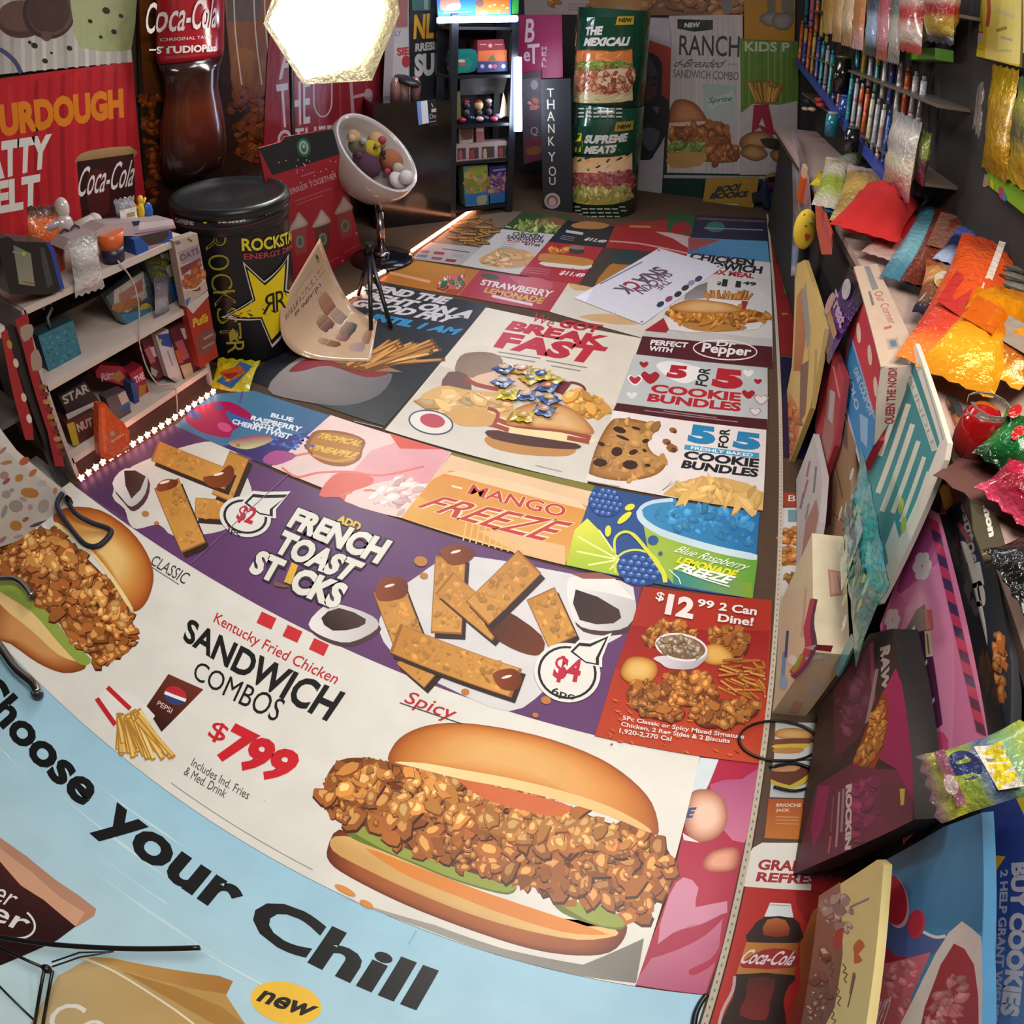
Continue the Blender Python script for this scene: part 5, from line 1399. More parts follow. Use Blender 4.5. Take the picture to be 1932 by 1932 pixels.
for k, (x, y) in enumerate(((250, 832), (380, 752), (830, 438))):
    l = bpy.data.lights.new('fairy_glow', 'POINT'); l.energy = .35; l.color = (1, .42, .25); l.shadow_soft_size = .08
    o = bpy.data.objects.new('fairy_glow', l); COL.objects.link(o); o.location = fz(x, y, .03) + Vector((.01, 0, .03))

# ------------------------------------------------------------------ red drinks board, curled card
a = Art((-2.05, 0, 0), (0, 1, 0), (.16, 0, 1), [(488, 280), (530, 268), (538, 258), (590, 250), (600, 246), (628, 244), (640, 290), (690, 498), (628, 524), (545, 545)], '8f1626', .008)
a.P([(488, 280), (530, 268), (538, 258), (590, 250), (628, 244), (641, 291), (514, 331)], '11181a')
a.E(573, 278, 13, 18, -8, '1f5a40'); a.E(573, 278, 9, 13, -8, '8fa396'); a.E(573, 279, 5, 9, -8, '2a5f48'); a.E(573, 276, 2.5, 4, 0, '9fb0a5')
a.T('MERRIER TOGETHER', (537, 360), (634, 325), (540, 370), 'a8868a', bold=.02, br=(636, 336))
for q in ([(556, 380), (625, 355)], [(560, 386), (610, 368)]): a.L(q, 1.5, '9a5a62')
a.L([(568, 333), (594, 324)], 2, '9a6a70')
for cx, cy, dk in ((563, 430, 0), (606, 425, 0), (648, 400, 0)):
    a.P([(cx - 15, cy + 2), (cx + 15, cy - 8), (cx + 16, cy + 45), (cx - 4, cy + 52)], '5a2a22' if cx == 606 else '8a3a40')
    a.D([(cx - 17, cy + 4), (cx - 6, cy - 18), (cx, cy - 30), (cx + 8, cy - 22), (cx + 18, cy - 8), (cx + 4, cy)], ['8d7d78', 'a59892', 'b0a49e'], ks=[1, .7, .4])
    a.E(cx + 3, cy + 26, 8, 12, 0, '6d7a70'); a.E(cx + 3, cy + 26, 4, 7, 0, '46584c')
for i in range(24): a.E(g.uniform(525, 640) + i * .0, g.uniform(300, 345), 1.4, 1.4, 0, 'b59a9c', 6)
for x, y in ((646, 492), (678, 482), (632, 515), (660, 505), (672, 440), (650, 330)): a.E(x, y, 1.6, 2, 0, 'c9a8a8', 6)
a.L([(615, 498), (640, 484)], 1.5, 'a85a62'); a.L([(650, 476), (676, 462)], 1.5, 'a85a62')
a.make('poster_board', 'red MERRIER TOGETHER drinks board with a green round emblem on its black top', 'poster', 'card')

A3, B3 = lp(603, 450, -1.72), lp(528, 578, -1.70)
C3, D3 = fz(712, 606, .006), fz(700, 683, .006)
def curl(s_, t_):
    """s across (0 left, 1 right), t down the sheet"""
    Lc = [B3, lp(534, 640, -1.665), fz(582, 676, .012), D3]
    Rc = [A3, lp(634, 528, -1.74), fz(668, 580, .03), C3]
    def bez(P, u):
        q = smooth([tuple(p) for p in P], 12, False)
        k = u * (len(q) - 1); i = min(int(k), len(q) - 2)
        return Vector(q[i]).lerp(Vector(q[i + 1]), k - i)
    return bez(Lc, t_).lerp(bez(Rc, t_), s_)
t = thing('curled_card', 'tan card lettered FALLING FOR YOU PUMPKIN, curling from the drum onto the floor', 'poster', D3)
b = B(); n, m = 12, 24
vs = [curl(i / n, j / m) for j in range(m + 1) for i in range(n + 1)]
b.add(vs, [(j * (n + 1) + i, j * (n + 1) + i + 1, (j + 1) * (n + 1) + i + 1, (j + 1) * (n + 1) + i) for j in range(m) for i in range(n)], 'b59a80', True)
o = b.make('sheet', 'gloss', t)
md = o.modifiers.new('thick', 'SOLIDIFY'); md.thickness = .003
def curl_w(aa, bb, h):
    e = 1e-3
    p = curl(min(1, max(0, aa)), min(1, max(0, bb)))
    du = curl(min(1, aa + e), bb) - curl(max(0, aa - e), bb); dv = curl(aa, min(1, bb + e)) - curl(aa, max(0, bb - e))
    nn = dv.cross(du).normalized()
    if nn.dot(EYE - p) < 0: nn = -nn
    return p + nn * (h + .003)
a = Art((0, 0, 0), (1, 0, 0), (0, 1, 0)); a.warp = curl_w; a.unwarp = lambda x, y: (x, y)
a.E(.84, .10, .025, .035, 0, '3a4a44', 12)
a.T('FALLING FOR YOU', (.10, .17), (.9, .17), (.10, .215), '6a5446', bold=.03, br=(.9, .215)); a.T('PUMPKIN', (.25, .24), (.75, .24), (.25, .285), '6a5446', bold=.03, br=(.75, .285))
a.L([(.3, .12), (.7, .12)], .008, '96806c')
for x, y, w, h_, c in ((.70, .42, .09, .10, '7a4a3c'), (.52, .55, .09, .08, '5a3230'), (.72, .60, .08, .09, '77605c'), (.30, .70, .05, .07, '6a3a24'), (.62, .76, .13, .045, '3a3a3c'), (.46, .76, .08, .04, '6d4048'), (.55, .92, .16, .03, '7a4a3a'), (.3, .88, .09, .04, '8a7078')):
    a.P([(x - w * .8, y - h_), (x + w * .8, y - h_), (x + w, y + h_), (x - w, y + h_)], c, mix(c, 'b59a80', .45), ((x, y + h_), (x, y - h_)), sm=2)
a.make('card_print', None, None, 'print', parent=t)

# ------------------------------------------------------------------ tripod lamp
LB = Vector((-1.62, 2.50, 0))
t = thing('tripod', 'short black folding tripod standing on the good fry poster', 'tripod', LB)
B().cyl(LB + Vector((0, 0, .17)), LB + Vector((0.0, 0, .31)), .013, None, '131315').make('column', 'plastic', t)
B().cyl(LB + Vector((0, 0, .29)), LB + Vector((0, 0, .335)), .022, None, '141416').make('head', 'plastic', t)
for px, py in ((738, 618), (700, 622), (676, 556)):
    B().cyl(LB + Vector((0, 0, .28)), fz(px, py, .012), .013, .010, '131315', 10).make('leg', 'plastic', t)
for px, py in ((738, 618), (700, 622)):
    e = fz(px, py, .012)
    B().cyl(LB + Vector((0, 0, .17)), e.lerp(LB + Vector((0, 0, .28)), .45), .006, None, '131315', 8).make('brace', 'plastic', t)
PB = Vector((-2.20, 2.66, 0))
t = thing('studio_lamp', 'blazing six sided silver foil reflector lamp on a dark pole', 'lamp', PB)
B().cyl(PB + Vector((0, 0, .0)), PB + Vector((0.0, 0, 1.34)), .013, None, '1a1a1c').make('pole', 'plastic', t)
B().cyl(PB, PB + Vector((0, 0, .02)), .10, None, '1a1a1c').make('base', 'plastic', t)
B().cyl(PB + Vector((0, 0, 1.33)), (-1.96, 2.64, 1.43), .014, None, '1a1a1c').make('arm', 'plastic', t)
hexpx = [(497, 45), (572, 160), (702, 152), (754, 26), (735, -120), (560, -130)]
fn = (Vector((.62, -.72, -.28))).normalized()
hc = at(626, 30, Vector((-1.80, 2.50, 1.40)), fn)
rim = [at(x, y, hc, fn) for x, y in hexpx]
back = hc - fn * .17
b = B()
for i in range(6):
    p, q = rim[i], rim[(i + 1) % 6]
    k = 6
    for j in range(k):
        t0, t1 = j / k, (j + 1) / k
        c0, c1 = back.lerp(p, .25), back.lerp(q, .25)
        b.add([c0.lerp(p, t0), c1.lerp(q, t0), c1.lerp(q, t1), c0.lerp(p, t1)], [(0, 1, 2, 3)], 'd6d0b4')
b.make('reflector', 'foil', t)
b = B()
for i in range(6):
    p, q = rim[i], rim[(i + 1) % 6]
    c0, c1 = back.lerp(p, .25) - fn * .012, back.lerp(q, .25) - fn * .012
    b.add([c0, c1, q - fn * .008, p - fn * .008], [(0, 3, 2, 1)], '1a1a1a')
b.make('reflector_back', 'matte', t)
b = B().add([back.lerp(p, .26) - fn * .004 for p in rim], [tuple(range(6))], 'c9c4b4'); b.make('reflector_hub', 'foil', t)
b = B(); c_ = hc - fn * .012
b.add([c_ + (p - hc) * (.93, .96, .62, .66, .5, .45)[i] for i, p in enumerate(rim)], [tuple(range(6))], (1.0, .98, .93)); b.make('diffuser', 'lamp', t)
l = bpy.data.lights.new('lamp_glow', 'AREA'); l.shape = 'DISK'; l.size = .35; l.energy = 5.5; l.color = (1, .97, .9)
o = bpy.data.objects.new('lamp_glow', l); COL.objects.link(o); o.location = hc + fn * .02; o.rotation_euler = fn.to_track_quat('-Z', 'Y').to_euler()

# ------------------------------------------------------------------ egg chair with plush toys
SB = Vector((-1.87, 3.02, 0))
t = thing('bar_stool', 'white egg shaped bar stool on a chrome post', 'stool', SB)
B().lathe(SB, [(0, .001), (.17, .001), (.19, .008), (.18, .018), (.06, .03), (0, .03)], '14161c', 36).make('base', 'gloss', t)
B().lathe(SB, [(0, .03), (.045, .03), (.045, .05), (.02, .055)], 'b9bcc4', 20).make('foot_collar', 'metal', t)
sc_ = Vector((-1.88, 3.02, .66))
B().cyl(SB + Vector((0, 0, .05)), SB + Vector((-.01, 0, .30)), .024, None, 'b5b5ba', 18).make('post', 'metal', t)
B().cyl(SB + Vector((-.01, 0, .30)), SB + Vector((-.01, 0, .46)), .017, None, 'a9a9b0', 18).make('piston', 'metal', t)
vd = (EYE - sc_).normalized()
rt = Vector((0, 0, 1)).cross(vd).normalized(); upv = vd.cross(rt).normalized()
minor = (rt * .70 + upv * .71).normalized()
an = math.radians(60)
axis = (vd * math.cos(an) + minor * math.sin(an)).normalized()
q = axis.to_track_quat('Z', 'Y').to_matrix()
R_ = .29
prof = [(R_ * .99, .0), (R_, -.01), (R_ * 1.02, -.05), (R_ * .97, -.12), (R_ * .82, -.19), (R_ * .55, -.245), (0, -.265)]
B().lathe(sc_, prof, 'b3a9a6', 48, rot=q).make('outer_shell', 'gloss', t)
inn = [(R_ * .99, .0), (R_ * .94, .004), (R_ * .90, -.02), (R_ * .86, -.08), (R_ * .72, -.15), (R_ * .45, -.20), (0, -.215)]
B().lathe(sc_, inn, 'b0a6a4', 48, rot=q).make('inner_shell', 'gloss', t)
def sp(px, py, dpt):
    p = at(px, py, sc_ - axis * dpt, axis)
    return p
def plush(label, px, py, r, col, feats, dpt=.10, shape=(1, 1, .8)):
    c = sp(px, py, dpt)
    tt = thing('plush_toy', label, 'plush toy', c, 'plush toys in the egg stool')
    B().ball(c, (r * shape[0], r * shape[1], r * shape[2]), col, rot=q, n=18, m=12).make('body', 'plush', tt)
    for nm, fx, fy, fr, fc in feats:
        e = (EYE - c).normalized()
        rr = Vector((0, 0, 1)).cross(e).normalized(); uu = e.cross(rr)
        B().ball(c + e * r * .86 + rr * fx * r + uu * fy * r, fr * r, fc, n=10, m=8).make(nm, 'plush', tt)
plush('yellow plush toy in the middle of the egg stool', 700, 282, .062, 'a8902a', [('ear', .6, .4, .3, 'a8902a'), ('eye', .3, .1, .12, '2a2420')], .08)
plush('purple plush toy low on the left of the egg stool', 692, 306, .085, '4a2a3c', [('ear', -.5, .5, .25, '55304a')], .13, (1, 1.2, .7))
plush('brown round burger plush with black ears and pink feet', 738, 303, .078, '8d5636', [('ear', -.6, .6, .22, '2a2220'), ('foot', -.3, -.8, .25, 'a03a52'), ('muzzle', .5, -.6, .45, 'a89a8a'), ('eye', -.5, .2, .1, '1c1614')], .07)
plush('tan plush toy with a pink nose at the top right of the egg stool', 712, 266, .06, 'ad8a62', [('nose', .5, .1, .42, '9a4250')], .07)
plush('small cream plush tucked at the upper left of the egg stool', 668, 258, .045, 'a8855c', [('face', -.3, -.2, .5, 'b39a84')], .06)
plush('grey green plush with a shiny clasp at the left of the egg stool', 674, 276, .058, '5a5240', [('clasp', .6, .5, .35, '8f979a')], .09)
plush('white pillow like plush at the lower right of the egg stool', 752, 340, .062, 'bdb3b2', [('lobe', .7, .25, .7, 'c6bfc0')], .07, (1.1, 1, .6))

# ------------------------------------------------------------------ terrazzo tote bag, chrome foot, black wire stand
t = thing('tote_bag', 'white terrazzo patterned tote bag with a navy strap at the left edge', 'bag', fz(60, 1000, 0))
tb_ = [(-90, 740), (0, 808), (30, 852), (62, 880), (122, 925), (128, 935), (100, 985), (60, 1012), (0, 1032), (-90, 1050)]
a = left_art(-1.735, tb_, 'b9b7b4', t=.10, side='b3aeaa')
a.P([(0, 808), (32, 850), (122, 926), (114, 932), (20, 858), (-10, 830)], 'c9c4c0')
for x, y, rx, ry, rt_, c in ((56, 930, 18, 10, 8, 'a8743c'), (30, 992, 12, 10, 10, 'a8743c'), (36, 902, 9, 7, -40, 'a87a40'), (12, 873, 12, 4, -10, 'a07a4a'), (46, 870, 11, 7, -30, 'a8583a'), (62, 892, 10, 5, -45, 'b0664a'), (8, 897, 9, 8, 0, 'a07a78'), (12, 908, 9, 4, -40, '8f4a50'), (30, 955, 14, 12, 0, '8f8a86'), (82, 955, 11, 14, 20, '9a9692'), (12, 933, 9, 8, 0, '8d8d8c'), (44, 942, 8, 4, 20, '958f92'), (80, 912, 9, 6, 0, 'a9a8a6'), (8, 965, 5, 14, 20, '8d8a88'), (48, 980, 7, 4, -30, '8d5a58'), (74, 988, 20, 3.5, -18, '4a4450'), (5, 1018, 9, 4, -40, '96707c'), (57, 957, 5, 6, 0, 'ab8a90'), (34, 1012, 10, 3, -15, '98959a'), (104, 926, 4, 7, 10, 'b07a60'), (22, 925, 5, 4, 0, '8d8890'), (5, 850, 10, 3, -45, '9a6a6a')):
    a.P(ell(x, y, rx, ry, rt_, 9), c)
a.make('bag_body', None, None, 'card', parent=t)
pts = [lp(118, 930, -1.73), fz(108, 955, .05), fz(130, 992, .03), fz(160, 1026, .012), fz(185, 1030, .012), fz(207, 1010, .014), fz(206, 998, .015), fz(170, 985, .03), fz(140, 966, .05), lp(126, 938, -1.73)]
q_ = smooth([tuple(p) for p in pts], 6, False)
B().tube(q_, .009, '1a1d30', 8).make('strap', 'card', t)
B().box(lp(128, 945, -1.70) - Vector((.012, .012, .012)), lp(128, 945, -1.70) + Vector((.012, .012, .012)), '5a626a').make('buckle', 'metal', t)
t = thing('chrome_stand', 'chrome tube foot of a stand at the left edge over the sandwich banner', 'stand', fz(20, 1260, 0))
B().tube([fz(x, y, .03) for x, y in smooth([(-60, 1150), (-5, 1215), (30, 1262), (62, 1290), (72, 1308)], 5, False)], .016, 'a9b0b5', 12).make('foot_tube', 'metal', t)
B().tube([fz(x, y, .035) for x, y in smooth([(-40, 1100), (10, 1092), (35, 1096), (52, 1112), (60, 1125)], 5, False)], .012, 'b0b2b0', 12).make('cross_tube', 'metal', t)
B().ball(fz(60, 1122, .03), .016, '4a2a22').make('end_cap', 'plastic', t)
B().ball(fz(70, 1308, .022), .018, '2a2624').make('end_cap', 'plastic', t)
t = thing('wire_stand', 'black wire stand with a curved bar at the lower left corner', 'stand', fz(88, 1830, 0))
B().tube([fz(x, y, .10) for x, y in smooth([(-60, 1752), (0, 1768), (100, 1782), (215, 1789), (300, 1790), (377, 1788)], 4, False)], .006, '121214', 10).make('curved_bar', 'plastic', t)
B().ball(fz(88, 1828, .085), .011, '121214').make('joint', 'plastic', t)
B().tube([fz(0, 1788, .09), fz(88, 1828, .085)], .004, '141416', 8).make('arm', 'plastic', t)
for d_ in (-8, 8):
    B().tube([fz(91 + d_, 1832, .083), fz(72 + d_, 1940, .004)], .0035, '141416', 8).make('leg', 'plastic', t)
B().tube([fz(-30, 1830, .006), fz(66, 1926, .006)], .003, '141416', 8).make('brace', 'plastic', t)
for d_ in (0, 9):
    B().tube([fz(98, 1824 - d_, .085), fz(150, 1806 - d_, .09), fz(214, 1795, .098)], .002, '242426', 6).make('wire', 'plastic', t)
# ------------------------------------------------------------------ far end: cabinet, tall shelf, boards
TO = Vector((-1.79, 3.86, 0)); TU = Vector((.676, .737, 0)); TN = Vector((.737, -.676, 0))
def tv(a_, d_, z): return TO + TU * a_ - TN * d_ + Vector((0, 0, z))
TR = Matrix((TU, -TN, Vector((0, 0, 1)))).transposed()
def tbox(b, a0, a1, d0, d1, z0, z1, col):
    return b.add([tv(x, y, z) for x, y, z in ((a0, d0, z0), (a1, d0, z0), (a1, d1, z0), (a0, d1, z0), (a0, d0, z1), (a1, d0, z1), (a1, d1, z1), (a0, d1, z1))],
                 [(3, 2, 1, 0), (4, 5, 6, 7), (0, 1, 5, 4), (1, 2, 6, 5), (2, 3, 7, 6), (3, 0, 4, 7)], col)
def tart(base, col, d_=0.0, t=.004, gain=1.0, side=None):
    return Art(TO - TN * d_, TU, (0, 0, 1), base, col, t, gain, side=side)
t = thing('tall_shelf', 'tall narrow dark shelf tower with light bars, full of small boxes', 'shelf', TO + TU * .22)
for x0 in (-.035, .415):
    for d0 in (0, .26):
        tbox(B(), x0, x0 + .05, d0, d0 + .04, 0, 1.42, '1d2026').make('post', 'plastic', t)
for z in (.06, .405, .66, 1.0, 1.33):
    tbox(B(), -.03, .455, .005, .29, z - .012, z + .008, '17191e').make('shelf_board', 'plastic', t)
tbox(B(), -.03, .46, .30, .306, .05, 1.40, '241f24').make('back_panel', 'matte', t)
hb = tart([(824, 44), (976, 42), (976, 32), (824, 33)], '8a94b8', -.012, .012); hb.make('light_bar_mount', None, None, 'plastic', parent=t)
b = B(); b.tube([at(x, y, TO + TN * .02, TN) for x, y in ((828, 38), (975, 35))], .021, (.80, .87, 1.0), 12); b.make('light_bar', 'tube', t)
b = B(); b.tube([at(x, y, TO + TN * .02, TN) for x, y in ((978, 108), (979, 247))], .022, (.80, .87, 1.0), 12); b.make('light_bar', 'tube', t)
b = B(); b.tube([at(x, y, TO + TN * .005, TN) for x, y in ((971, 108), (972, 248))], .012, (.10, .16, 1.0), 10); b.make('light_bar_edge', 'bead', t)
for (x0, y0), (x1, y1), e in (((828, 38), (975, 35), 2.2), ((978, 108), (979, 247), 2.2)):
    p = at((x0 + x1) / 2, (y0 + y1) / 2, TO + TN * .07, TN)
    l = bpy.data.lights.new('bar_glow', 'AREA'); l.shape = 'RECTANGLE'; l.size = .5; l.size_y = .05; l.energy = e; l.color = (.72, .82, 1)
    o = bpy.data.objects.new('bar_glow', l); COL.objects.link(o)
    o.matrix_world = Matrix.Translation(p) @ (Matrix((TU, Vector((0, 0, 1)), TN)).transposed() if y1 - y0 < 20 else Matrix((Vector((0, 0, 1)), -TU, TN)).transposed()).to_4x4()

def tb_(name, label, cat, base, col, d_, dep, draw=None, material='card', group=None):
    global a
    a = tart(base, col, d_, dep)
    if draw: draw()
    return a.make(name, label, cat, material, group)
def d():
    a.P([(828, -30), (896, -30), (896, 28), (828, 28)], '1c5fb5'); a.P([(900, -30), (962, -30), (960, 24), (898, 28)], 'd2561c')
    a.P([(836, -10), (860, -12), (866, 14), (832, 18)], 'c26a58', sm=3); a.P([(848, 8), (868, 6), (866, 18), (838, 20)], 'd8b0a8', sm=2); a.E(905, 6, 8, 8, 0, '5a4038', 12); a.E(912, 24, 9, 4, 0, 'e0b070', 12)
    for x in range(925, 958, 8): a.E(x, g.uniform(4, 22), 3, 2, 0, 'e8a060', 6)
    a.L([(836, 24), (890, 22)], 1.5, '9ac0e0')
tb_('sign_panel', 'blue and orange menu panel standing above the horizontal light bar', 'sign', [(822, -40), (966, -40), (964, 29), (826, 31)], '2060b0', .02, .02, d)
tb_('carton', 'bright green edge of a carton beside the blue and orange menu panel', 'carton', [(967, -40), (980, -40), (978, 26), (966, 27)], '2a8a3c', .03, .05)
def d(): a.P([(858, 112), (884, 108), (893, 118), (884, 134), (862, 136)], '1f6a62'); a.E(873, 120, 6, 5, 0, '8a4a44', 10); a.E(871, 115, 7, 3, 0, 'a99a84', 10)
tb_('tin_box', 'teal rounded tin on the top compartment of the tall shelf', 'tin', smooth([(857, 98), (880, 93), (898, 95), (901, 115), (896, 134), (872, 138), (856, 136)], 2), '1a5a56', .05, .12, d, 'gloss')
def d(): a.P([(903, 96), (956, 94), (956, 116), (902, 116)], 'a8501f'); a.P([(920, 114), (930, 102), (936, 114)], '4a4a2a'); a.E(925, 86, 4, 4, 0, 'b07a74', 8); a.L([(906, 84), (918, 84)], 2, 'a07074'); a.L([(934, 84), (948, 84)], 2, 'a07074')
tb_('game_box', 'red and orange flat boxes stacked beside the teal tin on the tall shelf', 'box', [(901, 76), (950, 74), (957, 116), (901, 117)], '6d1a24', .06, .14, d)
def d():
    for x, c in ((910, '8a90a8'), (925, 'a8909a'), (934, 'b02a3a'), (950, 'a0a0b8')): a.E(x, 125, 4, 4, 0, c, 8)
tb_('game_box', 'dark blue flat box at the bottom of the stack beside the teal tin', 'box', [(900, 117), (958, 116), (958, 134), (900, 137)], '1d2352', .05, .14, d)
tb_('bottle', 'tiny teal topped bottle at the upper left of the tall shelf', 'bottle', [(853, 64), (862, 64), (863, 95), (852, 95)], '3f8f8a', .08, .04)
def d(): a.P([(907, 164), (934, 162), (934, 172), (906, 172)], '4a4440')
tb_('box', 'grey carton at the back of the middle compartment of the tall shelf', 'box', [(868, 150), (958, 142), (950, 176), (868, 180)], '332e2c', .22, .06, d)
tb_('tin', 'olive tall packet against the left post of the tall shelf', 'packet', [(856, 174), (868, 172), (870, 224), (858, 228)], '5d5626', .08, .05)
FT = [('black capped mug with red lid on the tall shelf', 879, 204, '1b1a1c', '7a1d26', 8), ('small cream faced red capped doll on the tall shelf', 903, 204, 'b5a06a', '8f2430', 9), ('dark little bottle figure with pale cap on the tall shelf', 922, 202, '3a2f34', 'a89a98', 6)]
for lab, x, y, c1, c2, r in FT:
    p = at(x, y, TO - TN * .10, TN); tt = thing('toy_figure', lab, 'toy', p - Vector((0, 0, .07)), 'toys on the tall shelf')
    B().ball(p - Vector((0, 0, .035)), (.03, .03, .035), '2a2226', n=12, m=8).make('body', 'plastic', tt)
    B().ball(p + Vector((0, 0, .02)), .003 * r + .006, c1, n=12, m=8).make('head', 'plastic', tt)
    B().ball(p + Vector((0, 0, .045)), (.024, .024, .016), c2, n=12, m=8).make('cap', 'plastic', tt)
for i, (x, y, c) in enumerate(((872, 226, '8f2436'), (888, 222, '1a2a5a'), (905, 224, 'b5a090'), (915, 222, '22264a'), (932, 224, 'b0406a'), (941, 219, '9a9aa2'))):
    p = at(x, y, TO - TN * .05, TN)
    B().ball(p, (.03, .025, .018), c, n=12, m=8).make('trinket', 'gloss', label=['dark pink trinket at the left front of the toy shelf', 'navy trinket left of the cream trinket', 'cream trinket below the doll', 'navy trinket right of the cream trinket', 'rose pink trinket at the right of the toy shelf', 'silver trinket at the right end of the toy shelf'][i], cat='trinket')
a = tart([(950, 174), (961, 218), (942, 222)], 'c9b090', .06, .01); a.P([(948, 185), (958, 216), (944, 220)], 'd8c8b0'); a.make('pennant', 'pale shiny triangular pennant next to the vertical light bar', 'pennant', 'gloss')
def d(): a.P([(870, 242), (890, 242), (890, 262), (872, 262)], '4a2f28', sm=2); a.P([(868, 266), (892, 262), (892, 270), (868, 272)], '8f8684')
tb_('figure_box', 'small boxed figure in the fourth compartment of the tall shelf', 'box', [(866, 240), (893, 239), (893, 270), (866, 272)], '6d5a58', .04, .08, d)
def d(): a.P([(900, 250), (912, 249), (913, 268), (900, 268)], '8d5250'); a.P([(899, 242), (912, 242), (912, 248), (899, 248)], 'a89a98')
tb_('candle_box', 'slim pink box next to the boxed figure on the tall shelf', 'box', [(898, 241), (913, 240), (914, 268), (899, 269)], '8a5a58', .05, .05, d)
for k, (x0, x1, yb) in enumerate(((860, 882, 0), (882, 906, -1), (906, 936, -3), (936, 963, -5))):
    def d():
        a.P([(x0 + 3, 280 + yb), (x1 - 3, 279 + yb), (x1 - 3, 300 + yb), (x0 + 3, 302 + yb)], '3a3034'); a.P([(x0 + 6, 286 + yb), (x0 + 11, 284 + yb), (x0 + 13, 300 + yb), (x0 + 6, 301 + yb)], ['8a4a50', '8f3038', 'a08a64', '8a3a36'][k], sm=2); a.L([(x0 + 3, 306 + yb), (x1 - 4, 304 + yb)], 2.5, '5d4a4a')
    tb_('figure_box', ['leftmost', 'second', 'third', 'rightmost'][k] + ' window box in the row of four boxed figures on the tall shelf', 'box', [(x0, 273 + yb), (x1, 271 + yb), (x1, 309 + yb), (x0, 311 + yb)], '9a8684', .03, .10, d, group='boxed figures on the tall shelf')
def d():
    a.P([(882, 316), (918, 313), (920, 330), (882, 332)], '7d8a3a'); a.X([(884, 330), (918, 328), (918, 362), (886, 364)], 26, 6, ('3a6a58', '8f8a3a', 'a0704a')); a.P([(876, 366), (920, 362), (920, 384), (878, 388)], '24609a'); a.P([(900, 372), (918, 368), (916, 384), (902, 386)], '8a8a7a', sm=2)
tb_('cereal_box', 'yellow green and blue snack box on the lowest shelf of the tall tower', 'box', [(874, 314), (920, 311), (922, 386), (878, 390)], '5a7a6a', .03, .10, d)
def d():
    a.X([(926, 330), (958, 326), (958, 360), (926, 364)], 26, 6, ('3a2a6a', '7d4a7d', 'a09060')); a.P([(924, 366), (958, 362), (960, 380), (924, 384)], '1d5a92'); a.L([(930, 322), (954, 319)], 3, '7a7ab0')
tb_('cereal_box', 'purple and blue snack box on the lowest shelf of the tall tower', 'box', [(923, 315), (958, 311), (961, 381), (925, 385)], '24245a', .03, .10, d)
# black glossy cabinet
CO = Vector((-2.157, 3.469, 0)); CU = Vector((.698, .716, 0)); CN = Vector((.716, -.698, 0))
b = B()
b.add([CO + CU * x - CN * y + Vector((0, 0, z)) for x, y, z in ((-.03, 0, 0), (.51, 0, 0), (.51, .30, 0), (-.03, .30, 0), (-.03, 0, .85), (.51, 0, .85), (.51, .30, .85), (-.03, .30, .85))], [(3, 2, 1, 0), (4, 5, 6, 7), (0, 1, 5, 4), (1, 2, 6, 5), (2, 3, 7, 6), (3, 0, 4, 7)], '0c1015')
t = thing('cabinet', 'glossy black cabinet between the egg stool and the tall shelf', 'cabinet', CO + CU * .2)
b.make('body', 'gloss', t)
a = Art(CO + CN * .004, CU, (0, 0, 1), [(786, 192), (806, 189), (810, 232), (790, 236)], '6f9ae0', .003)  # light bar's reflection in the cabinet front, painted as a blue-white patch
a.P([(794, 192), (806, 189), (809, 232), (797, 234)], 'd8e0ea'); a.make('painted_glare', None, None, 'gloss', parent=t)
a = Art(CO + CN * .004, CU, (0, 0, 1), [(807, 189), (822, 186), (826, 236), (811, 240)], '15171b', .002)
a.P([(814, 206), (823, 204), (823, 211), (814, 212)], 'b5b5ae'); a.T('Do', (811, 216), (823, 214), (811, 224), 'b0b4b4', br=(823, 223)); a.L([(811, 230), (822, 228)], 1.5, '9a9a9a'); a.L([(814, 195), (817, 202)], 2, 'a0a0a0')
a.make('sticker', None, None, 'card', parent=t)
# things on and behind the cabinet
def cart(base, col, d_, t_=.006): return Art(CO - CN * d_, CU, (0, 0, 1), base, col, t_)
a = cart([(772, -60), (822, -60), (822, 186), (776, 196)], '14191c', .33)
a.P([(776, -40), (814, -40), (812, 20), (778, 20)], '3f6a66'); a.P([(800, -40), (808, -40), (808, 18), (800, 18)], '8f9a98')
a.T('NL', (782, 28), (820, 24), (780, 74), 'c9941c', bold=.04, br=(818, 72)); a.T('RRESI', (784, 82), (820, 78), (783, 98), 'a9a9a6', bold=.05, br=(820, 94)); a.T('SU', (782, 102), (820, 99), (782, 146), 'a9a9a6', bold=.06, br=(820, 142))
a.make('poster_board', 'black poster board lettered NL RRESI SU behind the black cabinet', 'poster')
a = cart([(735, -60), (771, -60), (774, 190), (722, 196)], '9a8f92', .31)
a.P([(745, 55), (770, 54), (770, 150), (740, 150)], 'a8a4a6'); a.T('SIE', (748, 90), (771, 88), (750, 106), '9c2c38', bold=.05, br=(772, 103)); a.E(766, 116, 8, 12, 0, '9a2c3a', 12); a.P([(744, -40), (770, -40), (769, 50), (748, 52)], '8a5a58'); a.T('LY', (746, 58), (757, 57), (746, 68), '55525a', br=(757, 67))
a.make('poster_board', 'pink and white poster board lettered SIE, half hidden by the lamp', 'poster')
a = cart([(822, 66), (850, 60), (850, 185), (826, 186)], '1b1e26', .36); a.P([(826, 72), (838, 70), (838, 78), (826, 80)], '4aa09a'); a.L([(828, 130), (838, 129)], 2, '77777d'); a.make('poster_board', 'narrow dark poster board between the NL board and the tall shelf', 'poster')
c = CO + CU * .22 - CN * .1 + Vector((0, 0, .85))
t = thing('bottle_pack', 'pink bottles with a dark cover standing on the black cabinet', 'bottles', c)
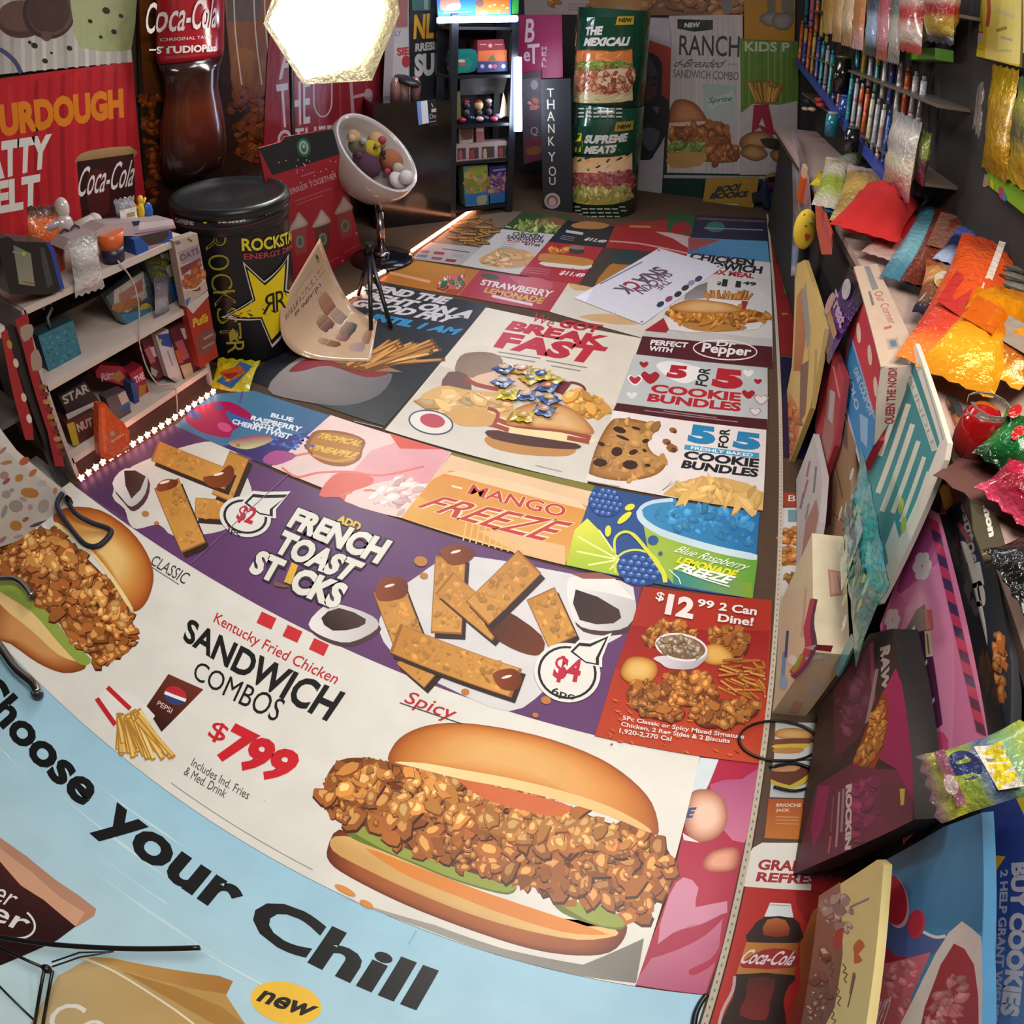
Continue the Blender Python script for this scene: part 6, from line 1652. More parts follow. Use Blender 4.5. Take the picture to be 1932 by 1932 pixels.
for k, (x, c_) in enumerate(((746, '8f6a68'), (762, 'a07a76'), (784, '8f6260'))):
    p = at(x, 188, c, CN); p.z = .851
    B().lathe(p, [(0, 0), (.035, 0), (.035, .10), (.02, .15), (0, .155)], c_, 14).make('bottle', 'gloss', t)
p = at(768, 158, c, CN)
B().ball(p + Vector((0, 0, .02)), (.10, .07, .03), '26262c', rot=Matrix.Rotation(.3, 3, 'Y'), n=14, m=8).make('cover', 'plastic', t)

# boards right of the tall shelf
a = back_art(4.62, [(968, 28), (1060, 28), (1062, 146), (985, 150)], '7d1f46', .005)
a.T('B', (993, 36), (1010, 34), (990, 80), 'b0a0a8', bold=.02, br=(1008, 80)); a.T('T', (995, 84), (1018, 82), (998, 120), 'b0a0a8', bold=.02, br=(1016, 121)); a.T('e', (988, 98), (1000, 97), (988, 116), 'b0a0a8', bold=.02, br=(1000, 116))
for ch_, y in zip('MEAL', (88, 98, 108, 118)): a.T(ch_, (1022, y), (1031, y), (1022, y + 8), 'a8909a', bold=.02, br=(1031, y + 8))
a.make('poster_board', 'magenta poster board with white B, eT and MEAL letters', 'poster')
a = back_art(4.60, [(984, 140), (1021, 132), (1024, 300), (988, 310)], '3f3238', .005)
a.P([(986, 150), (1018, 146), (1019, 240), (988, 246)], '55505a', '3a3038', ((1000, 150), (1000, 245))); a.E(1008, 160, 7, 9, 0, '7d7680', 14); a.X([(998, 190), (1014, 188), (1014, 206), (998, 206)], 8, 5, ('6a3a38', '8f5a50', 'a07a70')); a.T('Q', (1001, 240), (1015, 239), (1001, 258), '8d8088', br=(1015, 257))
a.P([(990, 262), (1022, 258), (1022, 300), (990, 306)], '5a2434'); a.P([(994, 280), (1020, 276), (1018, 290), (996, 292)], '6a4428', sm=2)
a.make('poster_board', 'murky grey and plum poster between the light bar and the THANK YOU board', 'poster')
a = back_art(4.38, [(1020, 150), (1076, 148), (1080, 404), (1024, 398)], '1b1f27', .02)
for ch_, (x, y, w, h_) in zip('THANKYOU', ((1032, 167, 13, 16), (1032, 188, 14, 18), (1032, 210, 14, 18), (1034, 234, 12, 17), (1034, 258, 12, 17), (1034, 287, 14, 18), (1035, 314, 14, 18), (1036, 334, 12, 15))):
    a.T(ch_, (x, y), (x + w, y), (x + .5, y + h_), 'b5b0a4', bold=.005, br=(x + w + .5, y + h_))
a.E(1042, 379, 15, 15, 0, '9a9696', 24); a.E(1042, 379, 11, 11, 0, '8a4448', 20); a.E(1042, 381, 7, 8, 0, '9a9696', 16)
a.make('sign_board', 'dark upright board lettered THANK YOU', 'sign', 'card')
# green sandwich cylinders, one on the other
def drum(label, z0, z1, draw, cols):
    global a
    cx, cy, R = -.90, 4.62, .265
    t = thing('display_cylinder', label, 'display cylinder', (cx, cy, z0), 'printed sandwich cylinders')
    B().lathe((cx, cy, 0), [(R - .004, z0), (R, z0 + .002), (R, z1 - .002), (R - .004, z1), (0, z1)], '153b2c', 48).make('tube_body', 'gloss', t)
    a = cyl_art(cx, cy, R + .0015)
    draw(); a.make('wrap_print', None, None, 'gloss', parent=t)
def band(x0, x1, yl, yr, yl2, yr2, col, col2=None, sm=0):
    a.P([(x0, yl), (x1, yr), (x1, yr2), (x0, yl2)], col, col2, ((x0, yl), (x0, yl2)) if col2 else None)
def d1():
    band(1072, 1193, 93, 90, 192, 190, 'cf8a4e', 'c9a878')
    band(1073, 1193, 93, 91, 116, 116, 'c0703a', 'b9643a')
    band(1072, 1194, 116, 114, 133, 131, '5d7030')
    a.X([(1084, 118), (1192, 116), (1192, 132), (1084, 134)], 46, 5, ('4a5f24', '6f8438', '93a04e'), asp=2, rot=0)
    band(1074, 1193, 132, 130, 178, 176, 'a3704e', 'b5a080')
    a.X([(1080, 140), (1120, 133), (1190, 130), (1192, 172), (1140, 178), (1090, 178)], 80, 6, ('7d3a2a', 'a8644c', 'c79a78'), asp=1.8)
    a.P([(1130, 136), (1190, 130), (1192, 160), (1140, 164)], 'c0a888', sm=3)
    a.X([(1132, 138), (1190, 134), (1190, 170), (1140, 174)], 26, 5, ('6d3024', '8f4a3a', 'b58068'))
    band(1076, 1193, 176, 174, 191, 189, 'b0a47c')
    for k, (yl, yr) in enumerate(((205, 203), (213, 211), (220, 219))):
        for x in range(1092, 1176, 14): a.L([(x, yl), (x + 11, yl - .3)], 3, 'a9a9a0')
    a.P([(1068, 93), (1080, 94), (1140, 94), (1150, 96), (1194, 91), (1194, 31), (1070, 34)], '163c2c')
    a.T('7', (1078, 52), (1103, 50), (1076, 88), 'd6a01c', bold=.08, slant=.12, br=(1098, 88))
    a.T('THE', (1107, 51), (1138, 49), (1106, 67), 'c9c6be', bold=.06, slant=.06, br=(1137, 66)); a.T('MEXICALI', (1106, 71), (1187, 69), (1104, 87), 'c9c6be', bold=.06, slant=.04, br=(1185, 86))
    a.P([(1165, 31), (1195, 30), (1194, 46), (1161, 47)], 'a8882e'); a.T('NEW', (1168, 34), (1192, 33), (1167, 42), '22301c', bold=.05, br=(1191, 42))
    a.L([(1080, 48), (1160, 47)], 1.5, 'a8882e')
drum('upper green sandwich cylinder, lettered 7 THE MEXICALI', .815, 1.50, d1, None)
def d2():
    band(1074, 1193, 292, 288, 330, 326, 'c98a48', 'd0b088')
    band(1076, 1192, 322, 318, 350, 348, 'cbb095', '8f4a44')
    a.P([(1077, 328), (1110, 326), (1140, 330), (1150, 340), (1170, 328), (1192, 320), (1190, 362), (1120, 368), (1078, 352)], '8a3f40', sm=3)
    a.X([(1080, 330), (1130, 328), (1188, 326), (1188, 360), (1120, 364), (1080, 352)], 40, 6, ('6a2a30', '94484a', 'b07068'), asp=2.6, rot=10)
    band(1078, 1190, 354, 352, 380, 376, '8f8440')
    a.X([(1080, 356), (1188, 354), (1186, 374), (1082, 380)], 70, 4.5, ('6a642c', 'a09850', 'c2bd84'), asp=2, rot=70)
    for k, (yl, yr) in enumerate(((390, 388), (397, 396), (404, 403))):
        for x in range(1084 + k * 2, 1176 - k * 3, 14): a.L([(x, yl + (4 if 1095 < x < 1165 else 0)), (x + 11, yl + (4 if 1095 < x < 1160 else 0))], 2.4, '9aa59a')
    a.P([(1072, 288), (1110, 290), (1150, 292), (1193, 286), (1193, 228), (1074, 236)], '163c2c')
    a.T('4', (1082, 254), (1102, 250), (1080, 286), 'd0b418', bold=.09, br=(1100, 286)); a.T('SUPREME', (1106, 254), (1183, 250), (1104, 270), 'b9b8b2', bold=.06, slant=.04, br=(1182, 266)); a.T('MEATS', (1106, 275), (1163, 272), (1104, 290), 'b9b8b2', bold=.06, slant=.05, br=(1161, 287))
    a.P([(1162, 230), (1194, 227), (1192, 244), (1158, 248)], '94742e'); a.T('NEW', (1165, 235), (1190, 233), (1164, 243), '22301c', bold=.05, br=(1189, 241))
drum('lower green sandwich cylinder, lettered 4 SUPREME MEATS', .002, .812, d2, None)

# back wall posters
BY = 5.245
a = back_art(BY, [(985, -90), (1114, -90), (1114, 28), (990, 28)], 'a8999a'); a.X([(1030, -20), (1060, -20), (1055, 12), (1035, 10)], 22, 4, ('8a5a24', 'b5843a', 'd0a860'))
for y in (8, 13, 18): a.L([(1072, y), (1110, y)], 1.5, '9a6a70')
a.make('wall_poster', 'pale pink poster with fries high on the back wall, left of the brown food poster', 'poster')
a = back_art(BY, [(1114, -90), (1405, -90), (1405, 31), (1116, 30)], '6d4a36'); a.X([(1120, -60), (1400, -60), (1400, 28), (1120, 26)], 150, 8, ('4a2a1c', '8a5a34', 'a87a48'), asp=2, rot=0); a.P([(1120, -20), (1200, -20), (1205, 26), (1122, 24)], '9a6f40', sm=2); a.E(1372, 10, 11, 16, 0, '6a6662', 16); a.E(1170, 18, 10, 8, 0, '8a7a70', 12)
a.make('wall_poster', 'brown food poster across the top of the back wall', 'poster')
a = back_art(BY - .01, [(1262, 30), (1401, 28), (1396, 330), (1258, 328)], 'a8a09e')
for i in range(14):
    x = 1262 + i * 10; a.P([(x, 32), (x + 3, 32), (x + 2, 325), (x - 1, 325)], g.choice(['b0a8a6', 'a09896', '9c9492']))
a.P([(1278, 36), (1345, 38), (1345, 56), (1310, 60), (1278, 54)], '1d2126'); a.T('NEW', (1292, 43), (1321, 42), (1291, 52), 'c4beb8', bold=.05, br=(1320, 52))
a.T('RANCH', (1282, 66), (1396, 68), (1281, 104), '2e343c', bold=.01, br=(1395, 108)); a.T('d-Breaded', (1276, 112), (1366, 112), (1274, 126), '33373d', slant=.12, br=(1364, 128)); a.T('SANDWICH COMBO', (1270, 131), (1394, 136), (1270, 146), '4a4c50', br=(1393, 152)); a.L([(1374, 121), (1392, 121)], 1.5, '77777a')
a.P([(1325, 158), (1390, 162), (1380, 245), (1330, 250)], '8d9a96', '9aa4a0', ((1330, 160), (1330, 245))); a.P([(1334, 188), (1372, 178), (1382, 170), (1386, 190), (1350, 200), (1338, 210)], 'a0aca8'); a.T('Sprite', (1337, 184), (1382, 180), (1336, 198), '3a6a60', bold=.02, slant=.1, br=(1381, 194))
a.D([(1262, 232), (1268, 196), (1285, 187), (1310, 194), (1328, 214), (1332, 230), (1300, 236)], ['6a3a22', '8f5634', 'a8714a'], ks=[1, .7, .35])
a.P([(1262, 232), (1332, 228), (1330, 238), (1262, 240)], 'b5a08c')
q_ = [(1262, 242), (1290, 238), (1320, 236), (1350, 228), (1375, 240), (1380, 270), (1395, 285), (1390, 305), (1330, 305), (1270, 280)]
a.P(q_, '6a3a1c', sm=2); a.X(q_, 100, 6, ('4a2411', '8a5028', 'ab7440'), seed=41)
a.X([(1262, 268), (1330, 272), (1345, 285), (1262, 290)], 36, 5, ('3a5024', '6a7d3c', '94a45c'), asp=2); a.P([(1262, 290), (1330, 288), (1322, 312), (1266, 316)], 'a37a44', sm=2)
a.make('wall_poster', 'white RANCH sandwich combo poster on the back wall', 'poster', 'vinyl')
a = back_art(BY - .015, [(1396, 72), (1506, 78), (1502, 330), (1396, 330)], '4d6b26')
for i in range(9):
    x = 1400 + i * 12; a.P([(x, 80), (x + 3, 80), (x + 2, 200), (x, 200)], g.choice(['5a7a30', '68883c', '44601f']))
a.T('KIDS P', (1405, 78), (1490, 80), (1405, 97), 'a3aa90', bold=.03, br=(1490, 98))
a.P([(1396, 215), (1420, 196), (1470, 198), (1504, 190), (1502, 330), (1396, 330)], 'a39c9a', sm=0)
for i in range(40):
    x = g.uniform(1412, 1478); a.S((1446 + (x - 1446) * .5, 194), (x, g.uniform(150, 170)), 6, ('6a4418', g.choice(['a87a34', '94682a', 'b98c44'])))
a.P([(1422, 198), (1450, 196), (1462, 255), (1440, 252), (1434, 240), (1418, 250)], '861a34')
a.P([(1432, 235), (1438, 222), (1444, 240)], 'a39c9a')
for q in ([(1397, 262), (1420, 248), (1450, 250), (1462, 268), (1440, 280), (1400, 280)], [(1396, 290), (1412, 272), (1440, 280), (1448, 294), (1425, 304)], [(1452, 290), (1468, 280), (1490, 290), (1492, 306), (1465, 306)]): a.D(q, ['5d3a22', '8a6038', 'a37c50'], ks=[1, .7, .35])
a.P([(1434, 262), (1470, 262), (1494, 275), (1480, 284), (1450, 280)], '2e2420', sm=2)
a.make('wall_poster', 'green KIDS poster with fries and nuggets on the back wall', 'poster', 'vinyl')
a = back_art(BY - .02, [(1402, -90), (1500, -90), (1499, 78), (1404, 74)], '9c6c06')
a.P([(1446, -40), (1462, -40), (1462, 30), (1440, 40), (1432, 35), (1448, 20)], '5d564e', sm=2); a.P([(1476, -40), (1490, -40), (1500, 30), (1480, 30), (1474, 10)], '5d564e', sm=2); a.D([(1432, 36), (1445, 24), (1470, 24), (1475, 45), (1450, 50)], ['4a453f', '6f6860', '7d766e'], ks=[1, .7, .35]); a.D([(1456, 40), (1465, 26), (1490, 26), (1498, 40), (1485, 56), (1465, 55)], ['4a453f', '6f6860', '7d766e'], ks=[1, .7, .35])
a.make('wall_poster', 'mustard yellow poster with grey boots at the top right of the back wall', 'poster')
a = back_art(BY - .03, [(1190, 32), (1262, 34), (1266, 80), (1258, 150), (1248, 372), (1190, 372)], '8f8a90', .006)
a.P([(1190, 60), (1200, 68), (1266, 90), (1262, 240), (1190, 300)], '8f3626', '5a2622', ((1200, 80), (1200, 280))); a.P([(1190, 33), (1262, 35), (1265, 88), (1205, 66)], '9c959a')
a.P([(1194, 125), (1204, 104), (1222, 98), (1242, 108), (1250, 128), (1248, 180), (1262, 190), (1260, 245), (1235, 290), (1225, 302), (1190, 300), (1190, 200)], '1d1d22', sm=2)
a.P([(1214, 118), (1222, 106), (1232, 118), (1240, 140), (1222, 146), (1206, 138)], '34353c', sm=2); a.P([(1205, 150), (1240, 150), (1236, 180), (1222, 192), (1210, 182)], '3f2a28', sm=2); a.L([(1205, 158), (1219, 162)], 2.5, '15151a'); a.L([(1226, 162), (1242, 157)], 2.5, '15151a')
a.P([(1208, 250), (1222, 240), (1245, 250), (1232, 285), (1215, 275)], '3f4450', sm=2); a.P([(1230, 202), (1245, 202), (1240, 215)], '4a4a52')
a.P([(1190, 302), (1225, 302), (1250, 285), (1248, 372), (1190, 372)], '8f8a92', '98949a', ((1200, 305), (1200, 370))); a.P([(1190, 305), (1210, 308), (1204, 360), (1190, 360)], '5a78a0', '8f8a92', ((1190, 330), (1212, 330)))
a.make('poster_board', 'board with a dark hooded warrior on red and white, right of the green cylinders', 'poster')
a = back_art(BY - .012, [(1190, 325), (1505, 330), (1500, 410), (1190, 400)], '0f2a26'); a.P([(1252, 330), (1500, 333), (1500, 338), (1252, 336)], '8f8a88'); a.P([(1260, 385), (1330, 388), (1320, 404), (1255, 402)], '1d4a44')
a.make('wall_poster', 'dark green strip of poster along the bottom of the back wall', 'poster')
a = back_art(BY - .10, [(1332, 338), (1432, 334), (1430, 350), (1420, 398), (1324, 392)], '8f6c24', .02)
a.T('BOO!', (1352, 352), (1398, 345), (1350, 364), '22242e', bold=.06, slant=.1, br=(1396, 360)); a.T('BOOKS', (1342, 364), (1412, 360), (1340, 376), '22242e', bold=.06, slant=.06, br=(1410, 372)); a.P([(1418, 364), (1440, 358), (1436, 380), (1420, 384)], '15161e'); a.L([(1352, 385), (1392, 386)], 2.5, 'b5a688')
a.make('sign_board', 'mustard yellow BOO! BOOKS sign at the foot of the back wall', 'sign', 'card')
a = back_art(BY - .06, [(1318, 392), (1450, 398), (1452, 412), (1316, 408)], '1a2c4a', .03); 
for x in (1335, 1372, 1415): a.L([(x, 401), (x + 18, 402)], 4, '8f97a4')
a.make('sign_board', 'navy strip with small white marks below the BOO! BOOKS sign', 'sign', 'card')
a = back_art(BY - .14, smooth([(1436, 352), (1450, 334), (1475, 330), (1490, 345), (1492, 390), (1476, 410), (1448, 405), (1436, 380)], 3), '101a30', .10)
a.P([(1448, 345), (1480, 342), (1482, 352), (1452, 356)], '5a1a28'); a.P([(1440, 336), (1455, 326), (1466, 332)], '8f6a1c'); a.E(1465, 372, 14, 12, 0, '1f2a44', 14)
a.make('bucket', 'dark navy bucket with a red band right of the BOO! BOOKS sign', 'bucket', 'gloss')
# red posters beyond the trim, far right floor
a = floor_art(world=[(.402, 2.75), (.56, 2.75), (.56, 4.7), (.402, 4.7)], col='7a1f20', z=.002); a.P([(1478, 515), (1484, 516), (1486, 552), (1479, 552)], '3a6a44'); a.P([(1460, 460), (1480, 462), (1480, 500), (1464, 498)], '55161c'); a.L([(1470, 490), (1482, 491)], 4, '9a8a8a')
a.make('floor_poster', 'dark red floor poster beyond the trim at the far right', 'poster')
a = floor_art(world=[(.402, 1.96), (.56, 1.96), (.56, 2.73), (.402, 2.73)], col='1f1836', z=.002); a.L([(1475, 592), (1486, 592)], 3, '8a7a44'); a.make('floor_poster', 'deep purple floor poster beyond the trim beside the Dr Pepper poster', 'poster')
# ------------------------------------------------------------------ counter along the right
CA = math.atan(.065)
CO_ = Vector((.65, 0, 0)); CD = Vector((-.065, 1, 0)).normalized(); CX = Vector((CD.y, -CD.x, 0))
def cbox(b, x0, x1, y0, y1, z0, z1, col):
    q = [CO_ + CX * x + CD * y + Vector((0, 0, z)) for x, y, z in ((x0, y0, z0), (x1, y0, z0), (x1, y1, z0), (x0, y1, z0), (x0, y0, z1), (x1, y0, z1), (x1, y1, z1), (x0, y1, z1))]
    return b.add(q, [(3, 2, 1, 0), (4, 5, 6, 7), (0, 1, 5, 4), (1, 2, 6, 5), (2, 3, 7, 6), (3, 0, 4, 7)], col)
t = thing('counter', 'long pinkish grey counter down the right side, strewn with snack bags', 'counter', CO_ + CX * .35 + CD * 2)
cbox(B(), 0, .72, -.3, 4.75, .725, .75, 'a68d83').make('counter_top', 'matte', t)
cbox(B(), .0, .006, -.3, 4.75, .70, .7245, '43342a').make('edge_band', 'card', t)
cbox(B(), .04, .05, -.28, 4.7, .0, .724, '221b18').make('front_panel', 'matte', t)
for y in (-.25, 2.2, 4.65):
    cbox(B(), .60, .66, y, y + .06, 0, .724, '2a221e').make('leg', 'matte', t)

RV, RU = (0, 0, 1), (0, -1, 0)
def rbox(name, label, cat, x, base, dep, col, draw=None, material='card', side=None):
    global a
    a = side_art(x, base, col, dep, side=side)
    if draw: draw()
    return a.make(name, label, cat, material)
# near end: blue fundraiser banner, frosty poster, autumn card
def d():
    a.P([(1850, 1530), (1932, 1470), (1990, 1600), (1990, 1780), (1868, 1760)], '1d2f78', '2a4690', ((1900, 1520), (1900, 1760)))
    a.P([(1868, 1760), (1990, 1780), (1990, 2000), (1852, 2000)], '2a4690', '5a86b8', ((1900, 1740), (1890, 1940)))
    a.P([(1905, 1480), (1932, 1470), (1990, 1560), (1960, 1600)], 'b8a61c')
    a.P([(1862, 1600), (1866, 1612), (1897, 1616), (1880, 1642), (1880, 1692), (1866, 1680), (1860, 1640)], 'd0a418'); a.L([(1862, 1605), (1868, 1680)], 5, 'd6d2b8')
    a.L([(1868, 1690), (1876, 1760), (1870, 1840), (1850, 1935)], [5, 9, 9, 8], 'a8b0bc', sm=3)
    a.T('BUY COOKIES', (1940, 1626), (1922, 1920), (1908, 1628), 'b5b6c2', bold=.06, br=(1886, 1914))
    a.T('2 HELP GRANT WISHES', (1902, 1640), (1882, 1930), (1887, 1642), '9aa4c4', bold=.04, br=(1865, 1926))
rbox('banner', 'deep blue banner lettered BUY COOKIES at the lower right corner', 'banner', .61, [(1850, 1530), (1932, 1470), (1990, 1560), (1990, 2000), (1850, 2000), (1868, 1760)], .012, '22387c', d)
def d():
    a.P([(1672, 1622), (1780, 1560), (1852, 1535), (1852, 1760), (1700, 1740)], '5a96c8', '27688f', ((1740, 1580), (1800, 1740)))
    a.P([(1662, 1700), (1760, 1770), (1800, 1755), (1760, 1800), (1700, 1808), (1655, 1790)], '4a5f9a', sm=2)
    a.P([(1655, 1760), (1668, 1780), (1690, 1803), (1720, 1810), (1650, 1830)], 'a01f38', sm=2)
    a.P([(1650, 1822), (1720, 1806), (1756, 1796), (1720, 1880), (1690, 2000), (1620, 2000)], 'c86a74', 'b8525c', ((1700, 1810), (1660, 1950)))
    a.X([(1652, 1830), (1745, 1806), (1700, 1930), (1640, 1930)], 40, 6, ('b85a66', 'd07c86', 'dc9a9e'))
    a.P([(1690, 2000), (1700, 1930), (1740, 1850), (1765, 1800), (1790, 1760), (1815, 1738), (1832, 1750), (1852, 1768), (1850, 2000)], 'd8d0c8', 'c4b4b2', ((1740, 1830), (1840, 1830)), sm=0)
    a.P([(1722, 2000), (1745, 1900), (1775, 1820), (1800, 1780), (1820, 1790), (1838, 1820), (1846, 1880), (1846, 2000)], '9c2830', '8a2a3a', ((1800, 1790), (1780, 1940)), sm=0)
    a.X([(1760, 1890), (1800, 1830), (1825, 1860), (1800, 1932), (1742, 1932)], 50, 7, ('a84a50', 'b86a6e', 'c08a8c'))
    a.E(1690, 1702, 25, 50, -10, 'd0a8c0'); a.E(1686, 1698, 25, 48, -10, 'b81a34'); a.E(1730, 1744, 15, 28, 10, 'c0405a'); a.E(1727, 1742, 14, 26, 10, 'b82c44')
    a.L([(1742, 1758), (1765, 1768), (1785, 1766)], 6, 'd8d4d0', sm=3)
    a.T('vn', (1660, 1890), (1682, 1880), (1645, 1940), 'd8ccd0', slant=.2, br=(1670, 1932))
rbox('poster_board', 'poster of a frosty red drink and cherries against blue sky, leaning at the lower right', 'poster', .56, [(1668, 1624), (1780, 1560), (1852, 1533), (1856, 1700), (1852, 1800), (1850, 2000), (1600, 2000), (1650, 1800)], .02, '3f80ac', d)
def d():
    a.P([(1545, 1690), (1585, 1664), (1590, 1800), (1575, 1900), (1520, 2000), (1500, 1990)], '9a6a52', '6d4438', ((1560, 1700), (1550, 1930)), sm=0)
    a.X([(1548, 1692), (1590, 1680), (1612, 1720), (1590, 1780), (1560, 1740)], 30, 8, ('7d5a50', 'a88a80', 'cdb8ac'))
    a.X([(1540, 1790), (1565, 1800), (1560, 1900), (1520, 1932)], 30, 7, ('4a1d18', '7d4a38', 'c0a498'))
    a.L([(1603, 1712), (1640, 1695)], 4, '8a7470'); a.P([(1572, 1770), (1580, 1755), (1592, 1752), (1586, 1785), (1576, 1790)], 'a8402c', sm=2)
    a.P([(1610, 1785), (1622, 1772), (1632, 1785), (1620, 1800), (1628, 1812), (1612, 1818), (1612, 1800)], 'b8622c', sm=2)
    for x0, y0, s_ in ((1565, 1810, 1), (1590, 1818, 1.1), (1556, 1850, 1), (1578, 1862, 1.1), (1545, 1890, 1), (1568, 1905, 1)):
        a.L([(x0, y0), (x0 + 6, y0 + 8 * s_), (x0 + 1, y0 + 16), (x0 + 9, y0 + 20), (x0 + 3, y0 + 30), (x0 + 8, y0 + 36)], 2, '5a4a30', sm=3)
    a.L([(1612, 1835), (1605, 1875)], 5, '8a5a50'); a.L([(1614, 1840), (1600, 1900)], 2, '5a4a30')
rbox('greeting_card', 'yellowish autumn card with leaves and handwriting, beside the cola poster', 'card', .50, [(1545, 1692), (1655, 1622), (1667, 1632), (1660, 1720), (1646, 1850), (1622, 2000), (1490, 2000), (1520, 1900)], .015, 'd5c384', d)
# plum box
def d():
    a.P([(1545, 1330), (1600, 1275), (1590, 1430), (1540, 1480), (1516, 1520)], '35241f')
    a.P([(1572, 1300), (1600, 1262), (1640, 1218), (1650, 1330), (1622, 1390), (1590, 1420), (1574, 1430)], '5d2b3c', '4a2030', ((1620, 1240), (1590, 1420)))
    a.X([(1578, 1320), (1630, 1260), (1640, 1330), (1600, 1400)], 26, 9, ('54242f', '66344a', '74405a'))
    a.T('RAW', (1680, 1216), (1676, 1300), (1660, 1222), 'a89c98', bold=.06, br=(1664, 1306)); a.P([(1640, 1215), (1648, 1210), (1652, 1320), (1646, 1332)], '8a3a5a')
    a.P([(1652, 1262), (1658, 1262), (1640, 1360), (1632, 1366)], '8a7a80')
    a.P([(1640, 1420), (1660, 1320), (1690, 1260), (1702, 1290), (1722, 1440), (1724, 1520), (1690, 1450)], 'a01a5c', '8a1a4c', ((1690, 1280), (1690, 1480)))
    a.P([(1608, 1440), (1640, 1360), (1668, 1300), (1678, 1330), (1672, 1400), (1650, 1450), (1626, 1460)], '8a3418')
    a.X([(1618, 1430), (1640, 1375), (1664, 1315), (1674, 1350), (1660, 1410), (1635, 1444)], 60, 7, ('6a3410', 'b8782c', 'dca858'), asp=1.8, rot=-60)
    a.P([(1540, 1482), (1605, 1442), (1650, 1450), (1690, 1452), (1724, 1510), (1722, 1548), (1600, 1605), (1497, 1648), (1528, 1530)], '5a2236', '6a2a40', ((1560, 1500), (1700, 1520)))
    a.P([(1544, 1484), (1566, 1482), (1552, 1560), (1535, 1600), (1530, 1560)], '8a1f54'); a.X([(1600, 1480), (1690, 1470), (1660, 1560), (1600, 1590)], 44, 10, ('4a1a2c', '7a2a50', '94305c'))
    a.P([(1660, 1470), (1700, 1480), (1722, 1510), (1718, 1545), (1680, 1555), (1650, 1520)], '60293a')
    a.P([(1698, 1488), (1708, 1488), (1706, 1518), (1700, 1520)], 'c0a83a')
    a.T('ROCKIN', (1608, 1478), (1606, 1602), (1596, 1482), 'c2bab4', bold=.06, br=(1594, 1604)); a.L([(1592, 1488), (1588, 1570)], 5, '8a7484'); a.L([(1584, 1494), (1578, 1598)], 4, 'a08490'); a.L([(1573, 1502), (1568, 1570)], 3, '7a4a5c'); a.L([(1568, 1578), (1564, 1610)], 4, '9a5a50')
rbox('snack_carton', 'plum and black snack carton with a taco picture standing at the near right', 'carton', .50, [(1545, 1330), (1640, 1196), (1684, 1186), (1702, 1290), (1726, 1546), (1600, 1604), (1496, 1650), (1520, 1500)], .055, '2a1c1a', d, side='0c0a0a')
# pink animal cookie bag
def d():
    a.P([(1660, 1180), (1722, 1000), (1750, 960), (1800, 1200), (1790, 1500), (1704, 1590), (1700, 1400)], 'd878a4', 'e08fb4', ((1700, 1060), (1760, 1420)))
    a.P([(1722, 1000), (1750, 965), (1770, 1060), (1700, 1120), (1690, 1120)], '8a2a64', 'c05a94', ((1715, 1010), (1740, 1100)))
    a.P([(1664, 1190), (1690, 1110), (1712, 1140), (1690, 1220), (1676, 1240)], 'b84a7c', 'd070a0', ((1675, 1200), (1710, 1150)))
    a.P([(1700, 1480), (1770, 1360), (1790, 1440), (1706, 1592)], 'd8568c', 'e07aa4', ((1720, 1580), (1780, 1400)))
    a.L([(1697, 1200), (1706, 1280), (1728, 1350), (1734, 1400)], 4, 'd07a5c', sm=3)
    for cx, cy, s_ in ((1740, 1068, 17), (1684, 1170, 14), (1758, 1462, 13)):
        for k in range(6):
            an_ = k * PI / 3; a.E(cx + s_ * .55 * math.cos(an_), cy + s_ * .95 * math.sin(an_), s_ * .5, s_ * .75, 20, 'dcc6ca', 10)
    for k in range(9):
        t0 = k / 9; x, y = 1752 + t0 * 92, 975 + t0 * 405
        p = lambda tt: (1752 + tt * 92, 975 + tt * 405)
        A_, B_ = p(t0), p(t0 + 1 / 9)
        m_ = ((A_[0] + B_[0]) / 2, (A_[1] + B_[1]) / 2)
        a.P([(A_[0], A_[1]), (A_[0] + 18, A_[1] + 10), (m_[0] + 18, m_[1] + 10), (m_[0], m_[1])], 'c22f5c')
        a.P([(m_[0], m_[1]), (m_[0] + 18, m_[1] + 10), (B_[0] + 18, B_[1] + 10), (B_[0], B_[1])], '4a2350')
    a.P([(1703, 1200), (1730, 1150), (1745, 1140), (1762, 1245), (1779, 1366), (1760, 1378), (1738, 1404), (1720, 1310)], '47203f', '5a2a4a', ((1720, 1180), (1760, 1380)))
    a.T("mother's", (1735, 1160), (1768, 1345), (1709, 1213), 'dcccd2', bold=.02, br=(1750, 1374))
    a.P([(1744, 1150), (1758, 1150), (1762, 1185), (1750, 1190)], 'c04a4a'); a.P([(1745, 1190), (1757, 1190), (1761, 1238), (1748, 1240)], 'cdbb98'); a.L([(1750, 1196), (1754, 1234)], 3, '7a5a50')
    a.P([(1770, 1380), (1790, 1395), (1786, 1440), (1768, 1430)], 'd04a74', 'd8608a', ((1770, 1390), (1790, 1430)), sm=2)
rbox('cookie_bag', "bright pink mother's cookie bag with checkered edge standing behind the plum carton", 'cookie bag', .565, [(1660, 1182), (1722, 1000), (1750, 958), (1772, 970), (1866, 1400), (1795, 1500), (1704, 1592), (1694, 1400)], .03, 'd87aa6', d, 'gloss', side='0f0c0e')
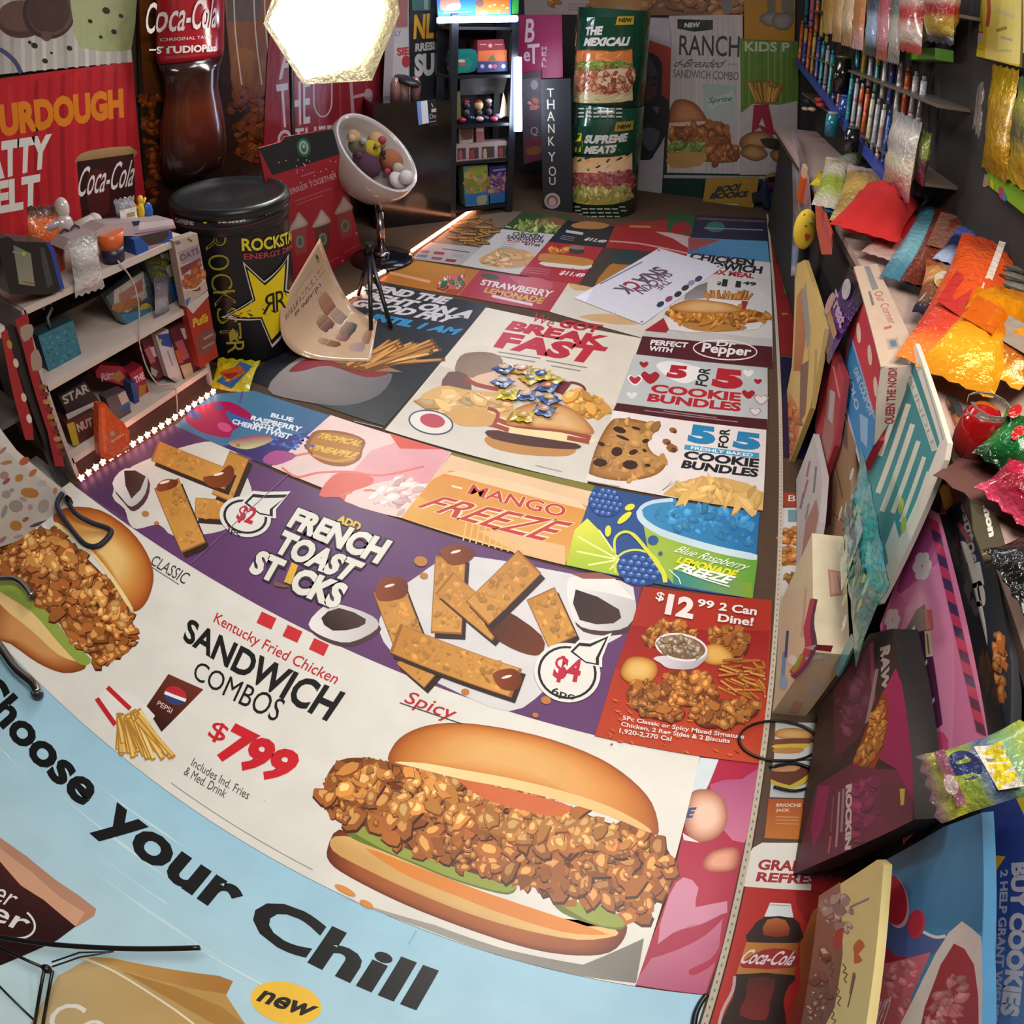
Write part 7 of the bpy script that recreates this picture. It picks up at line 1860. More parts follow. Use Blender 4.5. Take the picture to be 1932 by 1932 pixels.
# chip carton with big letters
def d():
    a.X([(1788, 760), (1806, 780), (1822, 850), (1815, 900), (1795, 880)], 46, 8, ('6a3420', 'a8643c', 'c88a58'), rot=80)
    a.P([(1792, 885), (1818, 890), (1838, 940), (1800, 960), (1770, 985)], '94363a', 'a8484c', ((1795, 890), (1810, 960))); a.P([(1772, 925), (1790, 915), (1800, 968), (1790, 976)], 'b5762c', 'c88a44', ((1775, 930), (1795, 970)), sm=2)
    a.P([(1766, 980), (1800, 950), (1836, 945), (1905, 1330), (1868, 1396), (1830, 1270)], '1d2a3a', '232a34', ((1790, 980), (1870, 1330)))
    a.T('Tostitos', (1822, 915), (1850, 1060), (1808, 925), 'b9aeb0', bold=.03, br=(1828, 1062)); a.P([(1805, 990), (1812, 985), (1835, 1020), (1828, 1026)], '9a4a5a')
    a.T('dip', (1838, 1010), (1880, 1235), (1790, 1030), 'd8d0c6', bold=.09, br=(1834, 1250))
    a.X([(1876, 1195), (1888, 1200), (1903, 1290), (1890, 1325), (1872, 1300)], 26, 8, ('6a3414', 'b5692c', 'cf9450'), rot=80); a.P([(1845, 1262), (1856, 1270), (1868, 1360), (1856, 1388)], 'b9a48c', sm=2)
rbox('chip_carton', 'dark chip carton with big white dip lettering beside the pink cookie bag', 'carton', .60, [(1786, 745), (1800, 765), (1822, 850), (1836, 940), (1880, 1080), (1908, 1250), (1906, 1380), (1868, 1398), (1830, 1270), (1766, 985), (1790, 880)], .02, '2a2a30', d)
# teal sign card with the teal sweets bag in front
def d():
    a.P([(1722, 676), (1773, 835), (1654, 1104), (1612, 1066), (1612, 950), (1690, 740)], '2f7f86', '4a9a9c', ((1700, 720), (1640, 1060)))
    for p_, q, w in (((1706, 730), (1660, 860), 9), ((1714, 762), (1656, 930), 10), ((1722, 800), (1664, 965), 10), ((1733, 832), (1684, 968), 9), ((1744, 862), (1700, 985), 8), ((1752, 890), (1712, 1000), 7)): a.L([p_, q], w, 'd8d2c4')
    a.L([(1712, 700), (1764, 850)], 12, 'd0cec4'); a.L([(1738, 690), (1780, 830)], 3, '9ab0ac'); a.T('BUNDLE', (1718, 708), (1766, 846), (1712, 716), '8fa09a', br=(1760, 850))
    a.P([(1688, 982), (1697, 1016), (1678, 1068), (1670, 1030)], 'd0d4d0')
    for x, y in ((1705, 990), (1662, 1040), (1648, 1080), (1700, 955)): a.E(x, y, 5, 16, 8, 'b5c04a', 10)
rbox('sign_card', 'teal sign card with white border and rows of white bars, leaning on the counter edge', 'sign', .525, [(1727, 648), (1742, 690), (1788, 836), (1782, 868), (1660, 1138), (1648, 1142), (1596, 1090), (1596, 960), (1680, 738)], .012, 'dcd2c6', d)
def dt(ar, w, h):
    gg = random.Random(4)
    for i in range(30):
        x, y = gg.uniform(-.42, .42) * w, gg.uniform(-.4, .4) * h
        ar.W(ell(x, y, gg.uniform(.006, .012), gg.uniform(.012, .03), gg.uniform(-30, 30), 9), gg.choice(['a8b83a', 'b5c450', '8fa83a', '9fd0c8', 'cfe0d4', '2a6a7a']))
    ar.W([(-.12 * w, -.36 * h), (.06 * w, -.40 * h), (.10 * w, .42 * h), (-.05 * w, .40 * h)], '9fc8c0'); ar.W([(-.03 * w, -.2 * h), (.02 * w, -.25 * h), (.06 * w, .2 * h), (.02 * w, .25 * h)], '2a4a52')
    ar.T('SOUR', (-.30 * w, .25 * h), (.30 * w, .25 * h), (-.30 * w, .05 * h), '24485a', bold=.05, world=True)
pouch('candy_bag', 'teal sour candy bag with yellow green gummies in front of the teal sign', 'candy bag', (.455, 1.02, .485), (0, -1, .06), (-.12, .06, 1), .46, .25, .05, ['2f8a92', '3f9a98', '2f8088', '4aa09c', '2a6f78'], draw=dt, seed=9)
a = side_art(.47, [(1606, 1196), (1614, 1212), (1580, 1276), (1572, 1262)], '3f8f92', .006); a.make('ribbon', 'short teal ribbon hanging below the teal sour candy bag', 'ribbon', 'gloss')
# cream carton on the floor
t = thing('shipping_carton', 'cream carton with a rainbow smile and red stamp on the floor beside the trim', 'carton', (.445, 1.07, 0))
B().box((.402, .875, .0), (.49, 1.262, .295), 'd2c1a2').make('carton_body', 'card', t)
a = Art((.4015, 0, 0), (0, -1, 0), (0, 0, 1))
a.L([(1538, 1130), (1530, 1175), (1535, 1215), (1520, 1250), (1495, 1278)], [10, 12, 14, 14, 10], '5a2450', sm=3); a.L([(1533, 1130), (1522, 1185), (1525, 1220), (1510, 1252), (1492, 1270)], [9, 12, 13, 12, 8], 'b8364a', sm=3)
a.L([(1513, 1235), (1503, 1258), (1495, 1266)], 7, '8f9a24', sm=2); a.L([(1480, 1230), (1476, 1290), (1482, 1298)], 7, '6a9ac8', sm=2); a.L([(1486, 1190), (1482, 1240)], 5, '3a4a86')
a.E(1478, 1288, 8, 14, 0, '8ab0d8', 14); a.L([(1520, 1110), (1512, 1200)], 4, 'cfa49a'); a.E(1495, 1245, 8, 10, 0, 'e5ddd0', 14)
a.make('side_print', None, None, 'card', parent=t)
a = Art((0, 0, .2955), (1, 0, 0), (0, 1, 0)); a.P([(1562, 1074), (1586, 1078), (1590, 1122), (1566, 1126)], 'b8786a'); a.P([(1566, 1079), (1583, 1082), (1586, 1118), (1569, 1121)], 'c2957f'); a.L([(1580, 1084), (1586, 1116)], 3, 'a86a5c'); a.make('top_print', None, None, 'card', parent=t)
a = Art((0, .8745, 0), (1, 0, 0), (0, 0, 1)); a.P([(1537, 1216), (1572, 1218), (1568, 1230), (1536, 1226)], 'b0283c'); a.P([(1516, 1222), (1540, 1216), (1538, 1228)], 'e5ddd0'); a.P([(1498, 1322), (1516, 1326), (1506, 1348), (1488, 1344)], 'cf9a8c'); a.E(1538, 1298, 10, 12, 30, 'c6c4c0', 12); a.L([(1520, 1244), (1552, 1238)], 8, 'dcd6cc')
a.make('end_print', None, None, 'card', parent=t)
# sheets and packets leaning in the gap
def d():
    for q in ([(1528, 870), (1522, 900)], [(1540, 880), (1535, 930)], [(1524, 905), (1515, 940)], [(1516, 930), (1510, 960)], [(1526, 950), (1520, 980)]): a.L(q, 4, g.choice(['8a8088', '9a6a74', '77707a']))
    a.P([(1520, 985), (1540, 940), (1545, 970), (1535, 1020), (1512, 1050)], 'a8796c', sm=1)
rbox('paper_sheet', 'white crumpled paper sheet with small marks standing behind the cream carton', 'paper', .445, [(1535, 818), (1552, 900), (1545, 985), (1528, 1080), (1500, 1130), (1503, 1000), (1502, 905)], .02, 'bdb4b4', d)
def d():
    a.P([(1472, 880), (1474, 800), (1490, 740), (1512, 780), (1505, 830), (1482, 885)], 'b5562c', 'c98a4a', ((1478, 870), (1500, 760)))
    a.X([(1476, 870), (1480, 790), (1496, 750), (1510, 790), (1490, 860)], 30, 7, ('8a3a20', 'c0703a', 'd8a878'), rot=75)
    a.P([(1497, 700), (1503, 560), (1515, 540), (1520, 640), (1512, 700)], 'b5804c', 'a8633a', ((1505, 560), (1505, 690)), sm=1); a.P([(1513, 560), (1520, 530), (1530, 640), (1522, 660)], '8d8c84'); a.L([(1540, 660), (1534, 770)], 5, 'a8924e'); a.L([(1530, 610), (1524, 700)], 3, 'b09a5a')
    a.P([(1510, 690), (1526, 680), (1520, 780), (1508, 800)], '7d5a4a', sm=1)
rbox('magazine', 'cream magazine with orange food pictures standing by the trim under the heart eyed plush', 'magazine', .425, [(1500, 500), (1518, 490), (1540, 560), (1556, 620), (1528, 770), (1483, 888), (1470, 880), (1474, 790), (1494, 690)], .02, 'c9aa64', d)
def d(): a.P([(1555, 800), (1562, 730), (1576, 740), (1572, 830), (1552, 900), (1540, 880)], '8a5648', '96685a', ((1560, 740), (1552, 880)), sm=1); a.P([(1566, 735), (1576, 740), (1570, 800), (1562, 790)], 'a8989c', sm=1); a.L([(1572, 690), (1584, 750)], 3, 'd07a7a')
rbox('snack_box', 'thin red packet standing between the cream magazine and the dotted red box', 'packet', .47, [(1566, 640), (1592, 712), (1574, 840), (1552, 905), (1537, 805), (1550, 720)], .02, 'a02c38', d)
def d(): a.P([(1560, 850), (1572, 880), (1568, 990), (1552, 1000), (1548, 940)], '6a262c', sm=1); a.L([(1574, 870), (1590, 940)], 3, '66482e'); a.L([(1560, 960), (1592, 985)], 3, '6a4c34'); a.P([(1585, 790), (1598, 800), (1600, 850), (1592, 840)], '5a4a48')
rbox('paper_bag', 'brown paper bag with a red mark standing behind the cream carton', 'bag', .495, [(1592, 785), (1612, 840), (1606, 900), (1596, 1020), (1540, 1018), (1545, 900), (1566, 840)], .03, '8d6a4a', d)
def dpb(ar, w, h):
    ar.T('Treat', (-.42 * w, .12 * h), (.42 * w, .16 * h), (-.42 * w, -.06 * h), 'b590b0', bold=.04, world=True); ar.W(ell(-.05 * w, .32 * h, .2 * w, .12 * h), 'bdb2b4'); ar.W([(-.4 * w, -.12 * h), (.4 * w, -.1 * h), (.4 * w, -.2 * h), (-.4 * w, -.24 * h)], '9a7024'); ar.W(ell(-.38 * w, -.1 * h, .14 * w, .16 * h), 'b58a8a')
pouch('candy_bag', 'purple candy bag lettered Treat hanging at the counter edge', 'candy bag', at(1586, 590, Vector((.47, 0, 0)), Vector((1, 0, 0))), (0, -1, 0), (.25, 0, 1), .30, .25, .03, ['1c1a20', '3a1458', '45186a', '24104a'], draw=dpb, seed=12)
# dotted red and blue box on edge
nb = thing('pizza_box', 'red and blue box with cream ovals standing on edge at the counter rim', 'box', (.52, 1.7, .42))
a = side_art(.50, [(1610, 508), (1666, 640), (1655, 742), (1652, 830), (1625, 885), (1592, 760), (1592, 700)], 'c22c40', .05)
a.P([(1606, 630), (1640, 760), (1652, 780), (1652, 832), (1626, 886), (1592, 762), (1594, 690)], '2474ac', '3a84b8', ((1600, 660), (1630, 860))); a.L([(1592, 700), (1594, 765), (1624, 880)], 4, 'b5b2c0')
for x, y in ((1617, 570), (1620, 628), (1641, 670), (1652, 730)): a.E(x, y, 4, 20, -4, 'dcc4b0', 14)
a.L([(1607, 640), (1650, 790)], 3, '8aa8c8'); a.T('ONE COUPON', (1616, 690), (1650, 775), (1610, 700), 'a9bcd0', bold=.03, br=(1640, 785)); a.T('YOLO', (1604, 700), (1622, 770), (1599, 706), 'a9bcd0', bold=.03, br=(1614, 776)); a.P([(1622, 780), (1638, 790), (1636, 845), (1624, 830)], '8ab0d4')
a.make('front_panel', None, None, 'card', parent=nb)
a = floor_art([(1611, 503), (1655, 497), (1668, 530), (1740, 686), (1662, 692)], 'b59f8e', z=.775, t=.004)
a.P([(1630, 502), (1640, 501), (1658, 545), (1646, 548)], '77777c'); a.T('Our Corner', (1664, 548), (1692, 608), (1648, 552), 'a05a58', bold=.01, br=(1678, 612)); a.P([(1638, 550), (1642, 549), (1650, 575), (1645, 577)], '6a6068'); a.L([(1668, 620), (1682, 616)], 5, 'a05a58'); a.P([(1672, 640), (1694, 636), (1698, 656), (1676, 660)], '9a8a80'); a.P([(1678, 643), (1690, 641), (1693, 653), (1681, 655)], '5a6878')
a.make('lid', None, None, 'card', parent=nb)
a = Art((0, 1.335, 0), (1, 0, 0), (0, 0, 1), [(1662, 694), (1742, 688), (1700, 760), (1650, 840), (1653, 760)], 'c6b8ac', .004); a.T('QUEEN THE NOID?', (1690, 792), (1698, 694), (1676, 790), '9a3440', bold=.03, br=(1672, 694)) if False else a.T('QUEEN THE NOID?', (1668, 800), (1676, 694), (1690, 800), '9a3440', bold=.04, br=(1696, 694))
a.make('end_panel', None, None, 'card', parent=nb)
# yellow plush, orange bottle, clear sleeve
t = thing('plush_toy', 'yellow oval plush face with red heart eyes hanging at the counter edge', 'plush toy', (.41, 2.84, .50))
pc = Vector((.41, 2.84, .605))
B().ball(pc, (.055, .05, .095), 'd8b836', n=20, m=14).make('face', 'plush', t)
ev = (EYE - pc).normalized(); er = Vector((0, 0, 1)).cross(ev).normalized(); eu = ev.cross(er)
for dx, dz in ((-.006, .055), (.016, -.03)):
    c_ = pc + ev * .05 + er * dx + eu * dz
    q_ = [c_ + er * x * .013 + eu * y * .016 for x, y in smooth([(0, -1), (-1, .1), (-.7, .8), (0, .4), (.7, .8), (1, .1)], 3)]
    B().prism(q_, -ev * .02, '8f2014').make('heart_eye', 'plush', t)
B().ball(pc + ev * .052 + eu * .015, (.008, .008, .004), '7a5a14', n=8, m=6).make('mouth', 'plush', t)
p_ = at(1509, 378, Vector((.41, 0, 0)), Vector((1, 0, 0)))
t = thing('bottle', 'orange pack with a pale cap hanging near the far counter edge', 'bottle', p_)
B().box(p_ + Vector((-.012, -.06, 0)), p_ + Vector((.012, .06, .13)), 'c4521f').make('body', 'plastic', t); B().box(p_ + Vector((-.01, -.05, .13)), p_ + Vector((.01, .05, .18)), 'c9a88c').make('cap', 'plastic', t)
rbox('plastic_sleeve', 'long pale plastic sleeve standing along the counter edge beyond the plush', 'sleeve', .42, [(1492, 240), (1502, 250), (1524, 330), (1530, 420), (1510, 420), (1500, 520), (1492, 520), (1496, 400)], .006, '8d828a', lambda: (a.L([(1497, 260), (1508, 400)], 3, 'b5a8a8'), a.L([(1506, 280), (1516, 400)], 2, '5a5a78'), a.L([(1503, 400), (1497, 510)], 3, 'b5a8ae')), 'gloss')
rbox('card_strip', 'red and orange striped card strip beside the yellow plush', 'card strip', .435, [(1536, 360), (1556, 400), (1570, 440), (1566, 480), (1550, 480), (1540, 430)], .006, 'b5482c', lambda: (a.P([(1546, 392), (1560, 420), (1568, 470), (1556, 440)], 'a83a4a'), a.L([(1538, 366), (1552, 380)], 6, 'c9b46a')))

# ------------------------------------------------------------------ black cable loop
B().tube([fz(x, y, .012) for x, y in smooth(ell(1470, 1398, 76, 38, 4, 16), 2)], .0035, '141414', 8, closed=True).make('cable_loop', 'plastic', label='black cable loop lying across the trim by the plum carton', cat='cable')
B().tube([fz(x, y, .010) for x, y in smooth([(1452, 1447), (1500, 1440), (1540, 1454), (1556, 1464), (1540, 1480), (1500, 1492), (1460, 1484)], 4, False)], .004, '141414', 8).make('cable', 'plastic', label='short black cable below the cable loop over the burger picture', cat='cable')
B().tube([fz(x, y, .008) for x, y in smooth([(1334, 1876), (1322, 1892), (1312, 1915), (1308, 1945)], 4, False)], .006, '1a1a1c', 8).make('cable', 'plastic', label='black cable end at the bottom edge beside the trim', cat='cable')

# ------------------------------------------------------------------ ring of little candies
for k, (x, y, c1, c2) in enumerate(((951, 695, '24478a', 'c9a88a'), (984, 697, 'b08a2a', 'a8503a'), (1010, 704, 'c0a41c', '8f8a3a'), (1021, 708, 'c9b024', '24478a'), (948, 720, '5a6aa0', 'b0b0bc'), (1043, 716, 'c4ac1c', 'b59a3a'), (1032, 730, '24478a', 'b05a4a'), (957, 744, 'c9b41c', 'a89a2a'), (992, 745, '24478a', 'c0a08a'), (1036, 752, '24478a', 'b59a4a'), (1026, 774, '2a4a88', 'b0806a'), (986, 785, 'c4ae1c', 'c08a3a'), (1000, 715, 'bba21c', '6a6a2a'))):
    an_ = g.uniform(-1, 1)
    p_ = at(x, y, Vector((0, 0, .016 if k != 3 else .03)), Vector((0, 0, 1)))
    def dc(ar, w, h): ar.W(ell(0, 0, w * .3, h * .3, 0, 10), c2); ar.W(ell(0.005, .004, w * .12, h * .14, 0, 8), 'c9c2bc')
    pouch('candy', ['blue and pink', 'gold and red', 'bright yellow top', 'yellow and blue stacked', 'silvery blue', 'yellow right hand', 'blue and red right hand', 'plain yellow left', 'blue and cream middle', 'blue and gold right', 'blue and tan lower', 'yellow lowest', 'olive yellow'][k] + ' wrapped candy in the ring on the BREAKFAST poster', 'candy', p_, (math.cos(an_), math.sin(an_), .1), (-math.sin(an_), math.cos(an_), .05), .085, .065, .022, [c1, mix(c1, 'ffffff', .15), c1], crimp=.12, group='candies in the ring', draw=dc, seed=k, n=5, m=6)

# ------------------------------------------------------------------ bags strewn on the counter
def cb(x, y, z=.79): return at(x, y, Vector((0, 0, z)), Vector((0, 0, 1)))
def spread(name, label, cat, p0, p1, w, th, cols, z=.785, tilt=.0, group=None, draw=None, seed=0, material='crinkle'):
    """a bag lying on the counter from pixel p0 (top end) to p1 (bottom end)"""
    A_, B_ = cb(*p0, z + tilt), cb(*p1, z)
    v = A_ - B_; u = v.cross(Vector((0, 0, 1))); 
    if u.cross(v).z < 0: u = -u
    return pouch(name, label, cat, (A_ + B_) / 2, u, v, w, v.length, th, cols, group=group, draw=draw, seed=seed, material=material)
def frame(col):
    return lambda ar, w, h: (ar.W([(-w * .32, -h * .2), (w * .32, -h * .2), (w * .32, h * .22), (-w * .32, h * .22)], col),)
spread('snack_bag', 'red mesh sack slumped at the middle of the counter', 'sack', (1690, 362), (1628, 440), .26, .16, ['7a0f12', 'a8161a', '9a1216', 'b01c1c'], .84, .06, seed=21, material='plush')
spread('snack_bag', 'gold windowed bag standing behind the red sack', 'snack bag', (1640, 318), (1612, 425), .20, .08, ['a89a94', '9a7a44', 'b59450', '8d7038', 'a88a54'], .80, .12, seed=22)
spread('snack_bag', 'white and green bag with gold print left of the gold bag', 'snack bag', (1585, 300), (1562, 392), .14, .07, ['b5a888', 'bdb5a0', '8a9a3a', 'b0a898'], .80, .10, seed=23)
spread('candy_bag', 'small bright yellow and white candy packet at the far counter edge', 'candy packet', (1562, 325), (1545, 352), .09, .03, ['b59a1c', 'c9b02a'], .79, .03, seed=24)
spread('candy_bag', 'small blue foil packet beside the gold bag', 'candy packet', (1588, 370), (1572, 402), .08, .03, ['1d4a8a', '2a62a8'], .785, .02, seed=25)
spread('snack_bag', 'green and grey bag lying behind the gold bag under the blue rail', 'snack bag', (1650, 292), (1588, 306), .12, .06, ['8a8478', '5a7a24', '8f8f84'], .86, .0, seed=26)
spread('candy_bag', 'red foil bag with white corner lying right of the red sack', 'candy bag', (1740, 398), (1662, 486), .15, .06, ['6a1014', 'a81a20', 'b02024', 'c8a8a0'], .785, .06, seed=27, material='foil')
B().box(cb(1703, 418, .83) - Vector((.02, .02, .0)), cb(1703, 418, .83) + Vector((.02, .02, .04)), 'c9a050').make('candy_cube', 'foil', label='small gold cube on the red foil bag', cat='candy')
spread('candy_bag', 'long pale blue foil bag sprawled across the counter', 'candy bag', (1790, 348), (1702, 532), .15, .07, ['24485a', '5a96ac', '4a8296', '7db4c4', '3f7a92'], .79, .12, seed=28, material='foil')
spread('snack_bag', 'chocolate brown chip bag leaning right of the pale blue bag', 'snack bag', (1815, 388), (1755, 545), .20, .07, ['3a1a12', '5a2a1c', '74382a', '6a3020', '5a2418'], .80, .12, draw=frame('7a5448'), seed=29)
spread('candy_bag', 'shiny navy and silver candy bag against the orange bag', 'candy bag', (1842, 430), (1800, 500), .15, .06, ['1d2244', '4a6ab8', '23264a', 'a9b8d8'], .86, .04, seed=30, material='foil')
spread('snack_bag', 'orange brown bag with pale bowl picture on the counter', 'snack bag', (1790, 500), (1768, 600), .15, .06, ['8a4a2a', 'b5824a', '6a4028', '14182c'], .80, .06, draw=lambda ar, w, h: (ar.W(ell(0, .0, w * .25, h * .18), 'b5aca0'), ar.W(ell(0, -.02, w * .2, h * .1), 'b5823c')), seed=31)
spread('snack_bag', 'big glossy orange bag with a white stripe across the counter', 'snack bag', (1875, 455), (1768, 700), .22, .08, ['b53a14', 'd0521c', 'c8481a', 'b53a2a', 'd8722a'], .80, .14, draw=lambda ar, w, h: (ar.W([(w * .1, -h * .4), (w * .2, -h * .4), (w * .2, h * .4), (w * .1, h * .4)], 'c8bab4'), ar.W([(-w * .35, -h * .2), (0, -h * .25), (0, h * .0), (-w * .3, h * .05)], 'a82a2a')), seed=32)
spread('snack_bag', 'amber orange bag overlapping the big orange bag', 'snack bag', (1905, 540), (1800, 722), .20, .08, ['c87408', 'd88a0c', 'c86408', 'e0a020', 'c88414'], .81, .10, draw=lambda ar, w, h: (ar.W([(-w * .3, -h * .1), (w * .15, -h * .15), (w * .15, h * .1), (-w * .3, h * .15)], 'c85a10'),), seed=33, material='foil')
spread('snack_bag', 'amber bag with pale label at the right edge of the photo', 'snack bag', (1960, 620), (1862, 700), .20, .08, ['b8741a', 'd89024', 'a85a14', 'd8962c'], .82, .06, draw=frame('9a8a80'), seed=34, material='foil')
spread('snack_bag', 'grey clear bag of striped sweets behind the amber bags', 'snack bag', (1960, 505), (1895, 640), .24, .07, ['7d7870', '6a655e', '8f8a80', '77716a'], .83, .10, draw=lambda ar, w, h: [ar.W([(-w * .4, h * (k * .12 - .3)), (w * .4, h * (k * .12 - .28)), (w * .4, h * (k * .12 - .25)), (-w * .4, h * (k * .12 - .27))], '3f3b36') for k in range(5)], seed=35)
c = cb(1855, 790, .83)
t = thing('tin', 'dark red rounded tin with a white puma like streak and grey label', 'tin', cb(1855, 845, .751)); t['label'] = 'dark red rounded tin with a grey label at the right of the counter'
B().lathe((c.x, c.y, .751), [(0, 0), (.038, 0), (.046, .01), (.05, .04), (.046, .08), (.032, .10), (0, .106)], '8f0a10', 28).make('body', 'gloss', t)
a = cyl_art(c.x, c.y, .0505); a.P([(1824, 762), (1838, 758), (1848, 775), (1836, 784), (1824, 778)], '8a8a80', sm=2); a.L([(1838, 765), (1858, 778), (1866, 788)], 2, 'c08a8a'); a.make('label', None, None, 'gloss', parent=t)
spread('candy_bag', 'green candy bag with red dots at the right edge', 'candy bag', (1960, 800), (1895, 890), .16, .09, ['1a6a24', '0f4a1c', '14602a', '0c2a14'], .80, .05, draw=lambda ar, w, h: [ar.W(ell(x * w, y * h, .012, .02), 'a01a14') for x, y in ((-.3, .2), (.1, .3), (-.1, -.1))], seed=36)
spread('candy_bag', 'magenta and dark red candy bag below the green candy bag', 'candy bag', (1970, 900), (1900, 968), .17, .08, ['5a0a1c', 'a0183a', '7a1024', 'b83a54'], .79, .04, seed=37)
spread('candy_bag', 'black bag end poking in at the right edge', 'candy bag', (1985, 1060), (1898, 1100), .16, .05, ['101010', '1a1a1a', '0c0c0c'], .78, .02, seed=38)
spread('cloth', 'flat dark maroon cloth under the green and magenta bags', 'cloth', (1960, 830), (1845, 950), .22, .012, ['4a2420', '3a1a18', '52302a'], .757, 0, seed=39, material='card')
a = floor_art([(1806, 770), (1818, 782), (1902, 1046), (1858, 1062), (1836, 1000)], '38321f', z=.757, t=.004); a.T('Lemon', (1858, 915), (1880, 1010), (1846, 920), 'b5b2a8', bold=.06, br=(1866, 1014)); a.L([(1853, 1046), (1892, 1035)], 2, '8a742a')
a.make('card', 'olive black card with white lettering lying at the counter edge', 'card', 'card')
def dwh(ar, w, h):
    ar.W([(-w * .3, h * .05), (w * .35, h * .1), (w * .4, h * .30), (-w * .2, h * .26)], 'c9c2b4'); ar.T('WAR', (-.25 * w, .28 * h), (.35 * w, .28 * h), (-.25 * w, .10 * h), 'c8b41c', bold=.08, world=True)
    ar.W(ell(-.1 * w, -.08 * h, .22 * w, .13 * h, 20), '24305a'); ar.W([(-w * .4, -h * .3), (w * .4, -h * .26), (w * .4, -h * .18), (-w * .4, -h * .2)], '7a4a5a'); ar.W(ell(.1 * w, -.25 * h, .14 * w, .06 * h), '9a8a84')
pouch('candy_bag', 'green yellow and purple sour candy bag lettered WAR at the right edge', 'candy bag', (.50, .36, .735), (.10, -1, .25), (.55, -.12, .8), .13, .16, .035, ['8f9a24', '6a8a5a', '5a6a84', '7a8a3a', 'a8a83a', '5a3a5a'], draw=dwh, seed=40)

# ------------------------------------------------------------------ rack above the counter
RO, RN = Vector((.70, 2.49, 0)), Vector((-1, -.09, 0)).normalized()
RD = Vector((-.09, 1, 0)).normalized()
t = thing('display_rack', 'candy display rack above the counter with a blue front rail', 'rack', (.75, 3.4, .75))
q_ = [at(x, y, RO, RN) for x, y in ((1500, 108), (1560, 182), (1600, 240), (1692, 352))]
b = B(); A_, Z_ = q_[3], q_[0]
for k in range(3): b.prism([q_[k], q_[k + 1], q_[k + 1] - Vector((0, 0, .045)), q_[k] - Vector((0, 0, .045))], Vector((.02, 0, 0)), '2c3f8a')
b.make('front_rail', 'plastic', t)
b = B(); pp = [RO + RD * y - RN * .16 + Vector((0, 0, z)) for y, z in ((-1.4, .751), (2.35, .751), (2.35, 2.1), (-1.4, 2.1))]
b.prism(pp, -RN * .01, '2a2523'); b.make('back_panel', 'matte', t)
for z in (1.02, 1.30, 1.62):
    b = B(); pp = [RO + RD * y - RN * x + Vector((0, 0, z)) for y, x in ((-.25, .02), (2.3, .02), (2.3, .158), (-.25, .158))]
    b.prism(pp, (0, 0, -.012), '5a5048'); b.make('shelf', 'plastic', t)
gr = [at(x, y, Vector((.90, 0, 0)), Vector((1, 0, 0))) for x, y in ((1762, 248), (1765, 275), (1990, 452), (1990, 405))]
t2 = thing('price_rail', 'bright lime green shelf rail with candy pictures, upper right', 'rail', gr[1])
B().prism([gr[0], gr[3], gr[2], gr[1]], (.02, 0, 0), '6f9a14').make('rail_strip', 'plastic', t2)
a = side_art(.8985, None, 'fff', None)
for x, y, rx, ry, c_ in ((1791, 274, 4, 9, 'a8401c'), (1826, 306, 6, 14, 'b5642a'), (1829, 300, 3, 7, 'c9a824'), (1857, 340, 9, 13, '8d7460'), (1872, 348, 3, 10, 'b5a024'), (1889, 364, 5, 13, 'a02a5c'), (1895, 372, 4, 8, '3a6a9a')): a.E(x, y, rx, ry, -12, c_, 14)
a.make('rail_print', None, None, 'print', parent=t2)
b = B().prism([gr[1] + Vector((.02, 0, .02)), gr[2] + Vector((.02, 0, .02)), gr[2] + Vector((.24, 0, .02)), gr[1] + Vector((.24, 0, .02))], (0, 0, -.015), '4a6a1c'); b.make('shelf', 'plastic', t2)
# upright candy tubes and hanging packets, row by row
PAL = [('white', 'c2b8b4'), ('red', 'a8202a'), ('pink', 'c0647c'), ('orange', 'c85a24'), ('silver', '9a9aa4'), ('blue', '2a4a94'), ('gold', 'b5923a'), ('teal', '2a7f86'), ('black', '1c1a1e'), ('yellow', 'c0a42a'), ('cream', 'c4b494'), ('lime', '7d9a2a'), ('purple', '5a3a7c')]
def railpx(x):
    for (x0, y0), (x1, y1) in (((1500, 108), (1560, 182)), ((1560, 182), (1600, 240)), ((1600, 240), (1692, 352))):
        if x <= x1: return y0 + (y1 - y0) * (x - x0) / (x1 - x0)
    return 352 + (x - 1692) * .9
seen = {}
def stick(x, y0, y1, w, row, off, tone):
    nm, c1 = PAL[tone]; n2, c2 = PAL[(tone * 5 + int(x)) % len(PAL)]
    o_ = RO - RN * off
    p0, p1 = at(x, y0, o_, RN), at(x, y1, o_, RN)
    p0 = Vector((p1.x, p1.y, p0.z)); H_ = p0.z - p1.z
    ww = w / 966 * .8 * (p1 - EYE).length * .5
    b = B(); k = 10
    for f0, f1, cc in ((0, .12, c1), (.12, .16, c2), (.16, .55, c1), (.55, .62, mix(c1, c2, .6)), (.62, .9, c2 if int(x) % 2 else c1), (.9, 1, mix(c1, '000000', .3))):
        b.cyl(p1 + Vector((0, 0, H_ * f0)), p1 + Vector((0, 0, H_ * f1)), ww * (.7 if f1 == 1 else 1), None, cc, k, caps=True)
    lab = '%s and %s candy tube in the %s row of the rack' % (nm, n2, row) if nm != n2 else 'plain %s candy tube in the %s row of the rack' % (nm, row)
    b.make('candy_tube', 'crinkle', label=lab, cat='candy tube', group=lab + 's')
gr_ = random.Random(11)
order = []
x = 1508
while x < 1700:
    yb = railpx(x); w = 6.5 + (x - 1500) * .016
    tops = yb - 78 - (x - 1500) * .25
    order.append((x, tops, yb - 4, w, 'lower', .03))
    x += w * 1.12
x = 1520
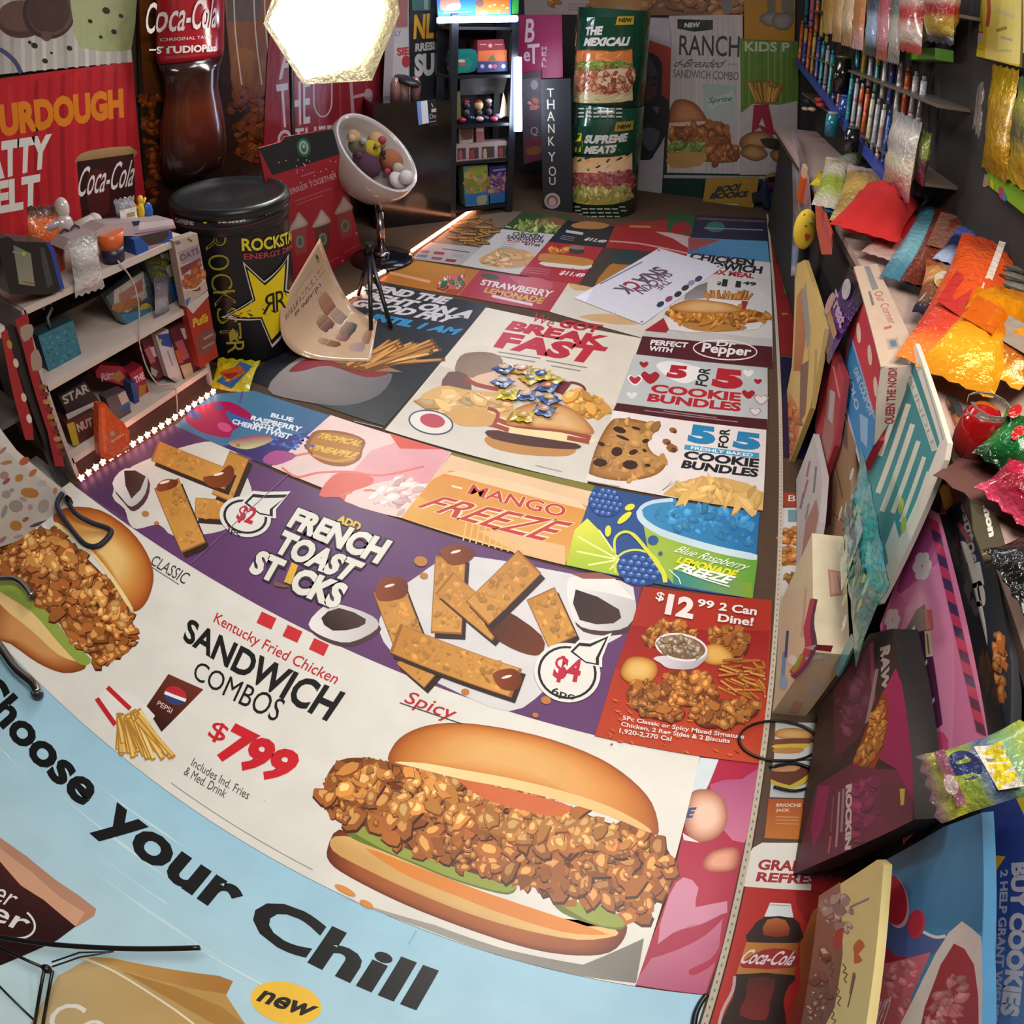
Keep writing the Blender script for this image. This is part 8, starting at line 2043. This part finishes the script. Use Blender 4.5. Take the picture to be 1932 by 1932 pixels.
while x < 1745:
    yb = railpx(x) - 84 - (x - 1500) * .30; w = 8 + (x - 1500) * .02
    if yb > 30 and not (1562 < x < 1606): order.append((x, max(-40, yb - 95), yb, w, 'middle', .08))
    x += w * 1.15
last = -1
for x, y0, y1, w, row, off in order:
    tone = gr_.choice([0, 0, 4, 4, 10, 1, 2, 3, 5, 7, 6, 9])
    if tone == last: tone = (tone + 3) % len(PAL)
    last = tone
    stick(x, y0, y1, w, row, off, tone)
def rp(x, y, off=.05): return at(x, y, RO - RN * off, RN)
def rpouch(label, x0, y0, x1, y1, th, cols, off=.04, draw=None, seed=0, lean=0, material='crinkle', cat='candy bag', name='candy_bag'):
    tl, bl, br_ = rp(x0, y0, off), rp(x0, y1, off), rp(x1, y1, off)
    h_ = tl.z - bl.z; w_ = (br_ - bl).length
    c_ = (tl + br_) / 2; c_.z = (tl.z + bl.z) / 2
    return pouch(name, label, cat, c_, -RD, (0, lean, 1), w_, h_, th, cols, draw=draw, seed=seed, material=material)
rpouch('silver white foil packet at the front end of the blue rail', 1676, 200, 1735, 350, .06, ['7d7d80', 'bdb8ac', 'a8a49c', 'c9c2a8', 'b58a80', '94606a'], -.03, seed=51)
rpouch('narrow olive and wine packet right of the silver white packet', 1733, 240, 1752, 345, .03, ['5d7024', '77803a', '4a1a24', '7a1a34'], 0, seed=52)
for k, (x0, x1, yb, cols) in enumerate(((1556, 1574, 62, ['9a8a6a', 'b58a44', 'c9a868']), (1574, 1592, 78, ['a88a50', 'c2a06a', 'b58a5c']), (1592, 1612, 86, ['b59a6a', 'c9b08a', 'a8865c']), (1612, 1634, 92, ['c2a074', 'b5784a', 'c99a90']))):
    rpouch(['first', 'second', 'third', 'fourth'][k] + ' from the back of the four gold cellophane packets hanging in the top row', x0, -40, x1, yb, .05, cols, .0, seed=60 + k, material='foil')
for k, (x0, x1, yb, cols) in enumerate(((1636, 1658, 104, ['6a6460', '3a4250', '8aa0b4', '2a2f2a']), (1658, 1680, 112, ['77706a', 'a0525c', 'b57a80', '8a4a3c']), (1680, 1704, 118, ['8a827c', '5a6a60', 'a8a498', '77706a']))):
    rpouch(['grey and steel blue blister pack', 'grey and rose blister pack', 'grey green blister pack'][k] + ' hanging in the top row of the rack', x0, -50, x1, yb, .04, cols, .0, seed=70 + k)
rpouch('clear bag with red candies over the lime green tray', 1700, -40, 1746, 96, .08, ['8a7a74', 'b5a49c', 'a83a34', 'c9b8a8', 'a02a2a'], -.02, seed=75)
rpouch('clear bag with dark and yellow candies beside the clear red candy bag', 1750, -40, 1806, 78, .08, ['a0908a', 'c2b0a0', '8a2420', 'a08a2a', '1d2230'], -.01, seed=76)
tr_ = [rp(1708, 92), rp(1708, 112), rp(1764, 112), rp(1764, 90)]
B().prism(tr_, -RN * .08, '4f8a24').make('tray', 'plastic', label='lime green tray front under the clear red candy bag', cat='tray')
def tube_(name, label, cat, x, y0, y1, w, col, off=.03, top=None):
    p0, p1 = rp(x, y0, off), rp(x, y1, off); p0 = Vector((p1.x, p1.y, p0.z))
    t_ = thing(name, label, cat, p1); ww = w / 966 * .8 * (p1 - EYE).length * .5
    B().cyl(p1, p0, ww, None, col, 18).make('body', 'gloss', t_)
    B().cyl(p0, p0 + Vector((0, 0, .012)), ww * .8, None, top or '3a3a40', 18).make('top', 'plastic', t_)
tube_('bottle', 'fat black bottle standing in the middle of the rack', 'bottle', 1585, 108, 176, 34, '0c0c0c', .0, '4a4a14')
tube_('can', 'teal drink can at the foot of the rack behind the blue rail', 'can', 1566, 212, 256, 24, '1f6f7c', -.06, '8a948f')
tube_('bottle', 'black canister right of the teal can under the blue rail', 'bottle', 1604, 240, 284, 30, '141416', -.05, '2a2a30')
tube_('can', 'blue cartridge tube low in the rack below the black bottle', 'can', 1590, 180, 232, 26, '1d3f7c', .02, '2a4a8a')
for k, (x, y, c_) in enumerate(((1545, 188, 'a82a24'), (1548, 198, 'b8322a'), (1532, 206, 'c0a48c'), (1524, 190, '2a2430'), (1520, 205, 'b59a84'))):
    p_ = rp(x, y, -.02); B().ball(p_, (.03, .045, .014), c_, n=12, m=8).make('candy_disc', 'gloss', label=['upper red candy disc under the blue rail', 'lower red candy disc under the blue rail', 'cream candy disc at the left under the blue rail', 'black candy disc under the far blue rail', 'tan candy disc under the far blue rail'][k], cat='candy')
# big things at the upper right, over the green rail
def gbox(name, label, cat, x, base, dep, col, draw=None, material='card'):
    return rbox(name, label, cat, x, base, dep, col, draw, material)
def d():
    a.P([(1812, -60), (1858, -60), (1858, 60), (1814, 58)], 'b59a14'); 
    for k in range(5): a.L([(1818 + k * 8, -50), (1820 + k * 8, 56)], 4, '8f7c14')
    a.P([(1860, -60), (1926, -60), (1924, 122), (1858, 110), (1862, 60)], 'cbb848', 'd8ca7a', ((1862, 0), (1920, 100))); a.L([(1863, -40), (1866, 20), (1862, 50)], 7, 'a83a34', sm=2)
    a.P([(1820, 62), (1855, 61), (1855, 80), (1822, 79)], 'a8a09c'); a.L([(1816, 60), (1855, 61)], 3, '8a3a24'); a.L([(1818, 87), (1856, 94)], 2, '8a7414'); a.L([(1880, 58), (1900, 52)], 6, '8f8440'); a.L([(1888, 70), (1910, 76)], 5, 'a8a080'); a.L([(1882, 95), (1908, 96)], 4, 'b5aa70'); a.L([(1882, 20), (1914, 32)], 8, 'bfb488')
gbox('display_box', 'bright yellow carton hanging over the rack at the top right', 'carton', .88, [(1808, -80), (1928, -80), (1922, 126), (1808, 98)], .06, 'c2a60c', d)
def d(): a.P([(1752, 165), (1764, 160), (1762, 215), (1746, 215)], '5a7a3a', '3a3a2a', ((1755, 165), (1752, 210))); a.L([(1756, 178), (1750, 212)], 4, '9a9a7c'); a.L([(1754, 152), (1764, 147)], 4, '8a94a4')
gbox('carton', 'deep blue carton behind the pink pouch in the rack', 'carton', .95, [(1748, 116), (1796, 118), (1786, 250), (1738, 246)], .06, '24448a', d, 'gloss')
def vp(label, x0, y0, x1, y1, xp, th, cols, seed, lean=0, material='foil', draw=None):
    P_ = lambda px, py: at(px, py, Vector((xp, 0, 0)), Vector((1, 0, 0)))
    tl, bl, br_ = P_(x0, y0), P_(x0, y1), P_(x1, y1)
    c_ = (tl + br_) / 2; c_.z = (tl.z + bl.z) / 2
    return pouch('snack_pouch', label, 'pouch', c_, (0, -1, 0), (0, lean, 1), abs(br_.y - bl.y), tl.z - bl.z, th, cols, draw=draw, seed=seed, material=material)
vp('hot pink foil pouch hanging over the end of the lime green rail', 1790, 105, 1836, 250, .90, .04, ['5a0a3a', 'a01450', '8a1048', 'c01a64'], 81, .15)
vp('grey speckled narrow packet between the pink and yellow pouches', 1838, 112, 1864, 290, .90, .03, ['8a8074', '6a625a', '77706a', '5d564e'], 82, .1, 'crinkle')
vp('yellow gold pouch hanging over the lime green rail', 1862, 118, 1918, 322, .89, .05, ['a8860c', 'b5920f', 'a87f08', 'b58a10', '94700a'], 83, .12)
vp('gold and green clear pouch at the upper right edge over the lime green rail', 1910, 140, 1990, 345, .88, .07, ['4a6a3a', 'a0a048', '6a6440', 'b59a24', 'c0aa2a'], 84, .1)
vp('brown packet with a cream oval low behind the pink pouch', 1794, 215, 1834, 280, .93, .04, ['4a3a2a', '6a4a2c', '3a3230'], 85, 0, 'crinkle', lambda ar, w, h: (ar.W(ell(0, .05 * h, w * .2, h * .3), 'a8906a'),))
gbox('carton', 'white and black carton edge at the top right corner', 'carton', .86, [(1928, -60), (1990, -60), (1990, 140), (1928, 128)], .05, '15131a', lambda: a.P([(1928, -60), (1990, -60), (1990, 96), (1930, 100)], 'b5b4c4'))
gbox('candle_jar', 'dark jar with pale rim in the shade under the lime green rail', 'jar', .97, [(1752, 285), (1790, 300), (1788, 345), (1750, 340)], .05, '201c1e', lambda: (a.L([(1754, 322), (1788, 326)], 4, '6a645c'), a.P([(1762, 300), (1775, 304), (1773, 320), (1760, 318)], '3a4448')), 'gloss')
